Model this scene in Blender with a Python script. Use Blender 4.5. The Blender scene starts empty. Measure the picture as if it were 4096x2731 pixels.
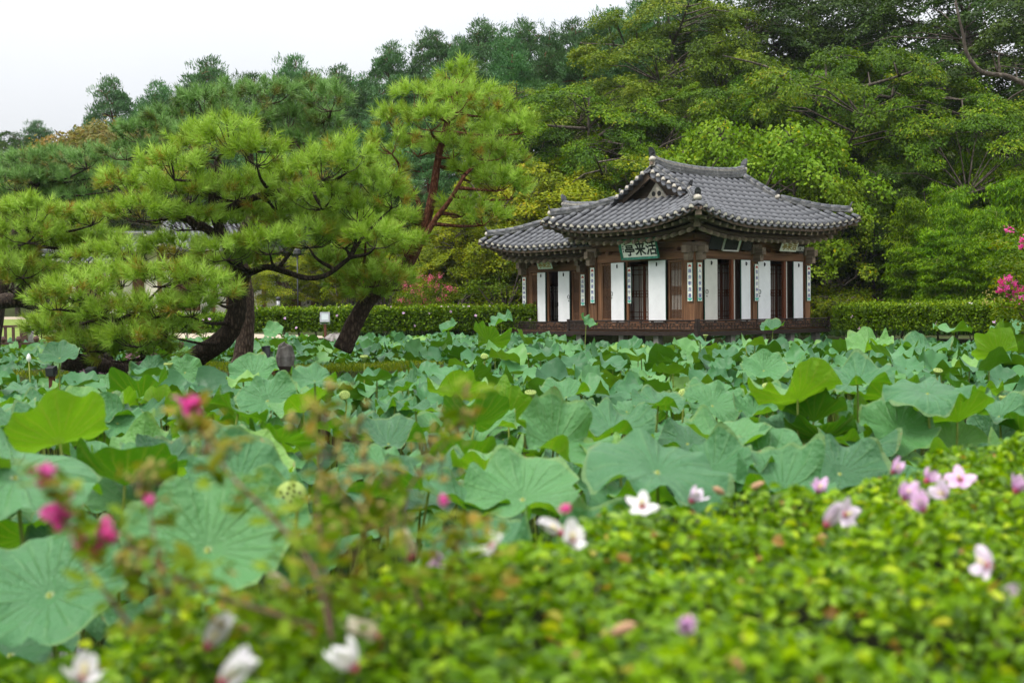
import bpy, math, random
import numpy as np
from mathutils import Matrix, Vector

random.seed(7)
RNG = np.random.default_rng(11)
SC = bpy.context.scene
COL = SC.collection
PI = math.pi

# ------------------------------------------------------------------ camera
CZ = 1.75                       # eye above the pond water (z = 0)
FPX = 4551.0                    # focal length in photograph pixels (4096 wide)
cam = bpy.data.cameras.new('camera')
cam.lens = 40.0
cam.sensor_width = 36.0
cam.clip_start = 0.05
cam.clip_end = 3000.0
cam.dof.use_dof = True
cam.dof.focus_distance = 24.0
cam.dof.aperture_fstop = 2.4
CAM = bpy.data.objects.new('camera', cam)
COL.objects.link(CAM)
CROT = Matrix.Rotation(math.radians(90 - 1.49), 3, 'X') @ Matrix.Rotation(math.radians(-0.62), 3, 'Z')
CAM.matrix_world = Matrix.Translation((0, 0, CZ)) @ CROT.to_4x4()
SC.camera = CAM

# ------------------------------------------------------------------ sky and sun (overcast)
SUN_EL, SUN_AZ = math.radians(58), math.radians(236)     # compass-like: 0 = +Y, clockwise
world = bpy.data.worlds.new('World')
SC.world = world
world.use_nodes = True
wt = world.node_tree
wt.nodes.clear()
w_out = wt.nodes.new('ShaderNodeOutputWorld')
w_bg = wt.nodes.new('ShaderNodeBackground')
w_bg2 = wt.nodes.new('ShaderNodeBackground')
w_add = wt.nodes.new('ShaderNodeAddShader')
w_sky = wt.nodes.new('ShaderNodeTexSky')
w_sky.sky_type = 'NISHITA'
w_sky.sun_disc = False
w_sky.sun_elevation = SUN_EL
w_sky.sun_rotation = SUN_AZ
w_sky.dust_density = 4.0
w_bg.inputs[1].default_value = 0.015
wt.links.new(w_sky.outputs[0], w_bg.inputs[0])
# cloud layer of an overcast day: the standard overcast sky, three times as bright overhead as at the horizon
w_geo = wt.nodes.new('ShaderNodeNewGeometry')
w_sep = wt.nodes.new('ShaderNodeSeparateXYZ')
w_max = wt.nodes.new('ShaderNodeMath'); w_max.operation = 'MAXIMUM'; w_max.inputs[1].default_value = 0.0
w_mad = wt.nodes.new('ShaderNodeMath'); w_mad.operation = 'MULTIPLY_ADD'
w_mad.inputs[1].default_value = 1.30; w_mad.inputs[2].default_value = 0.29
wt.links.new(w_geo.outputs['Incoming'], w_sep.inputs[0])
w_neg = wt.nodes.new('ShaderNodeMath'); w_neg.operation = 'MULTIPLY'; w_neg.inputs[1].default_value = -1.0
wt.links.new(w_sep.outputs[2], w_neg.inputs[0])
wt.links.new(w_neg.outputs[0], w_max.inputs[0])
wt.links.new(w_max.outputs[0], w_mad.inputs[0])
w_tc = wt.nodes.new('ShaderNodeTexCoord')
w_no = wt.nodes.new('ShaderNodeTexNoise'); w_no.inputs['Scale'].default_value = 2.2; w_no.inputs['Detail'].default_value = 4
wt.links.new(w_tc.outputs['Generated'], w_no.inputs['Vector'])
w_rmp = wt.nodes.new('ShaderNodeValToRGB')
w_rmp.color_ramp.elements[0].position = 0.3; w_rmp.color_ramp.elements[0].color = (0.87, 0.90, 0.96, 1)
w_rmp.color_ramp.elements[1].position = 0.7; w_rmp.color_ramp.elements[1].color = (1.0, 1.0, 1.0, 1)
wt.links.new(w_no.outputs[0], w_rmp.inputs[0])
wt.links.new(w_rmp.outputs[0], w_bg2.inputs[0])
wt.links.new(w_mad.outputs[0], w_bg2.inputs[1])
wt.links.new(w_bg.outputs[0], w_add.inputs[0])
wt.links.new(w_bg2.outputs[0], w_add.inputs[1])
wt.links.new(w_add.outputs[0], w_out.inputs[0])
sl = bpy.data.lights.new('sun', 'SUN')
sl.energy = 1.5
sl.angle = math.radians(14)
sl.color = (1.0, 0.96, 0.9)
SUN = bpy.data.objects.new('sun', sl)
COL.objects.link(SUN)
_sd = Vector((math.sin(SUN_AZ) * math.cos(SUN_EL), math.cos(SUN_AZ) * math.cos(SUN_EL), math.sin(SUN_EL)))
SUN.rotation_euler = _sd.to_track_quat('Z', 'Y').to_euler()
vs = SC.view_settings
vs.view_transform = 'Standard'
vs.look = 'None'
vs.exposure = 0.78
vs.gamma = 1.0
SC.render.engine = 'CYCLES'
cy = SC.cycles
cy.max_bounces = 5; cy.diffuse_bounces = 2; cy.glossy_bounces = 2; cy.transmission_bounces = 3; cy.transparent_max_bounces = 4
cy.adaptive_threshold = 0.02
cy.caustics_reflective = False; cy.caustics_refractive = False

# ------------------------------------------------------------------ projection helpers (photograph pixel -> place)
def ray(px, py):
    return CROT @ Vector(((px - 2048) / FPX, -(py - 1365.5) / FPX, -1.0))
def P(px, py, depth):
    d = ray(px, py); s = depth / d.y
    return Vector((d.x * s, depth, CZ + d.z * s))
def G(px, py, z):
    d = ray(px, py); s = (z - CZ) / d.z
    return Vector((d.x * s, d.y * s, z))

# ------------------------------------------------------------------ object helpers
def ob(name, data, parent=None, loc=None, rot=None, scale=None, label=None, cat=None, group=None, kind=None, mat4=None):
    o = bpy.data.objects.new(name, data)
    COL.objects.link(o)
    if parent is not None: o.parent = parent
    if mat4 is not None: o.matrix_local = mat4
    if loc is not None: o.location = loc
    if rot is not None: o.rotation_euler = rot
    if scale is not None: o.scale = scale if hasattr(scale, '__len__') else (scale,) * 3
    tag(o, label, cat, group, kind)
    return o
def tag(o, label=None, cat=None, group=None, kind=None):
    if label: o['label'] = label
    if cat: o['category'] = cat
    if group: o['group'] = group
    if kind: o['kind'] = kind
    return o
def empty(name, loc=(0, 0, 0), rz=0.0, **k):
    o = ob(name, None, loc=loc, rot=(0, 0, rz), **k)
    o.empty_display_size = 0.2
    return o

def npmesh(name, V, F, mat=None, smooth=False, tint=None):
    """uniform polygons, numpy arrays"""
    V = np.ascontiguousarray(V, np.float32).reshape(-1, 3)
    F = np.ascontiguousarray(F, np.int32)
    n, k = F.shape
    me = bpy.data.meshes.new(name)
    me.vertices.add(len(V)); me.vertices.foreach_set('co', V.ravel())
    me.loops.add(n * k); me.loops.foreach_set('vertex_index', F.ravel())
    me.polygons.add(n); me.polygons.foreach_set('loop_start', np.arange(0, n * k, k, dtype=np.int32))
    me.update(calc_edges=True)
    if tint is not None:
        a = me.attributes.new('tint', 'FLOAT', 'POINT')
        a.data.foreach_set('value', np.ascontiguousarray(tint, np.float32))
    if mat: me.materials.append(mat)
    me.polygons.foreach_set('use_smooth', np.full(n, smooth, dtype=bool))
    return me

def frame_of(t):
    t = t.normalized()
    a = Vector((0, 0, 1)) if abs(t.z) < 0.9 else Vector((1, 0, 0))
    s = t.cross(a).normalized()
    return s, s.cross(t).normalized()

class MB:
    def __init__(s): s.v = []; s.f = []; s.m = []; s.mi = 0
    def add(s, V, F):
        b = len(s.v)
        s.v.extend([tuple(v) for v in V])
        s.f.extend([tuple(i + b for i in q) for q in F])
        s.m.extend([s.mi] * len(F))
        return s
    def box(s, x0, x1, y0, y1, z0, z1, M=None):
        V = [Vector(p) for p in ((x0,y0,z0),(x1,y0,z0),(x1,y1,z0),(x0,y1,z0),(x0,y0,z1),(x1,y0,z1),(x1,y1,z1),(x0,y1,z1))]
        if M is not None: V = [M @ v for v in V]
        return s.add(V, [(0,3,2,1),(4,5,6,7),(0,1,5,4),(1,2,6,5),(2,3,7,6),(3,0,4,7)])
    def bar(s, a, b, w, h, up=Vector((0, 0, 1))):
        a = Vector(a); b = Vector(b); t = (b - a).normalized()
        sd = t.cross(up).normalized(); u = sd.cross(t)
        V = []
        for p in (a, b):
            for i, j in ((-1,-1),(1,-1),(1,1),(-1,1)):
                V.append(p + sd * (w / 2 * i) + u * (h / 2 * j))
        return s.add(V, [(0,1,2,3),(7,6,5,4),(0,4,5,1),(1,5,6,2),(2,6,7,3),(3,7,4,0)])
    def tube(s, pts, rad, n=8, cap=True, noise=0.0):
        pts = [Vector(p) for p in pts]; N = len(pts)
        if not hasattr(rad, '__len__'): rad = [rad] * N
        V = []; F = []
        sd = None
        for i in range(N):
            t = pts[min(i + 1, N - 1)] - pts[max(i - 1, 0)]
            if sd is None: sd, u = frame_of(t)
            else:
                t = t.normalized(); sd = (sd - t * sd.dot(t)).normalized(); u = sd.cross(t)
            for j in range(n):
                a = 2 * PI * j / n
                r = rad[i] * (1 + (random.uniform(-noise, noise) if noise else 0))
                V.append(pts[i] + (sd * math.cos(a) + u * math.sin(a)) * r)
        for i in range(N - 1):
            for j in range(n):
                k = (j + 1) % n
                F.append((i*n+j, i*n+k, (i+1)*n+k, (i+1)*n+j))
        if cap:
            F.append(tuple(range(n))[::-1]); F.append(tuple((N-1)*n + j for j in range(n)))
        return s.add(V, F)
    def lathe(s, prof, n=12, M=None):
        V = []; F = []; N = len(prof)
        for r, z in prof:
            for j in range(n):
                a = 2 * PI * j / n; v = Vector((r * math.cos(a), r * math.sin(a), z))
                V.append(M @ v if M is not None else v)
        for i in range(N - 1):
            for j in range(n):
                k = (j + 1) % n; F.append((i*n+j, i*n+k, (i+1)*n+k, (i+1)*n+j))
        F.append(tuple(range(n))[::-1]); F.append(tuple((N-1)*n + j for j in range(n)))
        return s.add(V, F)
    def quad(s, a, b, c, d): return s.add([a, b, c, d], [(0, 1, 2, 3)])
    def mesh(s, name, mats, smooth=False):
        me = bpy.data.meshes.new(name)
        me.from_pydata(s.v, [], s.f)
        for m in (mats if isinstance(mats, (list, tuple)) else [mats]): me.materials.append(m)
        if s.mi or any(s.m): me.polygons.foreach_set('material_index', s.m)
        if smooth: me.polygons.foreach_set('use_smooth', np.ones(len(s.f), dtype=bool))
        me.update()
        return me
    def build(s, name, mats, parent=None, smooth=False, **k):
        return ob(name, s.mesh(name, mats, smooth), parent, **k)

def spline(pts, n=8):
    """Catmull-Rom through points"""
    p = [Vector(q) for q in pts]
    if len(p) < 3: return [p[0].lerp(p[-1], i / n) for i in range(n + 1)]
    q = [p[0] * 2 - p[1]] + p + [p[-1] * 2 - p[-2]]
    out = []
    for i in range(1, len(q) - 2):
        a, b, c, d = q[i-1], q[i], q[i+1], q[i+2]
        for k in range(n):
            t = k / n
            out.append(0.5 * ((2*b) + (c - a)*t + (2*a - 5*b + 4*c - d)*t*t + (3*b - a - 3*c + d)*t*t*t))
    out.append(p[-1])
    return out

# ------------------------------------------------------------------ materials
class NT:
    def __init__(s, name):
        s.m = bpy.data.materials.new(name); s.m.use_nodes = True
        s.t = s.m.node_tree; s.t.nodes.clear()
        s.out = s.t.nodes.new('ShaderNodeOutputMaterial')
    def n(s, typ, ins=None, **pr):
        d = s.t.nodes.new('ShaderNode' + typ)
        for k, v in pr.items(): setattr(d, k, v)
        for k, v in (ins or {}).items(): s.set(d.inputs[k], v)
        return d
    def set(s, i, v):
        if isinstance(v, bpy.types.NodeSocket): s.t.links.new(v, i)
        elif isinstance(v, bpy.types.Node): s.t.links.new(v.outputs[0], i)
        else:
            if hasattr(v, '__len__') and len(v) == 3 and hasattr(i, 'default_value') and i.type == 'RGBA': v = (*v, 1)
            i.default_value = v
    def math(s, op, a, b=0.0, c=0.0, clamp=False):
        d = s.n('Math', operation=op, use_clamp=clamp); s.set(d.inputs[0], a); s.set(d.inputs[1], b); s.set(d.inputs[2], c)
        return d.outputs[0]
    def ramp(s, fac, stops, interp='LINEAR'):
        d = s.n('ValToRGB'); cr = d.color_ramp; cr.interpolation = interp
        while len(cr.elements) > 1: cr.elements.remove(cr.elements[0])
        cr.elements[0].position = stops[0][0]; cr.elements[0].color = (*stops[0][1], 1)
        for p, c in stops[1:]:
            e = cr.elements.new(p); e.color = (*c, 1)
        s.set(d.inputs[0], fac)
        return d.outputs[0]
    def mix(s, f, a, b, blend='MIX'):
        d = s.n('Mix', data_type='RGBA', blend_type=blend)
        s.set(d.inputs[0], f); s.set(d.inputs[6], a); s.set(d.inputs[7], b)
        return d.outputs[2]
    def noise(s, scale, detail=4, rough=0.55, vec=None, coord='Object'):
        d = s.n('TexNoise', {'Scale': scale, 'Detail': detail, 'Roughness': rough})
        s.set(d.inputs['Vector'], vec if vec is not None else s.n('TexCoord').outputs[coord])
        return d.outputs[0]
    def stretch(s, sc, coord='Object'):
        return s.n('Mapping', {'Vector': s.n('TexCoord').outputs[coord], 'Scale': sc}).outputs[0]
    def bsdf(s, col, rough=0.7, spec=0.3, bump=None, bstr=0.3, bdist=0.02, metal=0.0):
        d = s.n('BsdfPrincipled', {'Base Color': col, 'Roughness': rough, 'Specular IOR Level': spec, 'Metallic': metal})
        if bump is not None:
            s.set(d.inputs['Normal'], s.n('Bump', {'Height': bump, 'Strength': bstr, 'Distance': bdist}))
        return d
    def fin(s, sh):
        s.set(s.out.inputs[0], sh); return s.m

def mat_simple(name, col, rough=0.7, spec=0.3, var=0.25, scale=8, bump=0.2, metal=0.0):
    t = NT(name)
    f = t.noise(scale, 5)
    c = t.ramp(f, [(0.3, tuple(x * (1 - var) for x in col)), (0.7, tuple(min(1, x * (1 + var)) for x in col))])
    return t.fin(t.bsdf(c, rough, spec, t.noise(scale * 4, 4), bump, 0.01, metal))

def mat_leaf(name, stops, trans=0.3, rough=0.55, spec=0.16, objvar=0.25, tcol=(1.3, 1.25, 0.45)):
    """leaves: colour by a per-leaf random 'tint', some light passing through"""
    t = NT(name)
    a = t.n('Attribute', attribute_name='tint').outputs['Fac']
    c = t.ramp(a, stops)
    r = t.n('ObjectInfo').outputs['Random']
    v = t.math('MULTIPLY_ADD', r, objvar, 1 - objvar / 2)
    hs = t.n('HueSaturation', {'Color': c, 'Value': v, 'Hue': t.math('MULTIPLY_ADD', r, 0.02, 0.49), 'Saturation': 1.12}).outputs[0]
    p = t.bsdf(hs, rough, spec)
    tl = t.n('BsdfTranslucent', {'Color': t.mix(1.0, hs, tcol, 'MULTIPLY')})
    return t.fin(t.n('MixShader', {0: trans, 1: p, 2: tl}))

def mat_wood(name, dark, light, axis=2, rough=0.75, scale=1.0):
    t = NT(name)
    sc = [14 * scale] * 3; sc[axis] = 0.9 * scale
    g = t.noise(1.0, 6, 0.62, t.stretch(sc))
    big = t.noise(1.3, 3)
    c = t.ramp(g, [(0.25, dark), (0.5, tuple((a + b) / 2 for a, b in zip(dark, light))), (0.78, light)])
    c = t.mix(t.math('MULTIPLY', big, 0.45), c, tuple(x * 0.5 for x in dark))
    r = t.n('ObjectInfo').outputs['Random']
    c = t.n('HueSaturation', {'Color': c, 'Value': t.math('MULTIPLY_ADD', r, 0.4, 0.8)}).outputs[0]
    return t.fin(t.bsdf(c, rough, 0.25, g, 0.35, 0.01))

def mat_bark(name, a, b, c, scale=6, upper=None):
    t = NT(name)
    st = t.stretch((1, 1, 0.35))
    vo = t.n('TexVoronoi', {'Scale': scale, 'Vector': st}, feature='DISTANCE_TO_EDGE').outputs['Distance']
    nz = t.noise(scale * 2.5, 6, 0.65)
    f = t.math('ADD', t.math('MULTIPLY', vo, 1.2), t.math('MULTIPLY', nz, 0.75))
    col = t.ramp(f, [(0.22, a), (0.5, b), (0.9, c)])
    if upper:                      # orange plated bark higher up the stem, as red pines have
        z = t.n('SeparateXYZ', {0: t.n('NewGeometry').outputs['Position']}).outputs[2]
        k = t.math('DIVIDE', t.math('SUBTRACT', z, upper[3]), upper[4] - upper[3], 0.0, True)
        col = t.mix(k, col, t.ramp(f, [(0.22, upper[0]), (0.5, upper[1]), (0.9, upper[2])]))
    h = t.math('ADD', t.math('MINIMUM', vo, 0.25), t.math('MULTIPLY', nz, 0.3))
    return t.fin(t.bsdf(col, 0.9, 0.12, h, 0.9, 0.04))
# ------------------------------------------------------------------ terrain
POND = np.array([(-24, 0.6), (-1.6, 1.0), (-0.75, 2.15), (0.7, 3.7), (2.6, 5.3), (9, 9), (15, 15), (13.2, 25), (10.6, 30.4), (9.6, 33.6),
                 (8.9, 34.6), (6.0, 38.6), (-3, 36.6), (-12, 36.2), (-17, 37), (-30, 33), (-34, 12)], float)
def pond_sd(X, Y):
    """signed distance to the pond outline, negative inside"""
    d = np.full(X.shape, 1e9); ins = np.zeros(X.shape, bool)
    n = len(POND)
    for i in range(n):
        a = POND[i]; b = POND[(i + 1) % n]; e = b - a
        t = np.clip(((X - a[0]) * e[0] + (Y - a[1]) * e[1]) / (e @ e), 0, 1)
        d = np.minimum(d, np.hypot(X - a[0] - t * e[0], Y - a[1] - t * e[1]))
        c = ((a[1] > Y) != (b[1] > Y)) & (X < (b[0] - a[0]) * (Y - a[1]) / (b[1] - a[1] + 1e-12) + a[0])
        ins ^= c
    return np.where(ins, -d, d)
ISL = (-5.0, 20.6, 4.6, 2.6)
def wob(X, Y):
    return np.sin(X * 0.7 + 1.3 * np.sin(Y * 0.31)) * np.cos(Y * 0.53 + X * 0.2)
def ground_z(X, Y):
    X = np.asarray(X, float); Y = np.asarray(Y, float)
    sd = pond_sd(X, Y)
    bank = np.where(Y < 12, 0.35, 0.9)
    k = np.clip(sd / 0.6 + 0.5, 0, 1); k = k * k * (3 - 2 * k)
    z = -0.55 + (bank + 0.55) * k
    r = np.hypot((X - ISL[0]) / ISL[2], (Y - ISL[1]) / ISL[3])
    ki = np.clip((1.08 - r) / 0.16, 0, 1)
    z = np.maximum(z, -0.55 + (0.55 + 0.74 + 0.05 * wob(X * 2, Y * 2)) * ki)
    z = z + 0.85 * np.clip((Y - 38) / 24, 0, 1) * np.clip((-7 - X) / 4, 0, 1)
    st = 43.5 - 0.12 * X + np.clip((-5 - X) * 2, 0, 22)
    s = np.maximum(Y - st, 0)
    cap = 12 + np.clip(X + 20, 0, 70) * 0.35
    h = cap * (1 - np.exp(-0.40 * s / cap))
    h = h * np.clip(s / 4, 0, 1) + 0.5 * wob(X * 0.4, Y * 0.4) * np.clip(s / 10, 0, 1)
    return z + h
def gz(x, y): return float(ground_z(np.array([x]), np.array([y]))[0])

def axis(lo, hi, fine, far):
    a = list(np.arange(lo, hi + 1e-6, fine)); st = fine
    while a[-1] < far[1]: st *= 1.25; a.append(a[-1] + st)
    st = fine
    while a[0] > far[0]: st *= 1.25; a.insert(0, a[0] - st)
    return np.array(a)
xs = axis(-36, 36, 0.4, (-300, 300)); ys = axis(-4, 66, 0.4, (-60, 320))
GX, GY = np.meshgrid(xs, ys)
GZ = ground_z(GX, GY)
nx, ny = len(xs), len(ys)
I = np.arange(nx * ny).reshape(ny, nx)
F = np.stack([I[:-1, :-1], I[:-1, 1:], I[1:, 1:], I[1:, :-1]], -1).reshape(-1, 4)
t = NT('ground_soil')
nz = t.noise(0.9, 6, 0.6); nf = t.noise(14, 5, 0.6)
c = t.ramp(nz, [(0.32, (0.055, 0.042, 0.022)), (0.48, (0.05, 0.065, 0.02)), (0.7, (0.07, 0.10, 0.025))])
c = t.mix(t.math('MULTIPLY', nf, 0.55), c, (0.03, 0.035, 0.014))
M_GROUND = t.fin(t.bsdf(c, 0.95, 0.1, nf, 0.8, 0.06))
GROUND = ob('ground', npmesh('ground', np.stack([GX, GY, GZ], -1), F, M_GROUND, True), kind='structure')

t = NT('pond_water')
c = t.ramp(t.noise(0.8, 4), [(0.35, (0.012, 0.016, 0.010)), (0.7, (0.025, 0.032, 0.016))])
M_WATER = t.fin(t.bsdf(c, 0.08, 0.5, t.noise(5, 3), 0.05, 0.02))
pm = MB(); pm.add([(x, y, 0) for x, y in POND], [tuple(range(len(POND)))])
# water reaches a little under the banks
cx_, cy_ = POND.mean(0)
pm.v = [(x + (x - cx_) * 0.03, y + (y - cy_) * 0.03, 0.0) for x, y, z in pm.v]
pm.build('pond_water', M_WATER, kind='structure')

M_LAWN = mat_simple('lawn_grass', (0.17, 0.23, 0.05), 0.9, 0.1, 0.2, 3, 0.6)
M_SAND = mat_simple('sandy_earth', (0.43, 0.36, 0.27), 0.95, 0.1, 0.12, 2, 0.3)
M_STONE = mat_simple('grey_granite', (0.30, 0.28, 0.25), 0.85, 0.2, 0.35, 9, 0.6)
M_ROCK = mat_bark('weathered_rock', (0.10, 0.09, 0.085), (0.20, 0.18, 0.165), (0.34, 0.32, 0.30), 5)
def sheet(name, x0, x1, y0, y1, mat, dz):
    n = 24; a = np.linspace(x0, x1, n); b = np.linspace(y0, y1, n); A, B = np.meshgrid(a, b)
    i = np.arange(n * n).reshape(n, n)
    f = np.stack([i[:-1, :-1], i[:-1, 1:], i[1:, 1:], i[1:, :-1]], -1).reshape(-1, 4)
    return ob(name, npmesh(name, np.stack([A, B, ground_z(A, B) + dz], -1), f, mat, True), kind='structure')
sheet('lawn', -44, -14.2, 38.6, 58, M_LAWN, 0.03)
sheet('courtyard', -44, -17, 58.05, 65, M_SAND, 0.03)
sheet('garden_path', -14, 6.2, 38.9, 42.4, M_SAND, 0.03)
sheet('bank_path', 14.2, 26, 24.5, 33.5, M_SAND, 0.03)

# ------------------------------------------------------------------ foliage helpers (numpy)
def unit(a): return a / np.maximum(np.linalg.norm(a, axis=-1, keepdims=True), 1e-9)
def rvec(n): return unit(RNG.normal(size=(n, 3)))
def leaf_quads(C, T, N, L, W, tint, fold=False, curl=0.0):
    """rhomboid leaves; fold: two halves bent along the midrib"""
    T = unit(T); S = unit(np.cross(T, N)); N = np.cross(S, T)
    L = np.broadcast_to(L, (len(C),))[:, None]; W = np.broadcast_to(W, (len(C),))[:, None]
    n = len(C)
    if not fold:
        V = np.stack([C - T * L / 2, C + S * W / 2 - T * L * 0.05, C + T * L / 2 - N * L * curl, C - S * W / 2 - T * L * 0.05], 1)
        F = np.arange(n * 4).reshape(n, 4)
        return V.reshape(-1, 3), F, np.repeat(tint, 4)
    V = np.stack([C - T * L / 2, C - T * L * 0.2 + S * W * 0.46 + N * W * 0.22, C + T * L * 0.18 + S * W * 0.38 + N * W * 0.15,
                  C + T * L / 2 - N * L * curl, C + T * L * 0.18 - S * W * 0.38 + N * W * 0.15, C - T * L * 0.2 - S * W * 0.46 + N * W * 0.22], 1)
    b = (np.arange(n) * 6)[:, None]
    F = np.concatenate([b + np.array([0, 1, 2, 3]), b + np.array([0, 3, 4, 5])], 0)
    return V.reshape(-1, 3), F, np.repeat(tint, 6)
def clumps(cent, axis_n, rc, nl, L, W, flat=0.35, droop=0.4, jit=0.6, tvar=0.25, up=0.0, spread=1.0):
    """leaf positions for pads: cent (k,3), pad normal (k,3), pad radius (k,)"""
    k = len(cent); n = k * nl
    ci = np.repeat(np.arange(k), nl)
    a = RNG.uniform(0, 2 * PI, n); r = np.sqrt(RNG.uniform(0, 1, n)) * rc[ci]
    h = RNG.normal(0, 0.45, n) * flat * rc[ci] - 0.25 * flat * (r / rc[ci]) ** 2 * rc[ci] * 2
    An = unit(axis_n)[ci]
    ref = np.where(np.abs(An[:, 2:3]) < 0.9, np.array([[0, 0, 1.0]]), np.array([[1.0, 0, 0]]))
    U = unit(np.cross(An, ref)); Vv = np.cross(An, U)
    out = U * np.cos(a)[:, None] + Vv * np.sin(a)[:, None]
    C = cent[ci] + out * r[:, None] + An * h[:, None]
    T = out * spread + np.array([[0, 0, -droop + up]]) + RNG.normal(0, 0.45, (n, 3))
    N = An + RNG.normal(0, jit, (n, 3))
    tk = RNG.uniform(-tvar, tvar, k)
    tint = np.clip(0.5 + tk[ci] + RNG.normal(0, 0.16, n), 0, 1)
    Lr = L * RNG.uniform(0.7, 1.25, n)
    return C, T, N, Lr, Lr * W / L, tint

def tree_proto(name, H, R, base, ncl, nl, L, W, bark, leafm, rc=(0.55, 1.0), flat=0.35, droop=0.45, tr=0.16, limbs=9, topw=1.0, up=0.0, jit=0.6, conical=0.0, seed=1, twigs=True, tiltout=0.75):
    global RNG
    RNG = np.random.default_rng(seed); random.seed(seed)
    mb = MB()
    bend = [Vector((random.uniform(-1, 1), random.uniform(-1, 1), 0)) * 0.035 * H for _ in range(6)]
    tp = spline([Vector((0, 0, -0.4)), Vector((0, 0, base * 0.5)) + bend[0] * .5, Vector((0, 0, base)) + bend[1], Vector((0, 0, (base + H) / 2)) + bend[2], Vector((0, 0, H * 0.93)) + bend[3]], 5)
    mb.tube(tp, [tr * (1.25 if i == 0 else 1) * (1 - 0.9 * i / (len(tp) - 1)) + 0.012 for i in range(len(tp))], 8)
    nodes = [(p, tr * 0.5) for p in tp[4:]]
    hc = (base + H) / 2; hh = (H - base) / 2
    for i in range(limbs):
        f = (i + 0.5) / limbs
        k = min(len(tp) - 2, int(5 + f * (len(tp) - 7)))
        a = i * 2.4 + random.uniform(-.4, .4)
        rr = R * (0.55 + 0.35 * random.random()) * (1 - conical * f)
        end = tp[k] + Vector((math.cos(a) * rr, math.sin(a) * rr, (H - base) * random.uniform(0.05, 0.26)))
        mid = tp[k].lerp(end, 0.5) + Vector((0, 0, random.uniform(-0.05, 0.12) * rr))
        lp = spline([tp[k], mid, end], 4)
        mb.tube(lp, [tr * 0.42 * (1 - 0.8 * j / (len(lp) - 1)) for j in range(len(lp))], 6)
        nodes += [(p, tr * 0.2) for p in lp[2:]]
    NP = np.array([p for p, _ in nodes])
    # clump centres through the outer crown
    u = rvec(ncl * 3); u = u[u[:, 2] > -0.75][:ncl]
    rad = RNG.uniform(0.45, 1.0, len(u)) ** 0.55
    zz = u[:, 2] * rad
    wid = R * (1 - conical * np.clip(zz * 0.5 + 0.5, 0, 1)) * (1 + 0.18 * np.sin(5 * np.arctan2(u[:, 1], u[:, 0]) + 3 * zz))
    cent = np.stack([u[:, 0] * rad * wid, u[:, 1] * rad * wid, hc + zz * hh], -1)
    rcs = RNG.uniform(rc[0], rc[1], len(cent))
    outd = cent - np.array([0, 0, hc]); outd[:, 2] *= 0.3
    an = np.array([0, 0, 1.0]) + tiltout * unit(outd) + RNG.normal(0, .25, outd.shape)
    if twigs:
        for c in cent:
            d = np.linalg.norm(NP - c, axis=1) + 1.5 * np.maximum(0, NP[:, 2] - c[2])
            p = Vector(NP[int(np.argmin(d))]); q = Vector(c)
            m = p.lerp(q, 0.55) + Vector((0, 0, 0.1 * (q - p).length))
            mb.tube([p, m, q], [0.035, 0.022, 0.008], 4, False)
    V, Fq, tn = leaf_quads(*clumps(cent, an, rcs, nl, L, W, flat, droop, jit, up=up))
    return (mb.mesh(name + '_trunk', bark, True), npmesh(name + '_crown', V, Fq, leafm, False, tn), H)

M_BARK = mat_bark('grey_bark', (0.035, 0.028, 0.022), (0.08, 0.066, 0.052), (0.16, 0.135, 0.11), 7)
M_PBARK = mat_bark('pine_bark', (0.015, 0.011, 0.009), (0.06, 0.042, 0.032), (0.16, 0.115, 0.085), 20)
M_PBARK2 = mat_bark('old_pine_bark', (0.010, 0.008, 0.007), (0.034, 0.025, 0.019), (0.10, 0.072, 0.053), 20)
M_REDBARK = mat_bark('red_pine_bark', (0.04, 0.016, 0.010), (0.13, 0.05, 0.03), (0.22, 0.11, 0.07), 8)
M_LEANBARK = mat_bark('leaning_pine_bark', (0.012, 0.009, 0.008), (0.045, 0.03, 0.023), (0.13, 0.09, 0.066), 20, ((0.03, 0.013, 0.009), (0.10, 0.036, 0.02), (0.20, 0.085, 0.05), 1.9, 2.9))
L_ZEL = mat_leaf('zelkova_leaf', [(0, (0.018, 0.05, 0.004)), (0.5, (0.08, 0.165, 0.009)), (0.85, (0.175, 0.27, 0.02)), (1, (0.28, 0.28, 0.04))], 0.24)
L_DARK = mat_leaf('dark_oak_leaf', [(0, (0.022, 0.05, 0.012)), (0.5, (0.03, 0.065, 0.008)), (1, (0.085, 0.135, 0.022))], 0.18)
L_OLIVE = mat_leaf('olive_leaf', [(0, (0.028, 0.056, 0.006)), (0.5, (0.105, 0.17, 0.016)), (1, (0.25, 0.29, 0.05))], 0.22)
L_MAPLE = mat_leaf('yellow_green_maple_leaf', [(0, (0.055, 0.095, 0.005)), (0.5, (0.18, 0.24, 0.010)), (0.85, (0.31, 0.34, 0.018)), (1, (0.38, 0.30, 0.025))], 0.26)
L_LIME = mat_leaf('lime_leaf', [(0, (0.08, 0.16, 0.012)), (0.5, (0.16, 0.265, 0.035)), (0.9, (0.27, 0.37, 0.06)), (1, (0.52, 0.47, 0.05))], 0.28)
L_BAMBOO = mat_leaf('bamboo_leaf', [(0, (0.028, 0.08, 0.004)), (0.5, (0.105, 0.215, 0.008)), (1, (0.25, 0.38, 0.022))], 0.3)
L_PINE = mat_leaf('haze_toned_pine_needle', [(0, (0.026, 0.07, 0.024)), (0.5, (0.08, 0.17, 0.066)), (1, (0.155, 0.27, 0.115))], 0.14, objvar=0.6)  # paler, bluer needle colour with distance haze painted in
L_RUST = mat_leaf('turning_leaf', [(0, (0.10, 0.13, 0.03)), (0.5, (0.20, 0.19, 0.05)), (1, (0.36, 0.24, 0.09))], 0.3)
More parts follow.
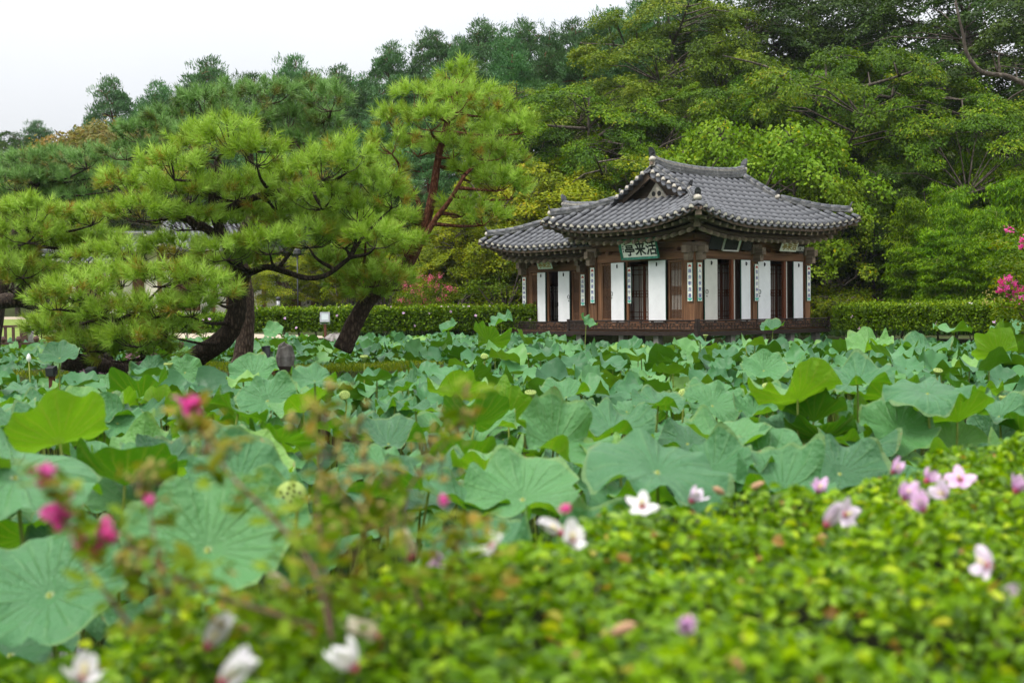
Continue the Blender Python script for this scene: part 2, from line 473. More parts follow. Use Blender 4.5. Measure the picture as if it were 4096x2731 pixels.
L_SHRUB = mat_leaf('shrub_leaf', [(0, (0.05, 0.095, 0.012)), (0.5, (0.12, 0.18, 0.02)), (1, (0.26, 0.27, 0.02))], 0.3)
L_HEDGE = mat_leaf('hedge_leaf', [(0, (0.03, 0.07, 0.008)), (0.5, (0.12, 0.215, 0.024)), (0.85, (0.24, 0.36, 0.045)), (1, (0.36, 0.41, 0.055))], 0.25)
# ------------------------------------------------------------------ pavilion materials
M_TILE = None
t = NT('grey_roof_tile')
nz = t.noise(6, 5); r = t.n('ObjectInfo').outputs['Random']
c = t.ramp(nz, [(0.25, (0.062, 0.064, 0.070)), (0.55, (0.10, 0.104, 0.114)), (0.8, (0.15, 0.155, 0.16))])
c = t.n('HueSaturation', {'Color': c, 'Value': t.math('MULTIPLY_ADD', r, 0.22, 0.89)}).outputs[0]
M_TILE = t.fin(t.bsdf(c, 0.55, 0.45, t.noise(60, 4), 0.15, 0.004))
t = NT('ridge_tile_courses')
nz = t.noise(7, 5)
c = t.ramp(nz, [(0.25, (0.075, 0.078, 0.085)), (0.5, (0.15, 0.155, 0.16)), (0.75, (0.34, 0.335, 0.32))])
M_RIDGE = t.fin(t.bsdf(c, 0.6, 0.35, t.noise(40, 4), 0.3, 0.005))
M_BED = mat_simple('shade_toned_bed_tile', (0.042, 0.042, 0.044), .75, .25, .35, 9, .4)  # darker than the cover tiles: trough shade put into the colour
M_MORTAR = mat_simple('lime_mortar', (0.30, 0.28, 0.24), 0.95, 0.1, 0.4, 14, 0.4)
M_PLASTER = mat_simple('white_plaster', (0.50, 0.46, 0.385), 0.9, 0.15, 0.4, 9, 0.5)
M_FINIAL = mat_simple('dark_ridge_end_tile', (0.045, 0.047, 0.05), 0.6, 0.4, 0.3, 12, 0.4)
M_WOODV = mat_wood('brown_timber_upright', (0.05, 0.023, 0.012), (0.37, 0.185, 0.088), 2)
M_WOODX = mat_wood('brown_timber_beam', (0.06, 0.028, 0.015), (0.33, 0.165, 0.083), 0)
M_WOODY = mat_wood('brown_timber_beam_side', (0.06, 0.028, 0.015), (0.33, 0.165, 0.083), 1)
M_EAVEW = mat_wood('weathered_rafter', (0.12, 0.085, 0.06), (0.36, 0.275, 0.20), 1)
M_DKWOOD = mat_wood('dark_railing_timber', (0.016, 0.010, 0.008), (0.055, 0.036, 0.028), 0)
M_LATT = mat_wood('lattice_timber', (0.06, 0.028, 0.014), (0.20, 0.10, 0.05), 2)
M_REDW = mat_wood('red_inner_frame', (0.12, 0.03, 0.012), (0.30, 0.10, 0.04), 2)
M_PAPER = mat_simple('window_paper', (0.62, 0.60, 0.55), 0.95, 0.1, 0.06, 5, 0.1)
M_WHITE = mat_simple('white_door_paper', (0.76, 0.77, 0.775), 0.9, 0.12, 0.07, 2.2, 0.6)
M_WHITE2 = mat_simple('aged_door_paper', (0.60, 0.59, 0.53), 0.92, 0.12, 0.10, 2, 0.6)
M_TEAL = mat_simple('teal_paint', (0.03, 0.13, 0.09), 0.6, 0.3, 0.25, 8)
M_BLACK = mat_simple('black_iron', (0.012, 0.012, 0.012), 0.5, 0.4, 0.2, 20)
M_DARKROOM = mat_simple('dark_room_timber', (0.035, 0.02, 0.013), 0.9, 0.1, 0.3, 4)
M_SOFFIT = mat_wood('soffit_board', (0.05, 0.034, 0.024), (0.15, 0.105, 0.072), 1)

def text_mesh(body, size, mat, extrude=0.002, bold=0.022):
    c = bpy.data.curves.new('lettering', 'FONT'); c.body = body; c.size = size; c.extrude = extrude; c.offset = size * bold
    c.align_x = 'CENTER'; c.align_y = 'CENTER'
    o = bpy.data.objects.new('lettering', c); COL.objects.link(o)
    d = bpy.context.evaluated_depsgraph_get()
    me = bpy.data.meshes.new_from_object(o.evaluated_get(d))
    bpy.data.objects.remove(o); bpy.data.curves.remove(c)
    v = np.array([p.co for p in me.vertices])
    if len(v):
        off = (v.max(0) + v.min(0)) / 2
        for p in me.vertices: p.co = p.co - Vector((off[0], off[1], 0))
    me.materials.clear(); me.materials.append(mat)
    return me

# shared tile meshes (running along +Y, eave end at y = 0)
def arc_tile(name, r0, r1, ln, n, mat, a0=0.0, a1=PI, thick=0.014):
    mb = MB(); V = []; F = []
    for (y, r) in ((0, r0), (ln, r1)):
        for rr in (r, r - thick):
            for j in range(n + 1):
                a = a0 + (a1 - a0) * j / n
                V.append((math.cos(a) * rr, y, math.sin(a) * rr))
    k = n + 1
    for j in range(n):
        F += [(j, j + 1, 2*k + j + 1, 2*k + j), (j, k + j, k + j + 1, j + 1), (k + j, 3*k + j, 3*k + j + 1, k + j + 1)]
    mb.add(V, F)
    return mb.mesh(name, mat, False)
ME_COVER = arc_tile('cover_tile', 0.080, 0.066, 0.31, 8, M_TILE)
for p in ME_COVER.polygons: p.use_smooth = True
mb = MB(); V = []; F = []
for i in range(5):
    ph = i / 4 * PI / 2
    for j in range(9):
        a = -0.35 + (PI + 0.7) * j / 8
        V.append((math.cos(a) * 0.080 * math.cos(ph), -0.04 * math.sin(ph) + 0.012, math.sin(a) * 0.080 * math.cos(ph)))
for i in range(4):
    for j in range(8): F.append((i*9+j, i*9+j+1, (i+1)*9+j+1, (i+1)*9+j))
F.append(tuple(range(9)))
mb.add(V, F); ME_CAP = mb.mesh('plaster_cap', M_PLASTER, True)
def crescent(sp):
    mb = MB(); n = 7; V = []; F = []
    for y in (-0.035, 0.10):
        for k in (0, 1):
            for j in range(n + 1):
                u = -1 + 2 * j / n
                zz = -0.065 * (1 - u * u)
                V.append((u * sp * 0.46, y, zz - (0.03 if k else 0) * (1 - 0.6 * u * u)))
    q = n + 1
    for j in range(n):
        F += [(j, j+1, q+j+1, q+j), (j, 2*q+j, 2*q+j+1, j+1), (q+j, q+j+1, 3*q+j+1, 3*q+j)]
    mb.add(V, F)
    return mb.mesh('eave_tile', M_TILE, False)
# ridge end tile: upright tongue with rounded top
mb = MB(); prof = [(-0.09, 0), (-0.105, 0.14), (-0.095, 0.24), (-0.06, 0.31), (0, 0.335), (0.06, 0.31), (0.095, 0.24), (0.105, 0.14), (0.09, 0)]
V = [(x, 0.0 - 0.10 * (z / 0.33) ** 2, z) for x, z in prof] + [(x * 0.9, 0.035 - 0.10 * (z / 0.33) ** 2, z * 0.97) for x, z in prof]
k = len(prof); F = [tuple(range(k)), tuple(range(2*k - 1, k - 1, -1))] + [(i, k + i, k + (i+1) % k, (i+1) % k) for i in range(k)]
mb.add(V, F)
Mx = Matrix.Translation((0, -0.045, 0.17)) @ Matrix.Rotation(math.radians(100), 4, 'X')
mb.lathe([(0.055, -0.01), (0.05, 0.012), (0.0, 0.016)], 8, Mx)
ME_FINIAL = mb.mesh('ridge_end_tile', M_FINIAL, False)

def lump(mb, c, r, n=8, seed=0):
    rnd = random.Random(seed); V = []; F = []
    for i in range(6):
        th = PI * i / 5
        for j in range(n):
            a = 2 * PI * j / n; k = 1 + rnd.uniform(-.14, .14)
            V.append((c[0] + r[0] * math.sin(th) * math.cos(a) * k, c[1] + r[1] * math.sin(th) * math.sin(a) * k, c[2] + r[2] * math.cos(th) * k))
    for i in range(5):
        for j in range(n): F.append((i*n+j, (i+1)*n+j, (i+1)*n+(j+1) % n, i*n+(j+1) % n))
    mb.add(V, F)

def ridge(parent, pts, courses, width, name, ends=(True, True), tile_step=0.30):
    """stacked thin tile courses along a curve with a row of round cover tiles on top"""
    path = spline(pts, 10)
    seg = [0.0]
    for a, b in zip(path, path[1:]): seg.append(seg[-1] + (b - a).length)
    def at(s):
        s = max(0, min(seg[-1], s)); i = 0
        while i < len(seg) - 2 and seg[i + 1] < s: i += 1
        f = (s - seg[i]) / max(1e-6, seg[i + 1] - seg[i])
        return path[i].lerp(path[i + 1], f)
    L = seg[-1]; ch = 0.042
    mb = MB(); mo = MB()
    nt = max(2, int(round(L / tile_step))); st = L / nt
    for k in range(courses):
        off = 0.5 * (k % 2)
        for i in range(-1, nt + 1):
            s0 = (i + off) * st + 0.004; s1 = (i + 1 + off) * st - 0.004
            s0 = max(0, s0); s1 = min(L, s1)
            if s1 - s0 < 0.03: continue
            a, b = at(s0), at(s1)
            dz = k * ch + random.uniform(-.003, .003)
            w = width * (1 - 0.05 * k) + random.uniform(-.012, .012) + (0.03 if k % 2 == 0 else 0)
            up = Vector((0, 0, dz + ch / 2))
            mb.bar(a + up, b + up, w, ch * 0.62)
    for a, b in zip(path, path[1:]):
        up = Vector((0, 0, courses * ch / 2))
        mo.bar(a + up, b + up, width * 0.80, courses * ch + 0.01)
    root = mb.build(name, M_RIDGE, parent)
    mo.build('ridge_mortar', M_MORTAR, root)
    top = Vector((0, 0, courses * ch - 0.015))
    for i in range(nt):
        a, b = at(i * st), at((i + 1) * st)
        d = (b - a).normalized(); s = d.cross(Vector((0, 0, 1))).normalized(); u = s.cross(d)
        M4 = Matrix((s, d, u)).transposed().to_4x4(); M4.translation = a + top
        ob('cover_tile', ME_COVER, root, mat4=M4 @ Matrix.Diagonal((1.15, st / 0.29, 1.1, 1)))
    for e, (p, q) in zip(ends, ((path[0], path[1]), (path[-1], path[-2]))):
        if not e: continue
        d = (q - p); d.z = 0; d.normalize()
        rz = math.atan2(d.y, d.x) - PI / 2
        M4 = Matrix.Translation(p + Vector((0, 0, courses * ch - 0.03))) @ Matrix.Rotation(rz, 4, 'Z')
        fs_ = 1.0 if courses > 4 else 0.72
        ob('ridge_end_tile', ME_FINIAL, root, mat4=M4 @ Matrix.Diagonal((fs_ * 1.1, fs_, fs_ * .9, 1)))
        pl = MB(); lump(pl, (0, 0.0, -0.03), (width * 0.52, 0.075, 0.085), seed=3)
        ob('plaster_cap', pl.mesh('plaster_lump', M_PLASTER, True), root, mat4=M4)
    return root

def make_roof(parent, name, Lx, Ly, o, zE, xg, mat4=None, hipR=True, sp=0.28, lift=0.38, detail=True, label=None, sides=('front', 'left')):
    """hip-and-gable tiled roof over a Lx by Ly wall plan, ridge along X. Front slope faces -Y, left end faces -X."""
    D = o + xg; run = Ly / 2 + o
    def prof(d): return 0.46 * d + 0.025 * d * d
    def zl(c): return lift * max(0.0, 1 - c / 2.5) ** 2
    def corner_x(x): return min(x + o, (Lx + o - x) if hipR else 99)
    def corner_y(y): return min(y + o, Ly + o - y)
    def zf(x, d): return zE + 0.06 + prof(d) + zl(max(corner_x(x), 0))
    def zs(y, d): return zE + 0.06 + prof(d) + zl(max(corner_y(y), 0))
    def d0(c): return -0.13 * max(0.0, 1 - c / 2.5) ** 2
    bed = MB()
    def strip(fn, a, b, endf, n):
        """grid across [a,b], running up the slope; fn(pos,d)->xyz"""
        cols = max(2, int(round((b - a) / sp)) * 6)
        V = []; F = []; m = 12
        for i in range(cols + 1):
            q = a + (b - a) * i / cols
            ph = ((q - n) / sp) % 1.0
            e = endf(q)
            for j in range(m + 1):
                s = d0c(q) + (e - d0c(q)) * j / m
                p = fn(q, s); V.append((p[0], p[1], p[2] - 0.02 - 0.06 * math.sin(PI * ph)))
        for i in range(cols):
            for j in range(m): F.append((i*(m+1)+j, (i+1)*(m+1)+j, (i+1)*(m+1)+j+1, i*(m+1)+j+1))
        bed.add(V, F)
    hx0 = xg - 0.02
    xr = Lx - xg + 0.02 if hipR else Lx
    nfront = int(round((Lx + 2 * o) / sp)) if hipR else int((Lx + o) / sp)
    x_first = -o + ((Lx + 2 * o) - (nfront - 1) * sp) / 2 if hipR else -o + sp * 0.5
    nside = int(round((Ly + 2 * o) / sp))
    y_first = -o + ((Ly + 2 * o) - (nside - 1) * sp) / 2
    fnF = lambda x, d: (x, -o + d, zf(x, d))
    fnB = lambda x, d: (x, Ly + o - d, zf(x, d))
    fnL = lambda y, d: (-o + d, y, zs(y, d))
    fnR = lambda y, d: (Lx + o - d, y, zs(y, d))
    for fn in (fnF, fnB):
        d0c = lambda q: d0(max(0, corner_x(q)))
        strip(fn, -o, hx0, lambda x: min(D, max(0, x + o)), x_first)
        strip(fn, hx0 - 0.16, xr + (0.16 if hipR else 0), lambda x: run, x_first)
        if hipR: strip(fn, xr, Lx + o, lambda x: min(D, max(0, Lx + o - x)), x_first)
    for fn in ((fnL, fnR) if hipR else (fnL,)):
        d0c = lambda q: d0(max(0, corner_y(q)))
        strip(fn, -o, Ly + o, lambda y: min(D + 0.05, max(0, corner_y(y))), y_first)
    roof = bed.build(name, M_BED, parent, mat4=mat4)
    if label: roof['label'] = label
    cres = crescent(sp)
    def put(me, nm, p, yaw, pitch, sx=1.0, sy=1.0):
        M4 = Matrix.Translation(p) @ Matrix.Rotation(yaw, 4, 'Z') @ Matrix.Rotation(pitch, 4, 'X') @ Matrix.Diagonal((sx, sy, sx, 1))
        return ob(nm, me, roof, mat4=M4)
    hidden = MB()
    def rows(side):
        N, first = (nfront, x_first) if side in ('front', 'back') else (nside, y_first)
        yaw = {'front': 0, 'left': -PI / 2, 'back': PI, 'right': PI / 2}[side]
        fn = {'front': fnF, 'back': fnB, 'left': fnL, 'right': fnR}[side]
        for i in range(N):
            q = first + i * sp
            c = corner_x(q) if side in ('front', 'back') else corner_y(q)
            if side in ('front', 'back'): e = run if c >= D - 0.2 else c
            else: e = min(c, D)
            s = d0(c); e = max(e - 0.03, s + 0.10)
            vis = detail and side in sides
            n = max(1, int(round((e - s) / 0.29))); stp = (e - s) / n
            for k in range(n):
                a = Vector(fn(q, s + k * stp)); b = Vector(fn(q, s + (k + 1) * stp))
                pit = math.atan2(b.z - a.z, Vector((b.x - a.x, b.y - a.y)).length)
                ln = (b - a).length
                if vis: put(ME_COVER, 'cover_tile', a + Vector((0, random.uniform(-.006, .006), 0.022 + random.uniform(-.004, .004))), yaw + random.uniform(-.012, .012), pit, random.uniform(.97, 1.03), ln / 0.29)
                else:
                    t_ = (b - a).normalized(); s_ = t_.cross(Vector((0, 0, 1))).normalized(); u_ = s_.cross(t_)
                    V = []
                    for p in (a, b):
                        for j in range(6): V.append(p + s_ * 0.075 * math.cos(PI * j / 5) + u_ * (0.075 * math.sin(PI * j / 5) + 0.012))
                    hidden.add(V, [(j, j+1, 7+j, 6+j) for j in range(5)])
            a = Vector(fn(q, s)); b = Vector(fn(q, s + 0.2)); pit = math.atan2(b.z - a.z, 0.2)
            if vis or not detail: put(ME_CAP, 'plaster_cap', a + Vector((0, 0, 0.015)), yaw, pit * 0.5, random.uniform(.84, 1.04))
            if vis and i < N - 1:
                c2 = corner_x(q + sp/2) if side in ('front', 'back') else corner_y(q + sp/2)
                a2 = Vector(fn(q + sp / 2, d0(c2)))
                put(cres, 'eave_tile', a2 + Vector((0, 0, 0.0)), yaw, pit * 0.6)
    for s in ('front', 'left', 'back') + (('right',) if hipR else ()): rows(s)
    if hidden.v: hidden.build('far_tile_rows', M_TILE, roof, kind='stuff')
    # ridges
    zr = zE + 0.06 + prof(run)
    ends = [xg - 0.10, (Lx - xg + 0.10) if hipR else Lx]
    mid = (ends[0] + ends[1]) / 2
    rp = [(ends[0], Ly/2, zr + 0.16), (ends[0]*.72 + mid*.28, Ly/2, zr + 0.05), (mid, Ly/2, zr - 0.02), (ends[1]*.72 + mid*.28, Ly/2, zr + 0.05), (ends[1], Ly/2, zr + (0.16 if hipR else 0.0))]
    ridge(roof, rp, 6, 0.24, 'main_ridge', (True, hipR))
    for xe, sg, on in ((xg, 1, True), (Lx - xg, -1, hipR)):
        if not on: continue
        for yy, sy in ((0, 1), (Ly, -1)):
            if not detail and yy: continue
            def dp(d): return Vector((xe - sg * 0.02, (-o + d) if sy > 0 else (Ly + o - d), zf(xe, d) + 0.04))
            ridge(roof, [dp(D + 0.05), dp((D + run) / 2), dp(run - 0.10)], 3, 0.20, 'gable_ridge', (True, False))
            def hp(d):
                x = -o + d if sg > 0 else Lx + o - d
                y = -o + d if sy > 0 else Ly + o - d
                return Vector((x, y, zE + 0.06 + prof(d) + zl(d) + 0.03))
            a = hp(0.16); a.z += 0.05
            ridge(roof, [a, hp(0.75), hp(D - 0.05)], 3, 0.20, 'hip_ridge', (True, False))
    return roof, (zf, zs, prof, zl, run, D, d0)

PAV = empty('pavilion', (4.83, 30.0, 0), math.radians(40), label='dark timber pavilion with grey tiled hip-and-gable roof standing in the lotus pond', cat='pavilion')
X1, Y1 = 4.89, 3.78              # main block: right face along x, left face along y
OV = 1.05
ZE = 3.97
main_roof, RF = make_roof(PAV, 'main_roof', X1, Y1, OV, ZE, 0.55, detail=True)
WX, WY0, WY1, WD = 1.1, 3.2, 8.07, 2.45
WE = 3.66
wing_len = WY1 - 2.4
wm = Matrix.Translation((WX, WY1, 0)) @ Matrix.Rotation(-PI / 2, 4, 'Z')
wing_roof, WF = make_roof(PAV, 'wing_roof', wing_len, WD, OV, WE, 0.62, mat4=wm, hipR=False, detail=True, sides=('front',))

# ---- gable on the left end: timber board, white plaster triangle with two round holes, short verge tiles
def gable(roof, fs, Lx, Ly, o, xg, full=True):
    zf, zs, prof, zl, run, D, d0_ = fs
    zb = zs(Ly / 2, D) - 0.02; zt = zf(xg, run) - 0.05
    xw = xg + 0.10
    half = (zt - zb) / 0.56
    mb = MB(); th = 0.05
    V = [(xw, Ly/2 - half, zb), (xw, Ly/2 + half, zb), (xw, Ly/2, zt), (xw + th, Ly/2 - half, zb), (xw + th, Ly/2 + half, zb), (xw + th, Ly/2, zt)]
    mb.add(V, [(0, 2, 1), (3, 4, 5), (0, 1, 4, 3), (1, 2, 5, 4), (2, 0, 3, 5)])
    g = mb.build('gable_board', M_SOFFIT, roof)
    # plaster triangle with low wings
    pl = MB(); x = xw - 0.05
    pts = [(-half * 0.86, 0), (-half * 0.82, 0.055), (-0.36, 0.10), (0.0, 0.52), (0.36, 0.10), (half * 0.82, 0.055), (half * 0.86, 0)]
    k = len(pts)
    V = [(x, Ly/2 + a, zb + b) for a, b in pts] + [(x + 0.06, Ly/2 + a, zb + b) for a, b in pts]
    pl.add(V, [tuple(range(k - 1, -1, -1))] + [(i, (i+1) % k, k + (i+1) % k, k + i) for i in range(k)])
    pl.build('gable_plaster', M_PLASTER, roof)
    for s in (-0.105, 0.105):
        h = MB(); h.lathe([(0.068, 0), (0.068, 0.012), (0.0, 0.013)], 14, Matrix.Translation((x - 0.002, Ly/2 + s, zb + 0.19)) @ Matrix.Rotation(-PI/2, 4, 'Y'))
        h.build('vent_hole', M_BLACK, roof)
    tb = MB(); tb.bar((x - 0.05, Ly/2 - half, zb + 0.0), (x - 0.05, Ly/2 + half, zb + 0.0), 0.16, 0.05); tb.build('gable_foot_tile', M_RIDGE, roof)
    for sgn in (-1, 1):
        # bargeboard, then a row of short tiles square to the verge
        n = 6
        for i in range(n):
            d = D + 0.10 + (run - D - 0.16) * (i + 0.3) / n
            y = (-o + d) if sgn < 0 else (Ly + o - d)
            z = zf(xg, d)
            pit = math.atan2(0.46 + 0.05 * d, 1) * (1 if sgn < 0 else -1)
            M4 = Matrix.Translation((xg - 0.32, y, z + 0.02)) @ Matrix.Rotation(-PI/2, 4, 'Z') @ Matrix.Rotation(0.06, 4, 'X') 
            ob('cover_tile', ME_COVER, roof, mat4=M4 @ Matrix.Diagonal((0.92, 0.95, 0.92, 1)))
            ob('plaster_cap', ME_CAP, roof, mat4=M4 @ Matrix.Diagonal((0.92, 1, 0.92, 1)))
            if i < n:
                dd = d - (run - D) / n / 2
                yy = (-o + dd) if sgn < 0 else (Ly + o - dd)
                M5 = Matrix.Translation((xg - 0.32, yy, zf(xg, dd) - 0.01)) @ Matrix.Rotation(-PI/2, 4, 'Z') @ Matrix.Rotation(pit * 1.0, 4, 'Y') @ Matrix.Rotation(0.06, 4, 'X')
                ob('eave_tile', ME_CRES_S, roof, mat4=M5 @ Matrix.Diagonal((1, 3.0, 1, 1)))
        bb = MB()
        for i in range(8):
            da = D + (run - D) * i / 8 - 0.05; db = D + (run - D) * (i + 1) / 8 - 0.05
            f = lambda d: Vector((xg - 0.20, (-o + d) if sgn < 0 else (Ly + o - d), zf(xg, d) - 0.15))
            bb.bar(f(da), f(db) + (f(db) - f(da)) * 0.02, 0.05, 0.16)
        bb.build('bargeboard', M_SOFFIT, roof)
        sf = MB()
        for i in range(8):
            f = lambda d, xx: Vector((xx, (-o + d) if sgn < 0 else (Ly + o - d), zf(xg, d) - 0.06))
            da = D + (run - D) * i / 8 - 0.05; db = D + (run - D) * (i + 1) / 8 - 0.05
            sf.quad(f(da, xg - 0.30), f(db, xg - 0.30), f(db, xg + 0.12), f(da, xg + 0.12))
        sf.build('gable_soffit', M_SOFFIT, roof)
    for s in (-0.55, 0.55, 0.0):
        b = MB(); zz = zb + (0.26 if s else 0.82); b.box(xw - 0.26, xw, Ly/2 + s * 1.0 - 0.05, Ly/2 + s * 1.0 + 0.05, zz + 0.16, zz + 0.25)
        b.build('purlin_end', M_EAVEW, roof)
ME_CRES_S = crescent(0.24)
gable(main_roof, RF, X1, Y1, OV, 0.55)

# ---- eaves: boards, flying rafters, round rafters, corner beams
ME_FLY = MB().box(-0.04, 0.04, 0, 0.78, -0.045, 0.045).mesh('flying_rafter', M_EAVEW)
mbt = MB(); mbt.tube([(0, 0, 0), (0, 1.35, 0)], 0.056, 10); ME_RND = mbt.mesh('round_rafter', M_EAVEW, False)
for p_ in ME_RND.polygons: p_.use_smooth = len(p_.vertices) == 4
def eaves(parent, Lx, Ly, o, zE, zl, sides, hipR, T=None):
    """local roof frame; T maps to pavilion frame"""
    T = T or Matrix.Identity(4)
    sp = 0.28
    for side in sides:
        L = Lx if side in ('front', 'back') else Ly
        def pt(q, d, z):
            return {'front': Vector((q, -o + d, z)), 'back': Vector((q, Ly + o - d, z)), 'left': Vector((-o + d, q, z)), 'right': Vector((Lx + o - d, q, z))}[side]
        def cc(q):
            a = q + o; b = L + o - q
            return min(a, b) if (hipR or side in ('left',)) else a
        yaw = {'front': 0, 'left': -PI / 2, 'back': PI, 'right': PI / 2}[side]
        n = 28; qs = [-o + (L + 2 * o) * i / n for i in range(n + 1)]
        if not hipR and side == 'front': qs = [-o + (L + o) * i / n for i in range(n + 1)]
        fb = MB(); fb2 = MB(); sf = MB(); sf2 = MB()
        for a, b in zip(qs, qs[1:]):
            za, zb = zE + zl(max(cc(a), 0)), zE + zl(max(cc(b), 0))
            fd = lambda q: -0.13 * max(0.0, 1 - max(cc(q), 0) / 2.5) ** 2
            fb.bar(pt(a, 0.06 + fd(a), za - 0.055), pt(b, 0.06 + fd(b), zb - 0.055), 0.07, 0.085)
            fb2.bar(pt(a, 0.50, za - 0.235), pt(b, 0.50, zb - 0.235), 0.07, 0.08)
            for m_, d_a, d_b, h_a, h_b in ((sf, 0.02, 0.9, -0.05, 0.12), (sf2, 0.48, 1.5, -0.20, 0.16)):
                e_a, e_b = min(d_b, max(cc(a), d_a)), min(d_b, max(cc(b), d_a))
                m_.quad(pt(a, d_a, za + h_a), pt(b, d_a, zb + h_a), pt(b, e_b, zb + h_a + (h_b - h_a) * (e_b - d_a) / (d_b - d_a)), pt(a, e_a, za + h_a + (h_b - h_a) * (e_a - d_a) / (d_b - d_a)))
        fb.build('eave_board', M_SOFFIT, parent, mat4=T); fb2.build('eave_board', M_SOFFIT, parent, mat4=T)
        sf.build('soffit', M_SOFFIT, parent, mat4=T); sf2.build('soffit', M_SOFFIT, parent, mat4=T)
        N = int(round((L + 2 * o) / sp)); q0 = -o + ((L + 2 * o) - (N - 1) * sp) / 2
        for i in range(N):
            q = q0 + i * sp
            if q > L + (o if hipR or side == 'left' else 0): continue
            c = cc(q)
            if c > 0.16:
                z = zE + zl(c)
                M4 = T @ Matrix.Translation(pt(q, 0.11, z - 0.15)) @ Matrix.Rotation(yaw, 4, 'Z') @ Matrix.Rotation(math.atan(0.2), 4, 'X')
                ob('flying_rafter', ME_FLY, parent, mat4=M4 @ Matrix.Diagonal((1, min(1, max(0.12, (c - 0.1) / 0.78)), 1, 1)))
            if c > 0.55:
                z = zE + zl(c)
                M4 = T @ Matrix.Translation(pt(q, 0.40, z - 0.375)) @ Matrix.Rotation(yaw, 4, 'Z') @ Matrix.Rotation(math.atan(0.36), 4, 'X')
                ob('round_rafter', ME_RND, parent, mat4=M4 @ Matrix.Diagonal((1, min(1, max(0.1, (c - 0.4) / 1.35)), 1, 1)))
    def corner(x, y, dx, dy):
        f = lambda d, z: Vector((x + dx * d, y + dy * d, z))
        b = MB(); zc = zE + zl(0)
        b.bar(f(1.5, zE + 0.10), f(0.42, zc - 0.36), 0.17, 0.24)
        b.build('corner_beam', M_EAVEW, parent, mat4=T)
        b = MB(); b.bar(f(1.2, zE + 0.16), f(0.02, zc - 0.12), 0.16, 0.2)
        b.build('corner_beam', M_EAVEW, parent, mat4=T)
    corner(-o, -o, 1, 1); corner(-o, Ly + o, 1, -1)
    if hipR: corner(Lx + o, -o, -1, 1)
eaves(PAV, X1, Y1, OV, ZE, RF[3], ('front', 'left', 'back'), True)
eaves(PAV, wing_len, WD, OV, WE, WF[3], ('front', 'left'), False, wm)

# ---- timber frame
def post(x, y, w, z0=1.2, z1=3.45, parent=PAV):
    b = MB(); b.box(x - w/2, x + w/2, y - w/2, y + w/2, z0, z1); return b.build('post', M_WOODV, parent)
SILL, LINT = 1.44, 3.11
for x, y in ((0.04, 0.04), (X1 / 2, 0.04), (X1 - 0.04, 0.04), (0.04, Y1 - 0.04), (X1 - .04, Y1 - .04)): post(x, y, 0.24 if (x, y) != (X1/2, 0.04) else 0.2)
# wing_frame
WS, WL = 1.40, 3.00
for y in (5.30, WY1 - 0.03): post(WX + 0.03, y, 0.22, 1.16, 3.22)
post(WX + WD - 0.03, WY1 - 0.03, 0.22, 1.16, 3.22)

def face_beams(ax, c, a, b, zl0, parent=PAV, dz=0.0, nblk=7, wall_only=False):
    """beams over a wall line: ax='x' runs along x at y=c, ax='y' runs along y at x=c"""
    M_ = M_WOODX if ax == 'x' else M_WOODY
    def bx(nm, u0, u1, v0, v1, z0, z1, m):
        g = MB()
        if ax == 'x': g.box(u0, u1, c + v0, c + v1, z0, z1)
        else: g.box(c + v0, c + v1, u0, u1, z0, z1)
        return g.build(nm, m, parent)
    bx('lintel', a, b, -0.055, 0.075, zl0, zl0 + 0.22, M_)
    for i in range(nblk):
        u = a + (b - a) * (i + 0.5) / nblk
        bx('bearing_block', u - 0.06, u + 0.06, -0.075, 0.06, zl0 + 0.223, zl0 + 0.31, M_)
    bx('tie_beam', a, b, -0.04, 0.06, zl0 + 0.313, zl0 + 0.46, M_)
    bx('wall_board', a, b, 0.065, 0.085, zl0 + 0.1, zl0 + 0.86, M_)
    g = MB(); z = zl0 + 0.575
    g.tube([(a - .15, c, z), (b + .15, c, z)] if ax == 'x' else [(c, a - .15, z), (c, b + .15, z)], 0.105, 12)
    g.build('purlin', M_, parent, True)
face_beams('x', 0.0, 0.13, X1 / 2 - 0.11, LINT, nblk=4)
face_beams('x', 0.0, X1 / 2 + 0.11, X1 - 0.17, LINT, nblk=5)
face_beams('y', 0.0, 0.17, Y1 - 0.17, LINT, nblk=4)
face_beams('x', Y1, 0.13, X1 - 0.17, LINT, nblk=4)
face_beams('y', WX, Y1, 5.2, WL, nblk=2)
face_beams('y', WX, 5.41, WY1 - 0.15, WL, nblk=5)
def bracket(x, y, dz=0.0, dirs=((-1, 0), (0, -1)), s=1.0):
    b = MB()
    b.box(x - 0.17*s, x + 0.17*s, y - 0.17*s, y + 0.17*s, 3.28 + dz, 3.44 + dz)
    b.box(x - 0.20*s, x + 0.20*s, y - 0.20*s, y + 0.20*s, 3.443 + dz, 3.53 + dz)
    for dx, dy in dirs:
        for (l, h0, h1) in ((0.34, 3.06, 3.25), (0.42, 3.253, 3.44)):
            x0, x1 = sorted((x, x + dx * l)); y0, y1 = sorted((y, y + dy * l))
            if dx: y0, y1 = y - 0.075, y + 0.075
            else: x0, x1 = x - 0.075, x + 0.075
            b.box(x0, x1, y0, y1, h0 + dz, h1 + dz)
    b.build('bracket', M_EAVEW, PAV)
bracket(0.04, 0.04, s=1.1); bracket(X1/2, 0.04, dirs=((0, -1),)); bracket(X1 - .04, 0.04, dirs=((0, -1), (1, 0))); bracket(0.04, Y1 - .04, dirs=((-1, 0), (0, 1)))
bracket(WX + .03, WY1 - .03, -0.12, ((-1, 0), (0, 1)), 0.9); bracket(WX + .03, 5.3, -0.12, ((-1, 0),), 0.9)

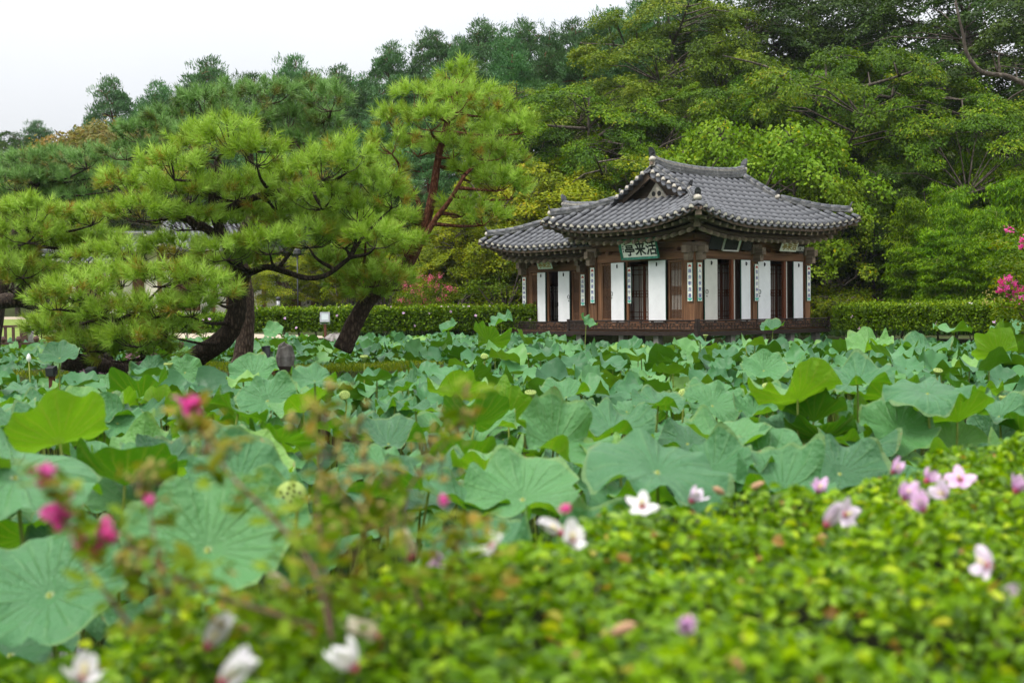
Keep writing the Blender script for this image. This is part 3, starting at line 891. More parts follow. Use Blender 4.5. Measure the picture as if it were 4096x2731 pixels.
# wall pieces: everything given in (u along wall, out = distance toward viewer)
def wallmap(ax, c):
    if ax == 'x': return lambda u, out, z: Vector((u, c - out, z))
    return lambda u, out, z: Vector((c - out, u, z))
def wbox(ax, c, u0, u1, o0, o1, z0, z1, mb):
    f = wallmap(ax, c); a = f(u0, o0, z0); b = f(u1, o1, z1)
    mb.box(min(a.x, b.x), max(a.x, b.x), min(a.y, b.y), max(a.y, b.y), z0, z1); return mb
def lattice(ax, c, u0, u1, z0, z1, rows=((0.0, .16), (.42, .58), (.86, 1.0)), nv=8, dark=False):
    fr = MB(); w = 0.06
    for a in ((u0, u0 + w, z0, z1), (u1 - w, u1, z0, z1), (u0 + w, u1 - w, z0, z0 + w), (u0 + w, u1 - w, z1 - w, z1)):
        wbox(ax, c, a[0], a[1], -0.03, 0.035, a[2], a[3], fr)
    root = fr.build('lattice_window', M_WOODV, PAV)
    pa = MB(); wbox(ax, c, u0 + w, u1 - w, -0.02, -0.012, z0 + w, z1 - w, pa); pa.build('paper', M_LATT if dark else M_PAPER, root)
    lb = MB(); a0, a1 = u0 + w, u1 - w; b0, b1 = z0 + w, z1 - w
    for i in range(nv):
        u = a0 + (a1 - a0) * (i + 0.5) / nv; wbox(ax, c, u - 0.008, u + 0.008, -0.008, 0.012, b0, b1, lb)
    for r0, r1 in rows:
        for i in range(6):
            z = b0 + (b1 - b0) * (r0 + (r1 - r0) * (i + 0.5) / 6); wbox(ax, c, a0, a1, -0.006, 0.014, z - 0.009, z + 0.009, lb)
    lb.build('lattice', M_LATT, root)
def door(ax, c, u0, u1, z0, z1, swing, mat, ring=None):
    """open leaf showing its papered side; swing: how far the far edge stands off the wall"""
    f = wallmap(ax, c)
    a = f(u0, 0.05 + swing[0], 0); b = f(u1, 0.05 + swing[1], 0)
    d = (b - a).normalized(); nrm = (f(0, 1, 0) - f(0, 0, 0))
    L = (b - a).length; sgn = 1 if d.cross(nrm).z > 0 else -1
    M4 = Matrix((d, nrm, Vector((0, 0, 1)))).transposed().to_4x4(); M4.translation = a
    mb = MB(); mb.box(0, L, -0.02, 0.0, z0, z1); fr = mb.build('door', M_TEAL, PAV, mat4=M4)
    p = MB(); p.box(0.008, L - 0.008, 0.001, 0.010, z0 + 0.008, z1 - 0.008); p.build('door_paper', mat, fr)
    hk = MB(); hk.box(L/2 - 0.016, L/2 + 0.012, 0.0125, 0.03, z1 - 0.15, z1 - 0.055); hk.tube([(L/2, 0.03, z1 - 0.06), (L/2 + .01, 0.05, z1 - 0.10), (L/2, 0.03, z1 - 0.16)], 0.008, 6)
    hk.build('hook', M_BLACK, fr)
    if ring is not None:
        u = L * ring; pts = [(u + 0.045 * math.cos(t_ * PI / 6), 0.02, z0 + 0.80 + 0.055 * math.sin(t_ * PI / 6)) for t_ in range(13)]
        r_ = MB(); r_.tube(pts, 0.007, 5); r_.lathe([(0.02, 0), (0.012, 0.015), (0, 0.016)], 8, Matrix.Translation((u, 0.0125, z0 + 0.68)) @ Matrix.Rotation(-PI/2, 4, 'X')); r_.build('ring_pull', M_BLACK, fr)
def jamb(ax, c, u0, u1, z0, z1, m=M_WOODV, o0=-0.05, o1=0.03, nm='door_jamb'):
    g = MB(); wbox(ax, c, u0, u1, o0, o1, z0, z1, g); g.build(nm, m, PAV)
# left face (x = 0)
lattice('y', 0.0, 3.02, 3.46, SILL + .03, LINT - .02)
jamb('y', 0.0, 3.463, 3.66, SILL, LINT); jamb('y', 0.0, 2.41, 2.50, SILL, LINT, o1=0.02)
jamb('y', 0.0, 2.503, 3.017, SILL, LINT, M_DARKROOM, -0.045, -0.02, 'wall_panel')
door('y', 0.0, 3.03, 2.48, SILL - .01, LINT - .01, (0.02, 0.10), M_WHITE, 0.06)
door('y', 0.0, 1.50, 0.92, SILL - .01, LINT - .01, (0.12, 0.02), M_WHITE)
jamb('y', 0.0, 1.40, 1.48, SILL, LINT, o1=0.02)
jamb('y', 0.0, 0.93, 1.397, SILL, LINT, M_DARKROOM, -0.045, -0.02, 'wall_panel')
lattice('y', 0.0, 0.37, 0.90, SILL + .03, LINT - .02)
jamb('y', 0.0, 0.17, 0.367, SILL, LINT)
# right face (y = 0)
for (u0, u1, s, m, rg) in ((0.31, 0.81, (0.02, 0.06), M_WHITE2, 0.15), (1.73, 2.17, (0.10, 0.02), M_WHITE, None), (2.56, 3.09, (0.02, 0.06), M_WHITE, 0.12), (4.08, 4.57, (0.10, 0.02), M_WHITE, None)):
    door('x', 0.0, u0, u1, SILL - .01, LINT - .01, s, m, rg)
for u0, u1 in ((0.163, 0.29), (2.23 - .0, 2.335), (2.555, 2.62), (4.60, 4.727)): jamb('x', 0.0, u0, u1, SILL, LINT)
for u0, u1 in ((0.293, 0.80), (1.72, 2.227), (2.623, 3.08), (4.05, 4.597)): jamb('x', 0.0, u0, u1, SILL, LINT, M_DARKROOM, -0.045, -0.02, 'wall_panel')
for u0 in (1.47, 3.80):
    jamb('x', 0.0, u0, u0 + 0.10, SILL, LINT, M_REDW, -0.06, 0.03); jamb('x', 0.0, u0 + 0.103, u0 + 0.2, SILL, LINT, M_PAPER, -0.05, -0.01, 'inner_sliding_door')
# wing face (x = WX)
lattice('y', WX, 7.42, 7.80, WS + .03, WL - .02, dark=True, nv=6); jamb('y', WX, 7.803, 7.93, WS, WL)
lattice('y', WX, 5.50, 5.88, WS + .03, WL - .02, nv=7); jamb('y', WX, 5.41, 5.497, WS, WL)
door('y', WX, 7.45, 7.03, WS - .01, WL - .01, (0.02, 0.08), M_WHITE); door('y', WX, 6.38, 5.90, WS - .01, WL - .01, (0.10, 0.02), M_WHITE, 0.92)
jamb('y', WX, 6.965, 7.03, WS, WL); jamb('y', WX, 6.30, 6.36, WS, WL)
jamb('y', WX, 7.033, 7.417, WS, WL, M_DARKROOM, -0.045, -0.02, 'wall_panel'); jamb('y', WX, 5.883, 6.297, WS, WL, M_DARKROOM, -0.045, -0.02, 'wall_panel')
jamb('y', WX, 3.95, 5.19, WS, WL, M_WOODV, -0.05, 0.0, 'wall_panel')
# back and side walls
for nm, (a, b, c_, d) in {'main_back': (0.16, X1 - .16, Y1 - .05, Y1), 'main_side': (X1 - .05, X1, 0.16, Y1 - .16), 'wing_back': (WX + WD - .05, WX + WD, Y1 + .02, WY1 - .14), 'wing_side': (WX + .14, WX + WD - .14, WY1 - .05, WY1)}.items():
    g = MB(); g.box(a, b, c_, d, 1.3, 3.9 if 'main' in nm else 3.5); g.build('wall_panel', M_WOODV, PAV)
for (a, b, c_, d, z) in ((0.02, X1 - .06, 0.02, Y1 - .06, 1.38), (WX + .02, WX + WD - .06, Y1 + .02, WY1 - .06, 1.34)):
    g = MB(); g.box(a, b, c_, d, z - .08, z); g.build('room_floor', M_WOODX, PAV)
    g = MB(); g.box(a + .1, b - .1, c_ + .1, d - .1, z + 2.35, z + 2.38); g.build('room_ceiling', M_DARKROOM, PAV)
# inner lattice screens
def screen(ax, c, u0, u1, z0, z1, n, m=M_REDW):
    pa = MB(); wbox(ax, c, u0, u1, -0.012, -0.004, z0, z1, pa); root = pa.build('inner_screen', M_PAPER, PAV)
    fr = MB(); W = (u1 - u0) / n; H = z1 - z0
    def b(a0, a1, b0, b1, t=0.02): wbox(ax, c, a0, a1, 0.0, t, b0, b1, fr)
    for i in range(n):
        a = u0 + i * W; e = a + W
        b(a, a + .045, z0, z1, .03); b(e - .045, e - .001, z0, z1, .03)
        b(a + .046, e - .046, z0, z0 + .10, .03); b(a + .046, e - .046, z1 - .06, z1, .03)
        for q in (0.13, 0.20):
            b(a + q, a + q + .016, z0 + .1, z1 - .06); b(e - q - .016, e - q, z0 + .1, z1 - .06)
        for f in (0.10, 0.18, 0.44, 0.49, 0.54, 0.82, 0.9):
            zz = z0 + H * f; b(a + .046, e - .046, zz, zz + .016, .018)
        for f in (0.44, 0.49):
            for q in (0.3, 0.5, 0.7): b(a + W * q, a + W * q + .016, z0 + H * f, z0 + H * (f + .05), .019)
    fr.build('fretwork', m, root)
screen('x', 0.62, 0.35, 2.3, 1.40, 3.05, 4); screen('x', 0.52, 2.55, 4.7, 1.40, 3.05, 4); screen('y', 0.5, 1.0, 2.9, 1.40, 3.05, 3)
screen('y', WX + 0.55, 5.4, 7.9, 1.36, 2.6, 5, M_DARKROOM)

# ---- veranda with low fretwork railing, base beams and stilts
DK = 1.23
def railing(ax, c, u0, u1, z0, pts=True):
    f = wallmap(ax, c)
    M_ = M_DKWOOD
    def bx(nm, a0, a1, o0, o1, z_0, z_1):
        g = MB(); wbox(ax, c, a0, a1, o0, o1, z_0, z_1, g); return g.build(nm, M_, PAV)
    g = MB(); g.tube([f(u0 - .06, 0, z0 + 0.24), f(u1 + .06, 0, z0 + 0.24)], 0.020, 8); top = g.build('top_rail', M_, PAV, True)
    bx('rail', u0, u1, -0.02, 0.02, z0 + 0.155, z0 + 0.185); bx('rail', u0, u1, -0.02, 0.02, z0 + 0.005, z0 + 0.03)
    n = max(2, int((u1 - u0) / 0.42))
    for i in range(n):
        u = u0 + (u1 - u0) * (i + 0.5) / n
        bx('baluster', u - 0.035, u + 0.035, -0.012, 0.012, z0 + 0.187, z0 + 0.223)
    fr = MB(); m = max(4, int((u1 - u0) / 0.115)); W = (u1 - u0) / m
    for i in range(m):
        a = u0 + i * W; k = i % 4
        h0, h1 = ((0.03, 0.155), (0.03, 0.115), (0.07, 0.155), (0.03, 0.155))[k]
        wbox(ax, c, a + W * .35, a + W * .62, -0.011, 0.011, z0 + h0, z0 + h1, fr)
        zz = z0 + (0.115, 0.062, 0.115, 0.062)[k]
        wbox(ax, c, a + W * (-.1), a + W * 1.2, -0.010, 0.010, zz, zz + .016, fr)
        wbox(ax, c, a + W * .85, a + W * 1.0, -0.009, 0.009, z0 + 0.05, z0 + 0.135, fr)
    fr.build('fretwork', M_, PAV)
    if pts:
        for u in (u0 - .03, u1 + .03): bx('railing_post', u - 0.035, u + 0.035, -0.034, 0.036, z0 - 0.1, z0 + 0.29)
RO = 0.62
railing('y', -RO, -RO + .05, 4.2, DK); railing('x', -RO, -RO + .05, 5.07, DK)
railing('y', WX - .55, 4.2, 8.45, DK - .05)
def slab(nm, a, b, c_, d, z0, z1, m): g = MB(); g.box(a, b, c_, d, z0, z1); return g.build(nm, m, PAV)
npl = 14
for i in range(npl):  # deck boards
    y0 = -RO + .02 + (Y1 + RO) * i / npl; slab('deck_board', -RO + .03, -0.085, y0, y0 + (Y1 + RO) / npl - .006, DK - .04, DK, M_WOODX)
for i in range(16):
    x0 = -0.08 + (X1 + .15) * i / 16; slab('deck_board', x0, x0 + (X1 + .15) / 16 - .006, -RO + .03, -0.085, DK - .04, DK, M_WOODY)
for i in range(12):
    y0 = 3.82 + 4.6 * i / 12; slab('deck_board', WX - .55, WX - .09, y0, y0 + 4.6 / 12 - .006, DK - .09, DK - .05, M_WOODX)
slab('base_beam', -RO - .045, -RO + .05, -RO - .045, 4.25, DK - .155, DK - .045, M_DKWOOD)
slab('base_beam', -RO + .053, 5.10, -RO - .045, -RO + .05, DK - .155, DK - .045, M_DKWOOD)
slab('base_beam', WX - .60, WX - .50, 4.26, 8.5, DK - .23, DK - .095, M_DKWOOD)
slab('base_beam', -RO + .053, X1, Y1 - .1, Y1, DK - .2, DK - .07, M_DKWOOD)
slab('sill_beam', -0.07, 0.09, 0.16, Y1 - .16, DK + .002, SILL - .012, M_WOODY); slab('sill_beam', 0.16, X1 - .16, -0.07, 0.09, DK + .002, SILL - .012, M_WOODX)
slab('sill_beam', WX - .07, WX + .09, Y1 + .02, WY1 - .14, DK - .048, WS - .012, M_WOODY)
for x, y in ((-.45, -.45), (0.9, -.45), (2.2, -.45), (3.5, -.45), (4.7, -.45), (-.45, 0.9), (-.45, 2.2), (-.45, 3.9), (0.8, 5.4), (0.8, 7.9), (2.5, 2), (4, 3), (3.2, 7.8), (3.2, 5)):
    g = MB(); g.box(x - .09, x + .09, y - .09, y + .09, -0.6, DK - .1); g.build('stilt', M_STONE, PAV)

# ------------------------------------------------------------------ signboards (hang on the pavilion: things of their own)
PM = PAV.matrix_basis.copy() if False else Matrix.Translation((4.83, 30.0, 0)) @ Matrix.Rotation(math.radians(40), 4, 'Z')
M_INK = mat_simple('black_ink', (0.012, 0.018, 0.014), 0.6, 0.3, 0.2, 12)
M_BLUEINK = mat_simple('blue_ink', (0.02, 0.05, 0.28), 0.6, 0.3, 0.2, 12)
M_GOLD = mat_simple('ochre_paint', (0.34, 0.24, 0.05), 0.6, 0.3, 0.2, 12)
M_CREAM = mat_simple('cream_board', (0.80, 0.80, 0.72), 0.8, 0.2, 0.05, 6)
M_PALEGRN = mat_simple('pale_green_board', (0.52, 0.62, 0.50), 0.8, 0.2, 0.08, 6)
M_FRGRN = mat_simple('green_blue_frame', (0.035, 0.20, 0.13), 0.6, 0.3, 0.5, 16)
M_BLKB = mat_simple('black_board', (0.02, 0.022, 0.022), 0.6, 0.3, 0.2, 8)
M_LETW = mat_simple('white_lettering', (0.7, 0.7, 0.66), 0.7, 0.2, 0.1, 8)
M_REDF = mat_simple('red_lotus_paint', (0.45, 0.06, 0.04), 0.7, 0.2, 0.2, 20)
M_TURQ = mat_simple('turquoise_paint', (0.10, 0.45, 0.36), 0.7, 0.2, 0.2, 20)
def plaque_frame(ax, u, out, z, lean=0.0, c=0.0):
    """matrix whose X runs to the viewer's right, Y up the board, Z toward the viewer"""
    if ax == 'y': p = Vector((c - out, u, z)); X = Vector((0, -1, 0)); N = Vector((-1, 0, 0))
    else: p = Vector((u, c - out, z)); X = Vector((1, 0, 0)); N = Vector((0, -1, 0))
    up = Vector((0, 0, 1))
    Mr = Matrix.Rotation(-lean, 3, X)
    N2 = Mr @ N; U2 = Mr @ up
    M4 = Matrix((X, U2, N2)).transposed().to_4x4(); M4.translation = p
    return PM @ M4
def plaque(name, M4, w, h, board, frame, fw, label, skew=0.0):
    root = ob(name, None, mat4=M4, label=label, cat='signboard')
    g = MB(); g.box(-w/2, w/2, -h/2, h/2, -0.02, 0.0); g.build('board', board, root)
    if frame:
        fr = MB()
        # flared frame: wider at the front edge
        o_ = fw
        for (ax0, ay0, ax1, ay1, bx0, by0, bx1, by1) in ((-w/2, -h/2, w/2, -h/2, -w/2 - o_, -h/2 - o_, w/2 + o_, -h/2 - o_), (w/2, -h/2, w/2, h/2, w/2 + o_, -h/2 - o_, w/2 + o_, h/2 + o_), (w/2, h/2, -w/2, h/2, w/2 + o_, h/2 + o_, -w/2 - o_, h/2 + o_), (-w/2, h/2, -w/2, -h/2, -w/2 - o_, h/2 + o_, -w/2 - o_, -h/2 - o_)):
            fr.quad((ax0, ay0, 0.002), (ax1, ay1, 0.002), (bx1, by1, 0.05), (bx0, by0, 0.05))
            fr.quad((bx0, by0, 0.05), (bx1, by1, 0.05), (bx1, by1, -0.02), (bx0, by0, -0.02))
        fr.build('frame', frame, root)
    return root
def letters(root, s, size, mat, x0, dx, y=0.0, dy=0.0, sy=1.0, bold=0.0):
    for i, ch in enumerate(s):
        me = text_mesh(ch, size, mat)
        ob('character', me, root, loc=(x0 + dx * i, y + dy * i, 0.006), scale=(1, sy, 1))
r_ = plaque('signboard', plaque_frame('y', 1.62, 0.42, 3.43, math.radians(-15)), 1.26, 0.46, M_CREAM, M_FRGRN, 0.06, 'large white board with three black characters in a green frame over the doorway')
letters(r_, '亭来活', 0.40, M_INK, -0.34, 0.40, 0.0, 0)
letters(r_, '海観書', 0.05, M_INK, -0.58, 0, 0.08, -0.07)
r_ = plaque('signboard', plaque_frame('y', 6.72, 0.42, 3.20, math.radians(-20), WX), 0.66, 0.26, M_PALEGRN, None, 0, 'small pale green board with gold seal characters under the lower wing roof')
letters(r_, '亭来活', 0.20, M_GOLD, -0.18, 0.19)
r_ = plaque('signboard', plaque_frame('x', 3.62, 0.36, 3.50, math.radians(-24)), 0.74, 0.30, M_CREAM, None, 0, 'cream board with gold characters hanging beneath the eaves of the right bay')
letters(r_, '亭来活', 0.22, M_GOLD, -0.22, 0.22)
r_ = plaque('signboard', plaque_frame('x', 4.30, 0.22, 3.46, math.radians(-14)), 0.42, 0.24, M_BLKB, None, 0, 'small black board with white characters beside the gold lettered board')
letters(r_, '窩磯晚', 0.14, M_LETW, -0.12, 0.12)
t = NT('rows_of_small_writing')
tc = t.n('TexCoord').outputs['Object']
br = t.n('TexBrick', {'Vector': tc, 'Scale': 1.0, 'Mortar Size': 0.010, 'Brick Width': 0.022, 'Row Height': 0.032, 'Color1': (0.5, 0.5, 0.46, 1), 'Color2': (0.06, 0.06, 0.06, 1), 'Mortar': (0.018, 0.02, 0.02, 1), 'Bias': 0.25}); br.offset = 0.0
c = t.mix(t.math('GREATER_THAN', t.noise(160, 2), 0.5), br.outputs[0], (0.02, 0.022, 0.022))
M_SMALLTXT = t.fin(t.bsdf(c, 0.7, 0.2))
for u, w, h, z, fr_, lb in ((0.62, 0.50, 0.36, 3.52, None, 'black board of small white writing next to the corner bracket'), (1.25, 0.60, 0.36, 3.52, M_CREAM, 'black board of small writing in a pale frame under the round rafters'), (1.92, 0.40, 0.28, 3.49, None, 'narrow black board of small writing left of the middle post')):
    r_ = plaque('signboard', plaque_frame('x', u, 0.22, z, math.radians(-20)), w, h, M_SMALLTXT, fr_, 0.025, lb)
# vertical couplet boards on the posts
def couplet(ax, u, c, s, label, z0=1.98, z1=2.99, w=0.165, out=0.125):
    M4 = plaque_frame(ax, u, out, (z0 + z1) / 2, 0.0, c); h = z1 - z0
    root = ob('couplet_board', None, mat4=M4, label=label, cat='signboard', group='white couplet boards on the pavilion posts')
    g = MB(); g.box(-w/2, w/2, -h/2, h/2, -0.02, 0.0); g.build('board', M_CREAM, root)
    g = MB(); g.box(-w/2 - .008, -w/2 - .0005, -h/2 - .008, h/2 + .008, -0.022, 0.003); g.box(w/2 + .0005, w/2 + .008, -h/2 - .008, h/2 + .008, -0.022, 0.003); g.build('edge', M_TEAL, root)
    f = MB()
    for k in range(7):
        a = PI * k / 6; d = Vector((math.cos(a), math.sin(a), 0)); s_ = Vector((-d.y, d.x, 0)); o_ = Vector((0, h/2 - 0.10, 0.003))
        f.quad(o_, o_ + d * 0.035 + s_ * 0.014, o_ + d * 0.068, o_ + d * 0.035 - s_ * 0.014)
    f.build('painted_lotus', M_REDF, root)
    f = MB(); pts = [(math.cos(PI + PI * k / 8) * w * 0.46, -h/2 + 0.085 + math.sin(PI + PI * k / 8) * 0.075, 0.003) for k in range(9)]
    f.add(pts, [tuple(range(9))]); f.build('painted_leaf', M_TURQ, root)
    n = len(s)
    for i, ch in enumerate(s):
        ob('character', text_mesh(ch, 0.115, M_BLUEINK, bold=0.0), root, loc=(0, h/2 - 0.21 - (h - 0.36) * i / (n - 1), 0.004))
couplet('y', 0.06, 0.0, '蓮房朝洗墨', 'white board with blue characters on the doorway-side face of the near corner post')
couplet('x', 0.06, 0.0, '人在夜繁園', 'white board with blue characters on the garden-side face of the near corner post')
couplet('y', Y1 - 0.04, 0.0, '專後東無音', 'white board with blue characters on the post between wing and main hall')
couplet('x', X1/2, 0.0, '客来羊仲逕', 'white board with blue characters on the middle post of the two-door side')
couplet('x', X1 - 0.04, 0.0, '樹下青永閑', 'white board with blue characters on the last post by the dark trees')
couplet('y', 5.30, WX, '巡除鶴一度', 'white board with blue characters on the inner post of the lower wing', 1.92, 2.86)
couplet('y', WY1 - 0.03, WX, '山明神現佳', 'white board with blue characters on the outermost post of the lower wing', 1.92, 2.86)
couplet('y', 2.36, 0.0, '龍兵幽千里', 'white board with blue characters hung inside the open doorway', 1.95, 2.95, 0.13, 0.03)
# ------------------------------------------------------------------ lotus
t = NT('lotus_blade')
rndo = t.n('ObjectInfo').outputs['Random']
tc = t.n('TexCoord').outputs['Object']
sx = t.n('SeparateXYZ', {0: tc})
ang = t.math('ARCTAN2', sx.outputs[1], sx.outputs[0])
rad = t.math('SQRT', t.math('ADD', t.math('MULTIPLY', sx.outputs[0], sx.outputs[0]), t.math('MULTIPLY', sx.outputs[1], sx.outputs[1])))
vein = t.math('ABSOLUTE', t.math('SINE', t.math('MULTIPLY', t.math('ADD', ang, t.math('ADD', t.math('MULTIPLY', t.math('SINE', t.math('MULTIPLY_ADD', ang, 3.0, t.math('MULTIPLY', rndo, 9.0))), 0.05), t.math('MULTIPLY', t.noise(3.0, 2), 0.12))), 10.5)))          # 21 ribs round the blade
thin = t.math('MULTIPLY_ADD', rad, 0.55, 0.12)
rib = t.math('SUBTRACT', 1.0, t.math('DIVIDE', vein, thin, 0.0, True), 0.0, True)
rib = t.math('MULTIPLY', rib, t.math('SUBTRACT', 1.15, rad, 0.0, True))
ctr = t.math('SUBTRACT', 1.0, t.math('DIVIDE', rad, 0.07), 0.0, True)
rnd = t.n('ObjectInfo').outputs['Random']
tin = t.n('Attribute', attribute_name='tint').outputs['Fac']
tone = t.n('Attribute', attribute_type='OBJECT', attribute_name='tone').outputs['Fac']
rr = t.math('ADD', tone, 0.0)
nz = t.noise(2.2, 5, 0.6)
top = t.ramp(rr, [(0.0, (0.018, 0.08, 0.026)), (0.3, (0.04, 0.145, 0.046)), (0.65, (0.072, 0.21, 0.062)), (0.85, (0.12, 0.275, 0.058)), (1.0, (0.19, 0.34, 0.045))])
top = t.mix(t.math('MULTIPLY', nz, 0.35), top, (0.10, 0.25, 0.115))
top = t.mix(t.math('MULTIPLY', rib, 0.38), top, (0.20, 0.36, 0.13))
top = t.mix(ctr, top, (0.5, 0.56, 0.25))
edge = t.math('MULTIPLY', t.math('GREATER_THAN', rad, 0.975), 0.2)
top = t.mix(edge, top, (0.30, 0.36, 0.08))
brn = t.math('MULTIPLY', t.math('GREATER_THAN', t.math('ADD', t.math('MULTIPLY', rad, 0.55), t.math('MULTIPLY', t.noise(7.0, 5, .65, t.n('Vector' + 'Math', {0: tc, 1: t.n('ObjectInfo').outputs['Location']}, operation='ADD').outputs[0]), 0.6)), 0.93), 0.8)
top = t.mix(brn, top, (0.20, 0.17, 0.06))
# scattered water drops
vo = t.n('TexVoronoi', {'Scale': 26.0, 'Vector': tc}, feature='F1')
drop = t.math('LESS_THAN', vo.outputs['Distance'], t.math('MULTIPLY', t.math('SUBTRACT', t.noise(3.0, 2), 0.55, 0.0, True), 0.9))
top = t.mix(t.math('MULTIPLY', drop, 0.55), top, (0.6, 0.7, 0.66))
und = t.ramp(rr, [(0.0, (0.045, 0.14, 0.008)), (0.5, (0.09, 0.22, 0.010)), (1.0, (0.17, 0.32, 0.018))])
und = t.mix(t.math('MULTIPLY', rib, 0.6), und, (0.30, 0.30, 0.07))
bf = t.n('NewGeometry').outputs['Backfacing']
col = t.mix(bf, top, und)
h = t.math('ADD', t.math('MULTIPLY', rib, 0.5), t.math('MULTIPLY', t.noise(6, 5, .6), 0.9))
p = t.bsdf(col, 0.42, 0.30, h, 0.6, 0.04)
tl = t.n('BsdfTranslucent', {'Color': t.mix(1.0, und, (1.5, 1.6, 0.5), 'MULTIPLY')})
M_LOTUS = t.fin(t.n('MixShader', {0: t.math('MULTIPLY_ADD', bf, 0.20, 0.13), 1: p, 2: tl}))
M_LSTEM = mat_simple('lotus_stem', (0.20, 0.25, 0.045), 0.6, 0.3, 0.25, 10)
M_POD = mat_simple('lotus_pod', (0.27, 0.36, 0.09), 0.7, 0.25, 0.15, 20)
M_SEED = mat_simple('lotus_seed_hole', (0.08, 0.09, 0.03), 0.8, 0.2, 0.3, 20)
M_DRYLEAF = mat_simple('withered_lotus', (0.30, 0.27, 0.13), 0.9, 0.1, 0.35, 6, 0.6)

def blade_np(seed, rings=11, segs=72, cup=0.22, wave=0.09, fold=0.0, notch=True, droop=0.0):
    """unit-radius lotus blade centred on its stalk; returns V, F"""
    r_ = np.random.default_rng(seed)
    rr = np.concatenate([[0.0], np.linspace(0.10, 1, rings) ** 0.9])
    th = np.linspace(0, 2 * PI, segs, endpoint=False)
    R, T = np.meshgrid(rr, th, indexing='ij')
    out = 1 + 0.05 * np.sin(2 * T + r_.uniform(0, 6)) + 0.03 * np.sin(5 * T + r_.uniform(0, 6)) + 0.02 * np.sin(11 * T + r_.uniform(0, 6))
    if notch:
        a0 = r_.uniform(0, 2 * PI)
        for a in (a0, a0 + PI):
            dd = (T - a + PI) % (2 * PI) - PI
            out = out - 0.11 * np.exp(-(dd / 0.10) ** 2) * R ** 3
    X = R * out * np.cos(T); Y = R * out * np.sin(T)
    Z = cup * (R ** 1.5) - 0.06 * np.exp(-(R / 0.12) ** 2)
    for k, am in ((2, 0.9), (3, 1.0), (4, .9), (6, .9), (8, 0.7), (11, 0.42), (16, .15)):
        Z = Z + wave * am * r_.uniform(0.4, 1.1) * np.sin(k * T + r_.uniform(0, 6.28)) * R ** (2.2 + k * 0.12)
    Z = Z - droop * R ** 3
    # rim undulation drawn in a little
    Z = Z + 0.008 * np.cos(21 * T) * R * (1.1 - R) + 0.02 * np.sin(7 * T + 2.2 * np.sin(3 * T + r_.uniform(0, 6))) * R ** 5 + 0.03 * np.sin(9 * X + r_.uniform(0, 6)) * np.sin(7 * Y + r_.uniform(0, 6)) * R
    if fold:
        c = X * math.cos(a0 if notch else 0) + Y * math.sin(a0 if notch else 0)
        s_ = -X * math.sin(a0 if notch else 0) + Y * math.cos(a0 if notch else 0)
        Z = Z + fold * np.abs(s_) ** 1.4
    V = np.stack([X, Y, Z], -1).reshape(-1, 3)
    nR = len(rr); I = np.arange(nR * segs).reshape(nR, segs)
    Fq = np.stack([I[:-1], I[1:], np.roll(I[1:], -1, 1), np.roll(I[:-1], -1, 1)], -1).reshape(-1, 4)
    return V, Fq
BLADES = []
BPAR = [(0.24, .10, 0, 0), (0.34, .14, 0, 0), (0.18, .16, 0, 0), (0.46, .13, 0, 0), (0.28, .18, 0, 0), (0.15, .11, .40, 0), (0.34, .17, .2, 0), (0.24, .16, 0, .28), (0.5, .15, .1, 0), (0.30, .08, 0, 0), (0.18, .18, .25, .15), (0.38, .18, 0, .15)]
for i, (cu, wv, fo, dr) in enumerate(BPAR):
    V, Fq = blade_np(100 + i, cup=cu, wave=wv, fold=fo, droop=dr)
    BLADES.append(npmesh('blade', V, Fq, M_LOTUS, True, np.full(len(V), 0.0)))
ISLE = lambda x, y: ((x - ISL[0]) / ISL[2]) ** 2 + ((y - ISL[1]) / ISL[3]) ** 2
def tilt_m(az, tilt, spin):
    """blade normal leans by tilt toward azimuth az (0 = +X)"""
    ax = Vector((-math.sin(az), math.cos(az), 0))
    return Matrix.Rotation(tilt, 4, ax) @ Matrix.Rotation(spin, 4, 'Z')
LG = 'lotus leaves crowding the pond'
def stem_mesh(p, foot, r):
    mb = MB(); mid = p.lerp(foot, 0.5) + Vector((random.uniform(-.05, .05), random.uniform(-.05, .05), 0))
    pts = spline([p - p, mid - p, foot - p], 4)
    mb.tube(pts, [r * 0.8] + [r] * (len(pts) - 1), 6); return mb.mesh('stem', M_LSTEM, True)
def lotus(p, R, az, tilt, label, blade=None, spin=None, group=LG, tone=None):
    p = Vector(p)
    root = ob('lotus_leaf', None, loc=p, label=label, cat='lotus leaf', group=group)
    M4 = tilt_m(az, tilt, random.uniform(0, 6.28) if spin is None else spin) @ Matrix.Diagonal((R, R, R, 1))
    b = ob('blade', BLADES[random.randrange(len(BLADES)) if blade is None else blade], root, mat4=M4)
    b['tone'] = float(random.betavariate(1.5, 2.2) if tone is None else tone)
    foot = Vector((p.x + random.uniform(-.12, .12), p.y + random.uniform(-.12, .12), -0.05))
    ob('stem', stem_mesh(p, foot, 0.0085), root)
    return root
TOCAM = -PI / 2          # lean of the blade face toward the viewer
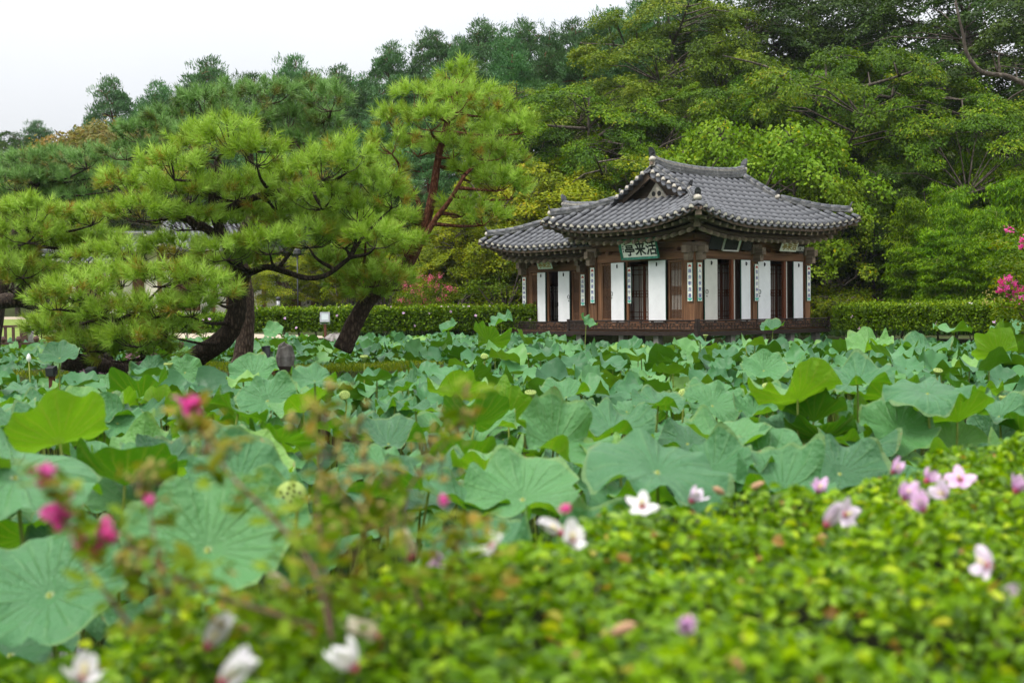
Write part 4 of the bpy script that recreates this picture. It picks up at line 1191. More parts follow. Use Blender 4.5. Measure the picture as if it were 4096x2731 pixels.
# leaves one can pick out: px, py, depth, radius m, lean azimuth, tilt, blade, label
HERO = [
 (195, 2370, 3.9, .285, TOCAM - .1, .62, 0, 'huge pale green lotus leaf facing the viewer at the lower left corner'),
 (60, 1900, 4.6, .34, TOCAM + .9, .40, 7, 'broad drooping lotus leaf cut by the left edge of the picture'),
 (240, 1765, 5.6, .26, PI / 2 + .75, .62, 5, 'tall folded lotus leaf showing its yellow-green underside on a bare stalk'),
 (500, 1930, 5.4, .25, PI / 2, .30, 3, 'cupped lotus leaf showing a veined dark underside above a thick stalk'),
 (560, 1890, 6.6, .25, TOCAM, .22, 1, 'pale lotus leaf sprinkled with droplets behind the cupped one'),
 (520, 2010, 5.6, .20, TOCAM, .5, 9, 'small pale lotus leaf below the cupped one'),
 (830, 2190, 3.7, .26, TOCAM + .15, .72, 9, 'large bright green lotus leaf behind the brown seed heads'),
 (1010, 2110, 4.6, .25, TOCAM + .5, .55, 0, 'green lotus leaf tucked behind the large bright one'),
 (1070, 1600, 8.9, .235, TOCAM, .70, 0, 'round ribbed lotus leaf turned full face, with a notch on top'),
 (1015, 1500, 11.2, .25, TOCAM, .62, 9, 'smooth lotus leaf full face in front of the upright pine trunk'),
 (740, 1488, 12.5, .205, TOCAM - .05, 1.05, 0, 'heart-shaped lotus leaf standing upright before the pine roots'),
 (425, 1560, 11.5, .19, TOCAM, .62, 9, 'light green notched lotus leaf in front of the lying pine trunk'),
 (560, 1590, 10.4, .20, TOCAM + .2, .45, 1, 'pale lotus leaf with upturned rim left of the round ribbed one'),
 (600, 1490, 13.2, .22, TOCAM, .8, 2, 'dark blue-green lotus leaf shaded beneath the pine roots'),
 (238, 1430, 15.0, .26, TOCAM + .1, .55, 9, 'dark lotus leaf like a parasol before the lying pine trunk'),
 (100, 1560, 11.0, .25, TOCAM + .3, .05, 7, 'flat blue-grey lotus leaf seen nearly edge on at the left'),
 (350, 1680, 8.3, .30, TOCAM, .42, 1, 'broad wavy lotus leaf behind the yellow-green folded one'),
 (470, 1690, 8.0, .22, TOCAM + .7, .55, 4, 'droplet-covered lotus leaf leaning off to one side'),
 (600, 1650, 9.2, .21, 0.3, .7, 0, 'dark lotus leaf turned sideways beside a yellowing one'),
 (640, 1640, 9.0, .17, PI / 2, .85, 6, 'young yellowing lotus leaf folded like a fan'),
 (1830, 1580, 9.3, .24, PI / 2 + .1, .55, 1, 'upright yellow-green lotus leaf seen from beneath in mid pond'),
 (2090, 1990, 5.3, .285, TOCAM + .05, .40, 0, 'large pale lotus leaf with scalloped rim in front of the clipped hedge'),
 (2230, 1790, 6.2, .27, TOCAM + .8, .75, 6, 'blue-green lotus leaf folded on edge behind the large pale one'),
 (2630, 1880, 5.0, .32, TOCAM + .5, .38, 7, 'biggest blue-green lotus leaf, arching over the hedge top'),
 (2450, 1720, 7.2, .27, TOCAM + .3, .28, 4, 'wide wavy blue-green lotus leaf behind the arching one'),
 (1900, 1690, 7.6, .23, PI / 2, .62, 3, 'dark green lotus underside behind the blurred seed heads'),
 (2900, 1780, 6.6, .245, TOCAM + .2, .22, 3, 'funnel-shaped pale lotus leaf with radiating ribs'),
 (3060, 1860, 6.4, .27, TOCAM - .2, .35, 1, 'droplet-speckled lotus leaf right of the funnel-shaped one'),
 (3190, 1590, 7.7, .29, PI / 2 + .15, .50, 4, 'widest yellow-green lotus underside spreading on a pale stalk'),
 (3255, 1680, 7.9, .24, PI / 2 - .2, .42, 8, 'dark lotus underside just below the widest one'),
 (3430, 1530, 8.3, .28, TOCAM - .4, .20, 4, 'arching blue-green lotus leaf on a tall straight stalk'),
 (3710, 1570, 7.6, .30, TOCAM - .2, .20, 7, 'blue-grey lotus leaf with drooping scallops on the tallest stalk'),
 (3560, 1600, 9.0, .25, PI / 2, .40, 1, 'lotus underside between the two tall-stalked leaves'),
 (3830, 1680, 8.0, .27, PI / 2 + .2, .45, 3, 'veined lotus underside hanging below the tallest-stalked leaf'),
 (3590, 1720, 7.6, .26, TOCAM, .62, 0, 'round lotus leaf full face with a pale navel near the hedge corner'),
 (3430, 1790, 7.4, .25, TOCAM + .3, .08, 10, 'very dark lotus leaf lying in the shade of taller ones'),
 (3130, 1960, 5.6, .25, TOCAM + .2, .35, 6, 'lotus leaf rising from behind the pink hedge blossoms'),
 (3360, 1890, 6.0, .24, TOCAM + .1, .55, 0, 'smooth dark green lotus leaf cut off by the hedge'),
 (2850, 1620, 9.2, .24, TOCAM + .1, .62, 0, 'smooth full-face lotus leaf with a clear navel in mid pond'),
 (3055, 1480, 12.4, .25, TOCAM, .62, 9, 'round lotus leaf full face before the pavilion corner'),
 (2345, 1292, 26.8, .22, TOCAM + .9, .75, 6, 'lone lotus leaf raised against the wing of the pavilion'),
 (3092, 1318, 25.0, .28, TOCAM - .6, .35, 3, 'lone dark lotus leaf raised against the pavilion railing'),
 (2005, 1285, 27.0, .30, TOCAM - .9, .55, 4, 'tall tilted lotus leaf before the far hedge beside the wing'),
 (1800, 1315, 27.5, .24, TOCAM - .7, .55, 3, 'lotus leaf poking up alone in front of the far hedge'),
 (1955, 1365, 19.5, .32, PI / 2 - .5, .75, 6, 'large folded lotus leaf showing an olive underside left of the pavilion'),
 (1095, 1325, 30.0, .29, TOCAM, .7, 0, 'round pale lotus leaf seen between the two pine trunks'),
 (3990, 1410, 13.5, .28, PI / 2 + .2, .8, 3, 'yellow-green lotus underside standing up at the far right edge'),
 (3700, 1400, 15.5, .33, TOCAM, .22, 4, 'broad blue-green lotus leaf in front of the right hedge'),
 (3480, 1395, 16.0, .32, TOCAM - .5, .42, 6, 'lotus leaf with a folded yellow-green lip near the right hedge'),
 (4040, 1330, 19.0, .30, TOCAM - .6, .4, 4, 'tall lotus leaf at the right edge before the hedge'),
]
taken = []
for (px, py, dp, R, az, ti, bl, lb) in HERO:
    p = P(px, py, dp); random.seed(int(px * 7 + py))
    w_ = lb.split(); tn_ = .85 if 'yellow-green' in lb or 'yellowing' in lb else .42 if 'huge' in w_ else .68 if ('pale' in w_ or 'light' in w_ or 'bright' in w_) else .12 if 'dark' in w_ else .3 if 'blue-green' in lb or 'blue-grey' in lb else random.uniform(.4, .7)
    lotus(p, R, az, ti, lb, bl, tone=tn_); taken.append((p.x, p.y, R))
# the rest of the pond: scatter by plan area, nearest ones as things, the far mass joined
rg = np.random.default_rng(5)
CAND = []
def in_frame(x, y, z, mpx=160):
    v = CROT.transposed() @ Vector((x, y, z - CZ))
    if v.z > -0.5: return False
    px = 2048 - v.x / v.z * FPX; return -mpx < px < 4096 + mpx
cell = 0.37
for yy in np.arange(2.4, 37.5, cell):
    for xx in np.arange(-0.62 * yy - 2.2, 0.60 * yy + 1.5, cell):
        x = xx + rg.uniform(-.2, .2); y = yy + rg.uniform(-.2, .2)
        CAND.append((x, y))
CA = np.array(CAND); sd = pond_sd(CA[:, 0], CA[:, 1])
loc = (CA - np.array([4.83, 30.0])) @ np.array([[math.cos(math.radians(40)), -math.sin(math.radians(40))], [math.sin(math.radians(40)), math.cos(math.radians(40))]])
under = (loc[:, 0] > -0.75) & (loc[:, 0] < 5.4) & (loc[:, 1] > -0.75) & (loc[:, 1] < 8.6) & ~((loc[:, 1] > 4.3) & (loc[:, 0] < 0.45))
isl = ((CA[:, 0] - ISL[0]) / (ISL[2] * 1.0)) ** 2 + ((CA[:, 1] - ISL[1]) / (ISL[3] * 1.0)) ** 2
ok = (sd < -0.25) & ~under & (isl > 1.0)
CA = CA[ok]
order = np.argsort(CA[:, 1]); CA = CA[order]
ZONES = [(5.2, 'near the clipped hedge'), (8, 'in the near pond'), (12, 'in mid pond'), (99, 'in the far pond')]
SHORT = []
for h_ in HERO:
    lb = h_[7]; k_ = lb.find('lotus leaf'); k2 = lb.find('lotus underside')
    SHORT.append((P(h_[0], h_[1], h_[2]), (lb[:k_ + 10] if k_ >= 0 else lb[:k2 + 15])))
def describe(y, tilt, toward, small, bright, x):
    look = 'small' if small else 'broad'
    face = 'lying flat' if tilt < 0.25 else ('tipped forward' if toward else 'tipped back')
    q, nm = min(SHORT, key=lambda s_: (s_[0].x - x) ** 2 + (s_[0].y - y) ** 2)
    du = x / y - q.x / q.y; dv = (y - q.y) / y
    rel = ('right of' if du > 0 else 'left of') if abs(du) > abs(dv) * .5 else ('behind' if dv > 0 else 'in front of')
    return f'{look} lotus leaf {face}, {rel} the {nm}'
def describe_zone(y, tilt, toward, small, bright, x):
    look = 'small' if small else 'broad'
    face = 'lying almost flat' if tilt < 0.22 else ('tipped toward the viewer' if toward else 'tipped back showing its underside')
    z = next(n for d, n in ZONES if y < d)
    side = 'pine side' if x < -0.10 * y else ('pavilion side' if x < 0.25 * y else 'bank side')
    return f'{look} lotus leaf {face} {z}, {side}'
SV, SF, ST, SN = [], [], [], 0
TV, TF, TN = [], [], 0
LOWB = [blade_np(300 + i, 6, 30, *( (.25, .15, 0), (.35, .18, 0), (.28, .2, .15), (.22, .17, .3), (.42, .16, 0), (.18, .18, 0))[i]) for i in range(6)]
nthing = len(HERO); NEAR_MAX = 300
for i, (x, y) in enumerate(CA):
    rs = np.random.default_rng(9000 + i)
    if any((x - a) ** 2 + (y - b) ** 2 < (0.55 * r) ** 2 for a, b, r in taken): continue
    R = rs.uniform(0.15, 0.27) if y < 15 else rs.uniform(0.165, 0.30)
    if (y < 4.3 and not (x < -.35 * y and y > 2.5)) or (y < 5.5 and x > 0 and rs.random() < .4): continue
    z = 0.84 + rs.normal(0, 0.14) - (0.10 if y < 7 else 0) + (0.06 if y > 18 else 0)
    if rs.random() < .25: z -= 0.28            # lower storey
    if y < 4.6: z = min(z, .50)
    # keep the island view open
    if x < -1.2 and 12 < y < 18.6: z = min(z, 0.60)
    if y > 19: z -= 0.10
    if 17.5 < y < 23.5 and x < -9.0: z -= 0.1
    if 1.3 < x < 3.4 and 4.8 < y < 7.3: z = min(z, 0.62)
    if y > 24: z = min(z, 0.92)
    if 21.5 < y < 33 and x > 1.0: z = min(z, 0.70)
    az = TOCAM + rs.normal(0, 0.9) if rs.random() < 0.78 else PI / 2 + rs.normal(0, 0.7)
    ti = abs(rs.normal(0.30, 0.24))
    if not in_frame(x, y, z, 1600): continue
    vis = in_frame(x, y, z, 60)
    if vis and nthing < NEAR_MAX:
        random.seed(int(i * 13)); nthing += 1
        lotus((x, y, z), R, az, ti, describe(y, ti, math.sin(az) < 0, R < .21, False, x))
    else:
        V, Fq = LOWB[int(rs.integers(6))]
        M4 = np.array(tilt_m(az, ti, rs.uniform(0, 6.28)).to_3x3()) * R
        V2 = V @ M4.T + np.array([x, y, z])
        SV.append(V2); SF.append(Fq + SN); SN += len(V2); ST.append(np.full(len(V2), rs.beta(1.5, 2.0)))
        if y < 22 or rs.random() < .3:
            a = np.array([x, y, z]); q = np.array([[1, 0, 0], [-.5, .87, 0], [-.5, -.87, 0]]) * 0.009
            b = np.array([x + rs.uniform(-.1, .1), y + rs.uniform(-.1, .1), -.05])
            TV.append(np.concatenate([a + q, b + q])); TF.append(np.array([[0, 1, 4, 3], [1, 2, 5, 4], [2, 0, 3, 5]]) + TN); TN += 6
mass = ob('lotus_mass', npmesh('lotus_mass', np.concatenate(SV), np.concatenate(SF), None, True, np.concatenate(ST)), kind='stuff', label='far mass of blue-green lotus leaves filling the pond to the banks', cat='lotus leaves')
# the joined far leaves share the blade colours, without the per-leaf ribs
t = NT('far_lotus_blade')
tin = t.n('Attribute', attribute_name='tint').outputs['Fac']
top = t.ramp(tin, [(0.0, (0.018, 0.08, 0.026)), (0.3, (0.04, 0.145, 0.046)), (0.65, (0.072, 0.21, 0.062)), (0.85, (0.12, 0.275, 0.058)), (1.0, (0.19, 0.34, 0.045))])
top = t.mix(t.math('MULTIPLY', t.noise(4, 4), 0.4), top, (0.10, 0.25, 0.115))
und = t.ramp(tin, [(0.0, (0.045, 0.14, 0.008)), (0.5, (0.09, 0.22, 0.010)), (1.0, (0.17, 0.32, 0.018))])
col = t.mix(t.n('NewGeometry').outputs['Backfacing'], top, und)
p = t.bsdf(col, 0.42, 0.26, t.noise(9, 4), 0.4, 0.04)
tl = t.n('BsdfTranslucent', {'Color': t.mix(1.0, und, (1.5, 1.5, 0.6), 'MULTIPLY')})
mass.data.materials.append(t.fin(t.n('MixShader', {0: 0.16, 1: p, 2: tl})))
ob('far_stems', npmesh('far_stems', np.concatenate(TV), np.concatenate(TF), M_LSTEM, True), mass, kind='stuff')

# ---- seed pods on stalks
mb = MB(); mb.lathe([(0.010, -0.075), (0.022, -0.05), (0.042, -0.015), (0.05, 0.0), (0.047, 0.008), (0.0, 0.009)], 16)
ME_POD = mb.mesh('pod', M_POD, True)
mb = MB()
for k in range(14):
    a = k * 2.4; r0 = 0.038 * math.sqrt((k + 0.5) / 14)
    mb.lathe([(0.0045, 0.006), (0.0045, 0.0115), (0.0, 0.012)], 6, Matrix.Translation((r0 * math.cos(a), r0 * math.sin(a), 0)))
ME_SEEDS = mb.mesh('seed', M_SEED)
PODS = [(668 * 1.7415, 1140 * 1.7415, 4.5, 1.2, 1.3, 'big lotus seed pod turned face on behind the crape myrtle'), (673, 1455, 12.5, .15, 1, 'lotus seed pod beside the heart-shaped leaf'),
        (1456, 1425, 14, .2, 1, 'pale lotus seed pod on a stalk below the leaning pine'), (1378, 1580, 10, .9, 1, 'lotus seed pod facing the viewer under the leaning pine'), (1937, 1425, 15, .8, 1, 'lotus seed pod facing out in mid pond'),
        (2112, 1415, 15, .1, 1, 'upright lotus seed pod in front of the wing'), (2122, 1570, 9.5, .3, 1, 'fresh lotus seed pod rising between two wide leaves'), (2822, 1340, 22, .1, 1, 'small pale lotus seed pod before the near pavilion corner'),
        (2985, 1365, 20, .1, 1, 'tiny lotus seed pod beneath the pavilion deck'), (3070, 1545, 10, .5, 1, 'flat lotus seed pod among leaves right of mid pond'), (4028, 1588, 8.6, .0, 1.2, 'dark ripe lotus seed pod near the right edge'),
        (3752, 1482, 12, .4, 1, 'round lotus seed pod half hidden by blue-grey leaves'), (2736, 1575, 9.5, .9, 1, 'drying lotus seed pod beside a crumpled leaf'), (2575, 1385, 20, .3, 1, 'lotus seed pod in front of the doorway')]
for px, py, dp, ti, s, lb in PODS:
    p = P(px, py, dp); random.seed(int(px))
    root = ob('lotus_seed_pod', None, loc=p, label=lb, cat='seed pod', group='lotus seed pods')
    M4 = tilt_m(TOCAM, ti, 0) @ Matrix.Diagonal((s, s, s, 1))
    h = ob('pod', ME_POD, root, mat4=M4); ob('seed', ME_SEEDS, h)
    q = M4 @ Vector((0, 0, -0.072))
    mb = MB(); pts = spline([q, Vector((q.x, q.y, q.z - .12)), Vector((random.uniform(-.1, .1), random.uniform(-.1, .1), -p.z))], 5); mb.tube(pts, 0.008, 6); mb.build('stem', M_LSTEM, root, True)
# bud
p = P(115, 1432, 16); root = ob('lotus_bud', None, loc=p, label='pointed cream lotus bud on a stalk at the left', cat='flower bud')
mb = MB(); mb.lathe([(0.0, -0.06), (0.028, -0.03), (0.034, 0.0), (0.022, 0.04), (0.0, 0.07)], 10); mb.build('petals', M_CREAM, root, True)
mb = MB(); mb.tube([(0, 0, -0.05), (0.02, 0, -0.5), (0, 0, -p.z)], 0.008, 6); mb.build('stem', M_LSTEM, root, True)
# ------------------------------------------------------------------ forest prototypes and planting
RNG = np.random.default_rng(21)
PROTO = {
 'zel':   tree_proto('zelkova', 10.0, 4.6, 2.2, 125, 420, 0.125, 0.062, M_BARK, L_ZEL, (0.4, 0.85), .26, .55, .20, 11, seed=31, jit=.5),
 'olive': tree_proto('olive_tree', 10.5, 4.8, 2.0, 150, 380, 0.125, 0.066, M_BARK, L_OLIVE, (0.45, 0.95), .28, .45, .20, 11, seed=32, jit=.5),
 'dark':  tree_proto('oak', 13.0, 4.6, 2.4, 160, 300, 0.15, 0.08, M_BARK, L_DARK, (0.55, 1.1), .32, .4, .24, 12, seed=33, jit=.55),
 'maple': tree_proto('maple', 6.5, 3.4, 1.2, 125, 300, 0.10, 0.07, M_BARK, L_MAPLE, (0.35, 0.7), .3, .35, .13, 10, seed=34, jit=.5),
 'lime':  tree_proto('lime_green_tree', 6.6, 2.2, 1.5, 90, 130, 0.13, 0.10, M_BARK, L_LIME, (0.35, 0.65), .55, .75, .11, 10, seed=35, jit=0.9),
 'rust':  tree_proto('turning_tree', 9.0, 4.2, 2.0, 150, 120, 0.22, 0.13, M_BARK, L_RUST, (0.7, 1.1), .40, .4, .2, 10, seed=36),
 'pine1': tree_proto('hill_pine', 11.0, 3.0, 3.0, 130, 150, 0.24, 0.055, M_REDBARK, L_PINE, (0.45, 0.9), .36, -.5, .19, 12, seed=37, up=.5, conical=.72, twigs=True, tiltout=.25),
 'pine2': tree_proto('hill_pine_b', 10.0, 3.3, 3.2, 140, 150, 0.24, 0.055, M_REDBARK, L_PINE, (0.45, 0.95), .34, -.5, .19, 12, seed=38, up=.5, conical=.5, tiltout=.25),
 'shrub': tree_proto('yellow_shrub', 1.6, 1.3, 0.1, 110, 70, 0.075, 0.05, M_BARK, L_SHRUB, (0.2, 0.4), .5, .1, .04, 9, seed=39),
}
def grow(kind, name, x, y, top, label, cat, group=None, wide=1.0, rz=None):
    tm, cm, H = PROTO[kind]
    z = gz(x, y); s = (top - z) / H
    root = ob(name, None, loc=(x, y, z - 0.05), rot=(0, 0, random.uniform(0, 6.28) if rz is None else rz), scale=(s * wide, s * wide, s), label=label, cat=cat, group=group)
    ob('trunk', tm, root); ob('crown', cm, root)
    return root
random.seed(3)
def at_px(px, toppy, depth):
    p = P(px, toppy, depth); return p.x, p.y, p.z
GP = 'pines on the hill skyline'
# skyline pines, left to right along the crest
SKY = [(-60, 520, 105), (60, 500, 100), (150, 490, 112), (300, 470, 96), (450, 345, 88), (560, 380, 92), (640, 340, 86), (760, 310, 84), (830, 265, 82), (920, 330, 88), (1010, 300, 80), (1090, 275, 84), (1180, 255, 80),
       (1270, 290, 78), (1350, 270, 84), (1450, 250, 76), (1560, 205, 74), (1660, 215, 78), (1740, 130, 74), (1840, 100, 70), (1930, 120, 74), (2030, 75, 70), (2100, 90, 76), (2200, 70, 68), (2290, 110, 72), (2390, 25, 64), (2460, 40, 70), (2560, -40, 64), (2660, -60, 66), (2800, -80, 64)]
words_sky = ['first', 'second', 'third', 'fourth', 'fifth', 'sixth', 'seventh', 'eighth', 'ninth', 'tenth', 'eleventh', 'twelfth', 'thirteenth', 'fourteenth', 'fifteenth', 'sixteenth', 'seventeenth', 'eighteenth', 'nineteenth', 'twentieth']
def nth(i): return words_sky[i] if i < 20 else 'twenty-' + words_sky[i - 20]
for i, (px, py, dp) in enumerate(SKY):
    py -= (34, -22, 8, -30)[i % 4]
    grow('pine1' if i % 2 else 'pine2', 'hill_pine', *at_px(px, py, dp), f'blue-green pine against the sky, {nth(i)} along the skyline from the left', 'pine tree', GP, random.uniform(.62, .95))
# slope pines below the crest
SLOPE = [(350, 520, 90), (520, 480, 82), (700, 430, 78), (900, 400, 74), (1060, 380, 72), (1240, 370, 70), (1420, 330, 68), (1600, 300, 66), (1760, 250, 64), (1900, 230, 62), (2050, 200, 60), (2200, 190, 60), (1300, 520, 62), (1500, 470, 58), (1660, 420, 56), (1820, 360, 56), (1980, 330, 54), (1080, 560, 66), (860, 600, 70), (650, 620, 76), (1450, 600, 52), (1700, 560, 50),
         (2130, 330, 54), (2350, 170, 58), (2520, 130, 58)]
for i, (px, py, dp) in enumerate(sorted(SLOPE)):
    grow('pine2' if i % 2 else 'pine1', 'slope_pine', *at_px(px, py, dp), f'blue-green pine on the hill slope, {nth(i)} from the left below the skyline row', 'pine tree', 'pines covering the hill slope', random.uniform(.95, 1.25))
# broadleaf wood behind and beside the pavilion
WOOD = [
 ('olive', 2080, 330, 52, 'feathery yellow-green tree where the pine slope meets the broadleaf wood', 1.0),
 ('zel', 2330, 330, 46, 'domed zelkova crown above the pavilion wing', 1.15),
 ('olive', 2560, 270, 50, 'olive-green spreading tree behind the domed zelkova', 1.1),
 ('olive', 2700, -20, 52, 'tall olive tree reaching the top edge over the pavilion', 1.0),
 ('zel', 2480, 520, 44, 'mid-green tree right behind the wing ridge', 1.0),
 ('zel', 2850, 330, 47, 'bright mid-green tree over the main ridge', 1.15),
 ('dark', 2960, -80, 54, 'tall dark oak at the top edge above the main roof', 1.1),
 ('dark', 3250, -150, 56, 'very dark tall oak right of the main roof', 1.2),
 ('zel', 3100, 260, 50, 'green tree half hidden between two dark oaks', 1.0),
 ('zel', 3330, 160, 44, 'light green layered tree crown standing out of the dark wood', 1.0),
 ('zel', 3560, 200, 46, 'layered green crown next to the light green one', 1.05),
 ('dark', 3560, -120, 55, 'dark oak filling the top edge toward the right', 1.2),
 ('dark', 3850, -180, 52, 'dark oak beneath the bare dead limb', 1.2),
 ('zel', 3840, 330, 42, 'leafy tree with drooping sprays under the dead limb', 1.0),
 ('zel', 4060, 420, 41, 'leafy tree cut off by the right edge', 1.0),
 ('dark', 4130, -60, 46, 'dark tree in the top right corner', 1.1),
 ('dark', 3480, 640, 40, 'shaded green tree low behind the right eaves', 0.9),
 ('dark', 3420, 450, 45, 'dark understorey tree behind the right eaves', 1.0),
 ('dark', 3720, 620, 41, 'dark understorey tree behind the bamboo', 1.0),
 ('maple', 2180, 640, 43, 'yellow-green maple spreading left of the wing roof', 1.25),
 ('maple', 2420, 600, 42.5, 'golden-green maple just behind the wing roof', 1.2),
 ('maple', 1920, 760, 45, 'pale yellow-green maple beside the leaning pine crown', 1.2),
 ('maple', 1880, 870, 41.5, 'bright lime maple low behind the leaning pine', 1.15),
 ('maple', 2080, 830, 41.5, 'bright maple touching the wing eaves', 1.0),
 ('lime', 2880, 485, 41, 'yellow-green tree with bright leaves behind the main ridge', .9),
 ('lime', 3190, 500, 39.5, 'tallest bright green tree by the right end of the roof', 1.05),
 ('lime', 3310, 700, 38.6, 'bright green sapling under the right eave tip', 1.0),
 ('lime', 2560, 640, 43, 'small bright green tree behind the gable', .9),
 ('maple', 1130, 1010, 52, 'lime-green garden tree seen between the pine trunks', 1.3),
 ('maple', 1280, 960, 56, 'pale green garden tree behind the arched pine branch', 1.3),
 ('maple', 1500, 980, 47, 'green garden tree behind the leaning trunk', 1.2),
 ('maple', 1660, 940, 47, 'yellow-green garden tree right of the leaning trunk', 1.2),
 ('rust', 420, 460, 74, 'turning tree with orange-tinged leaves on the left skyline', 1.0),
 ('rust', 290, 520, 72, 'yellowing tree left of the orange-tinged one', .9),
 ('rust', 520, 560, 70, 'ochre tree in front of the orange-tinged one', .9),
 ('dark', 60, 520, 84, 'grey-green tree on the far left skyline', .9), ('dark', -30, 560, 80, 'grey-green tree at the far left edge', .9), ('dark', 160, 560, 78, 'grey-green tree between the yellowing ones and the left edge', .9),
 ('olive', 60, 700, 66, 'olive tree low behind the left pines', 1.1), ('olive', 260, 760, 64, 'olive tree behind the tiled roofs', 1.1), ('dark', 700, 720, 66, 'dark tree behind the gabled house', 1.2), ('dark', 950, 720, 60, 'dark tree behind the middle pine', 1.2), ('dark', 480, 740, 68, 'dark tree behind the left house', 1.2),
 ('dark', 1180, 700, 58, 'dark tree deep behind the arched branch', 1.1), ('dark', 1400, 760, 52, 'dark tree behind the leaning pine stems', 1.1), ('dark', 1620, 720, 50, 'dark tree left of the pale maple', 1.1),
]
for (k, px, py, dp, lb, wd) in WOOD:
    cat = 'tree'; nm = {'zel': 'zelkova_tree', 'olive': 'olive_green_tree', 'dark': 'dark_oak_tree', 'maple': 'maple_tree', 'lime': 'bright_green_tree', 'rust': 'turning_tree'}[k]
    grow(k, nm, *at_px(px, py, dp), lb, cat, None, wd)
# low shrubs on the bank
SH = [(1780, 1120, 40.5, 'round yellow-green shrub behind the far hedge'), (1880, 1130, 40.6, 'golden shrub behind the far hedge beside the round one'), (1990, 1150, 40.5, 'dull green shrub left of the pavilion wing'), (2090, 1120, 40.2, 'leafy shrub touching the wing wall'),
      (3270, 1175, 38.0, 'ground-hugging shrub right of the pavilion'), (3350, 1165, 37.5, 'grassy clump of shrub before the dark wood'), (3260, 1120, 39.5, 'dark shrub behind the last pavilion post'), (3420, 1140, 38.5, 'low shrub behind the end of the right hedge')]
for px, py, dp, lb in SH: grow('shrub', 'shrub', *at_px(px, py, dp), lb, 'shrub', 'shrubs along the bank', 1.15)
# dead limb at the upper right
mb = MB(); dl = lambda pts, r: mb.tube(spline([P(*q) for q in pts], 6), [r * (1 - .75 * i / (6 * (len(pts) - 1))) for i in range(6 * (len(pts) - 1) + 1)], 7, noise=.12)
dl([(4230, 620, 40), (4150, 390, 40), (4040, 310, 40), (3930, 290, 40), (3870, 220, 40), (3850, 130, 40), (3820, 10, 40)], .13)
dl([(4000, 295, 40), (3995, 230, 40), (4010, 180, 40)], .05); dl([(3990, 290, 40), (3965, 200, 39.8)], .04); dl([(4070, 330, 40), (4060, 250, 40)], .04); dl([(4230, 620, 40), (4200, 900, 40.4), (4190, 1240, 40.6)], .16)
o = mb.build('dead_limb', M_BARK, None, True, label='bare crooked dead limb reaching in at the upper right', cat='dead tree')

# ---- bamboo grove
def bamboo_proto(seed):
    global RNG
    RNG = np.random.default_rng(seed); random.seed(seed)
    mb = MB(); H = 5.2; lean = Vector((random.uniform(-.7, .7), random.uniform(-.5, .1), 0))
    cp = spline([Vector((0, 0, -.2)), Vector((0, 0, 1.6)) + lean * .12, Vector((0, 0, 3.6)) + lean * .55, Vector((0, 0, H)) + lean * 1.5], 7)
    mb.tube(cp, [0.026 * (1 - .75 * i / (len(cp) - 1)) for i in range(len(cp))], 7)
    cents = []; nn = []
    for p in cp[5:]:
        for k in range(4):
            a = random.uniform(0, 6.28); l = random.uniform(.3, .95)
            q = p + Vector((math.cos(a) * l, math.sin(a) * l, random.uniform(-.15, .35)))
            mb.tube([p, p.lerp(q, .6) + Vector((0, 0, .08)), q], [.008, .006, .003], 4, False)
            for f in (.45, .75, 1.0): cents.append(p.lerp(q, f)); nn.append((0, 0, 1))
    cents = np.array([tuple(c) for c in cents])
    V, Fq, tn = leaf_quads(*clumps(cents, np.array(nn, float), np.full(len(cents), .30), 34, .22, .036, .5, .9, .6, spread=.7))
    return mb.mesh('bamboo_culm', mat_simple('bamboo_culm', (.26, .27, .06), .5, .4, .2, 6), True), npmesh('bamboo_leaves', V, Fq, L_BAMBOO, False, tn), H
BP = [bamboo_proto(61 + i) for i in range(3)]
random.seed(8)
BAM = [(3600, 900, 38.5), (3640, 820, 37), (3700, 930, 36), (3760, 780, 38), (3830, 840, 36), (3900, 760, 36.5), (3960, 850, 35), (4020, 740, 37), (4090, 800, 35.5), (4150, 720, 36), (3600, 1000, 36.5), (3860, 960, 34.5), (3990, 980, 34), (4110, 940, 34), (3740, 1040, 35), (4060, 660, 39), (3920, 640, 40), (3520, 780, 41), (3670, 700, 41)]
for i, (px, py, dp) in enumerate(sorted(BAM)):
    x, y, z = at_px(px, py, dp); g = gz(x, y); c, l, H = BP[i % 3]; s = (z - g) / H
    root = ob('bamboo', None, loc=(x, y, g), rot=(0, 0, random.uniform(0, 6.28)), scale=(max(s, .75),) * 2 + (s,), label=f'leafy bamboo, {nth(i)} from the left in the grove behind the right hedge', cat='bamboo', group='bamboo grove behind the right hedge')
    ob('culm', c, root); ob('foliage', l, root)

# ------------------------------------------------------------------ garden pines: shoots with needles
t = NT('pine_needle')
a = t.n('Attribute', attribute_name='tint').outputs['Fac']
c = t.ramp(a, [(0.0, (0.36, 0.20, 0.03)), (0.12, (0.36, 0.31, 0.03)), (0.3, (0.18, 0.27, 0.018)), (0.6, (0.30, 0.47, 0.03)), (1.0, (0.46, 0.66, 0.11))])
M_NEEDLE = t.fin(t.n('MixShader', {0: 0.28, 1: t.bsdf(c, 0.45, 0.25), 2: t.n('BsdfTranslucent', {'Color': c})}))
M_NEEDLE2 = None
t = NT('rear_pine_needle')
a = t.n('Attribute', attribute_name='tint').outputs['Fac']
c = t.ramp(a, [(0.0, (0.22, 0.15, 0.03)), (0.15, (0.17, 0.20, 0.035)), (0.35, (0.085, 0.17, 0.035)), (0.6, (0.155, 0.30, 0.06)), (1.0, (0.27, 0.46, 0.13))])
M_NEEDLE2 = t.fin(t.n('MixShader', {0: 0.2, 1: t.bsdf(c, 0.45, 0.35), 2: t.n('BsdfTranslucent', {'Color': c})}))
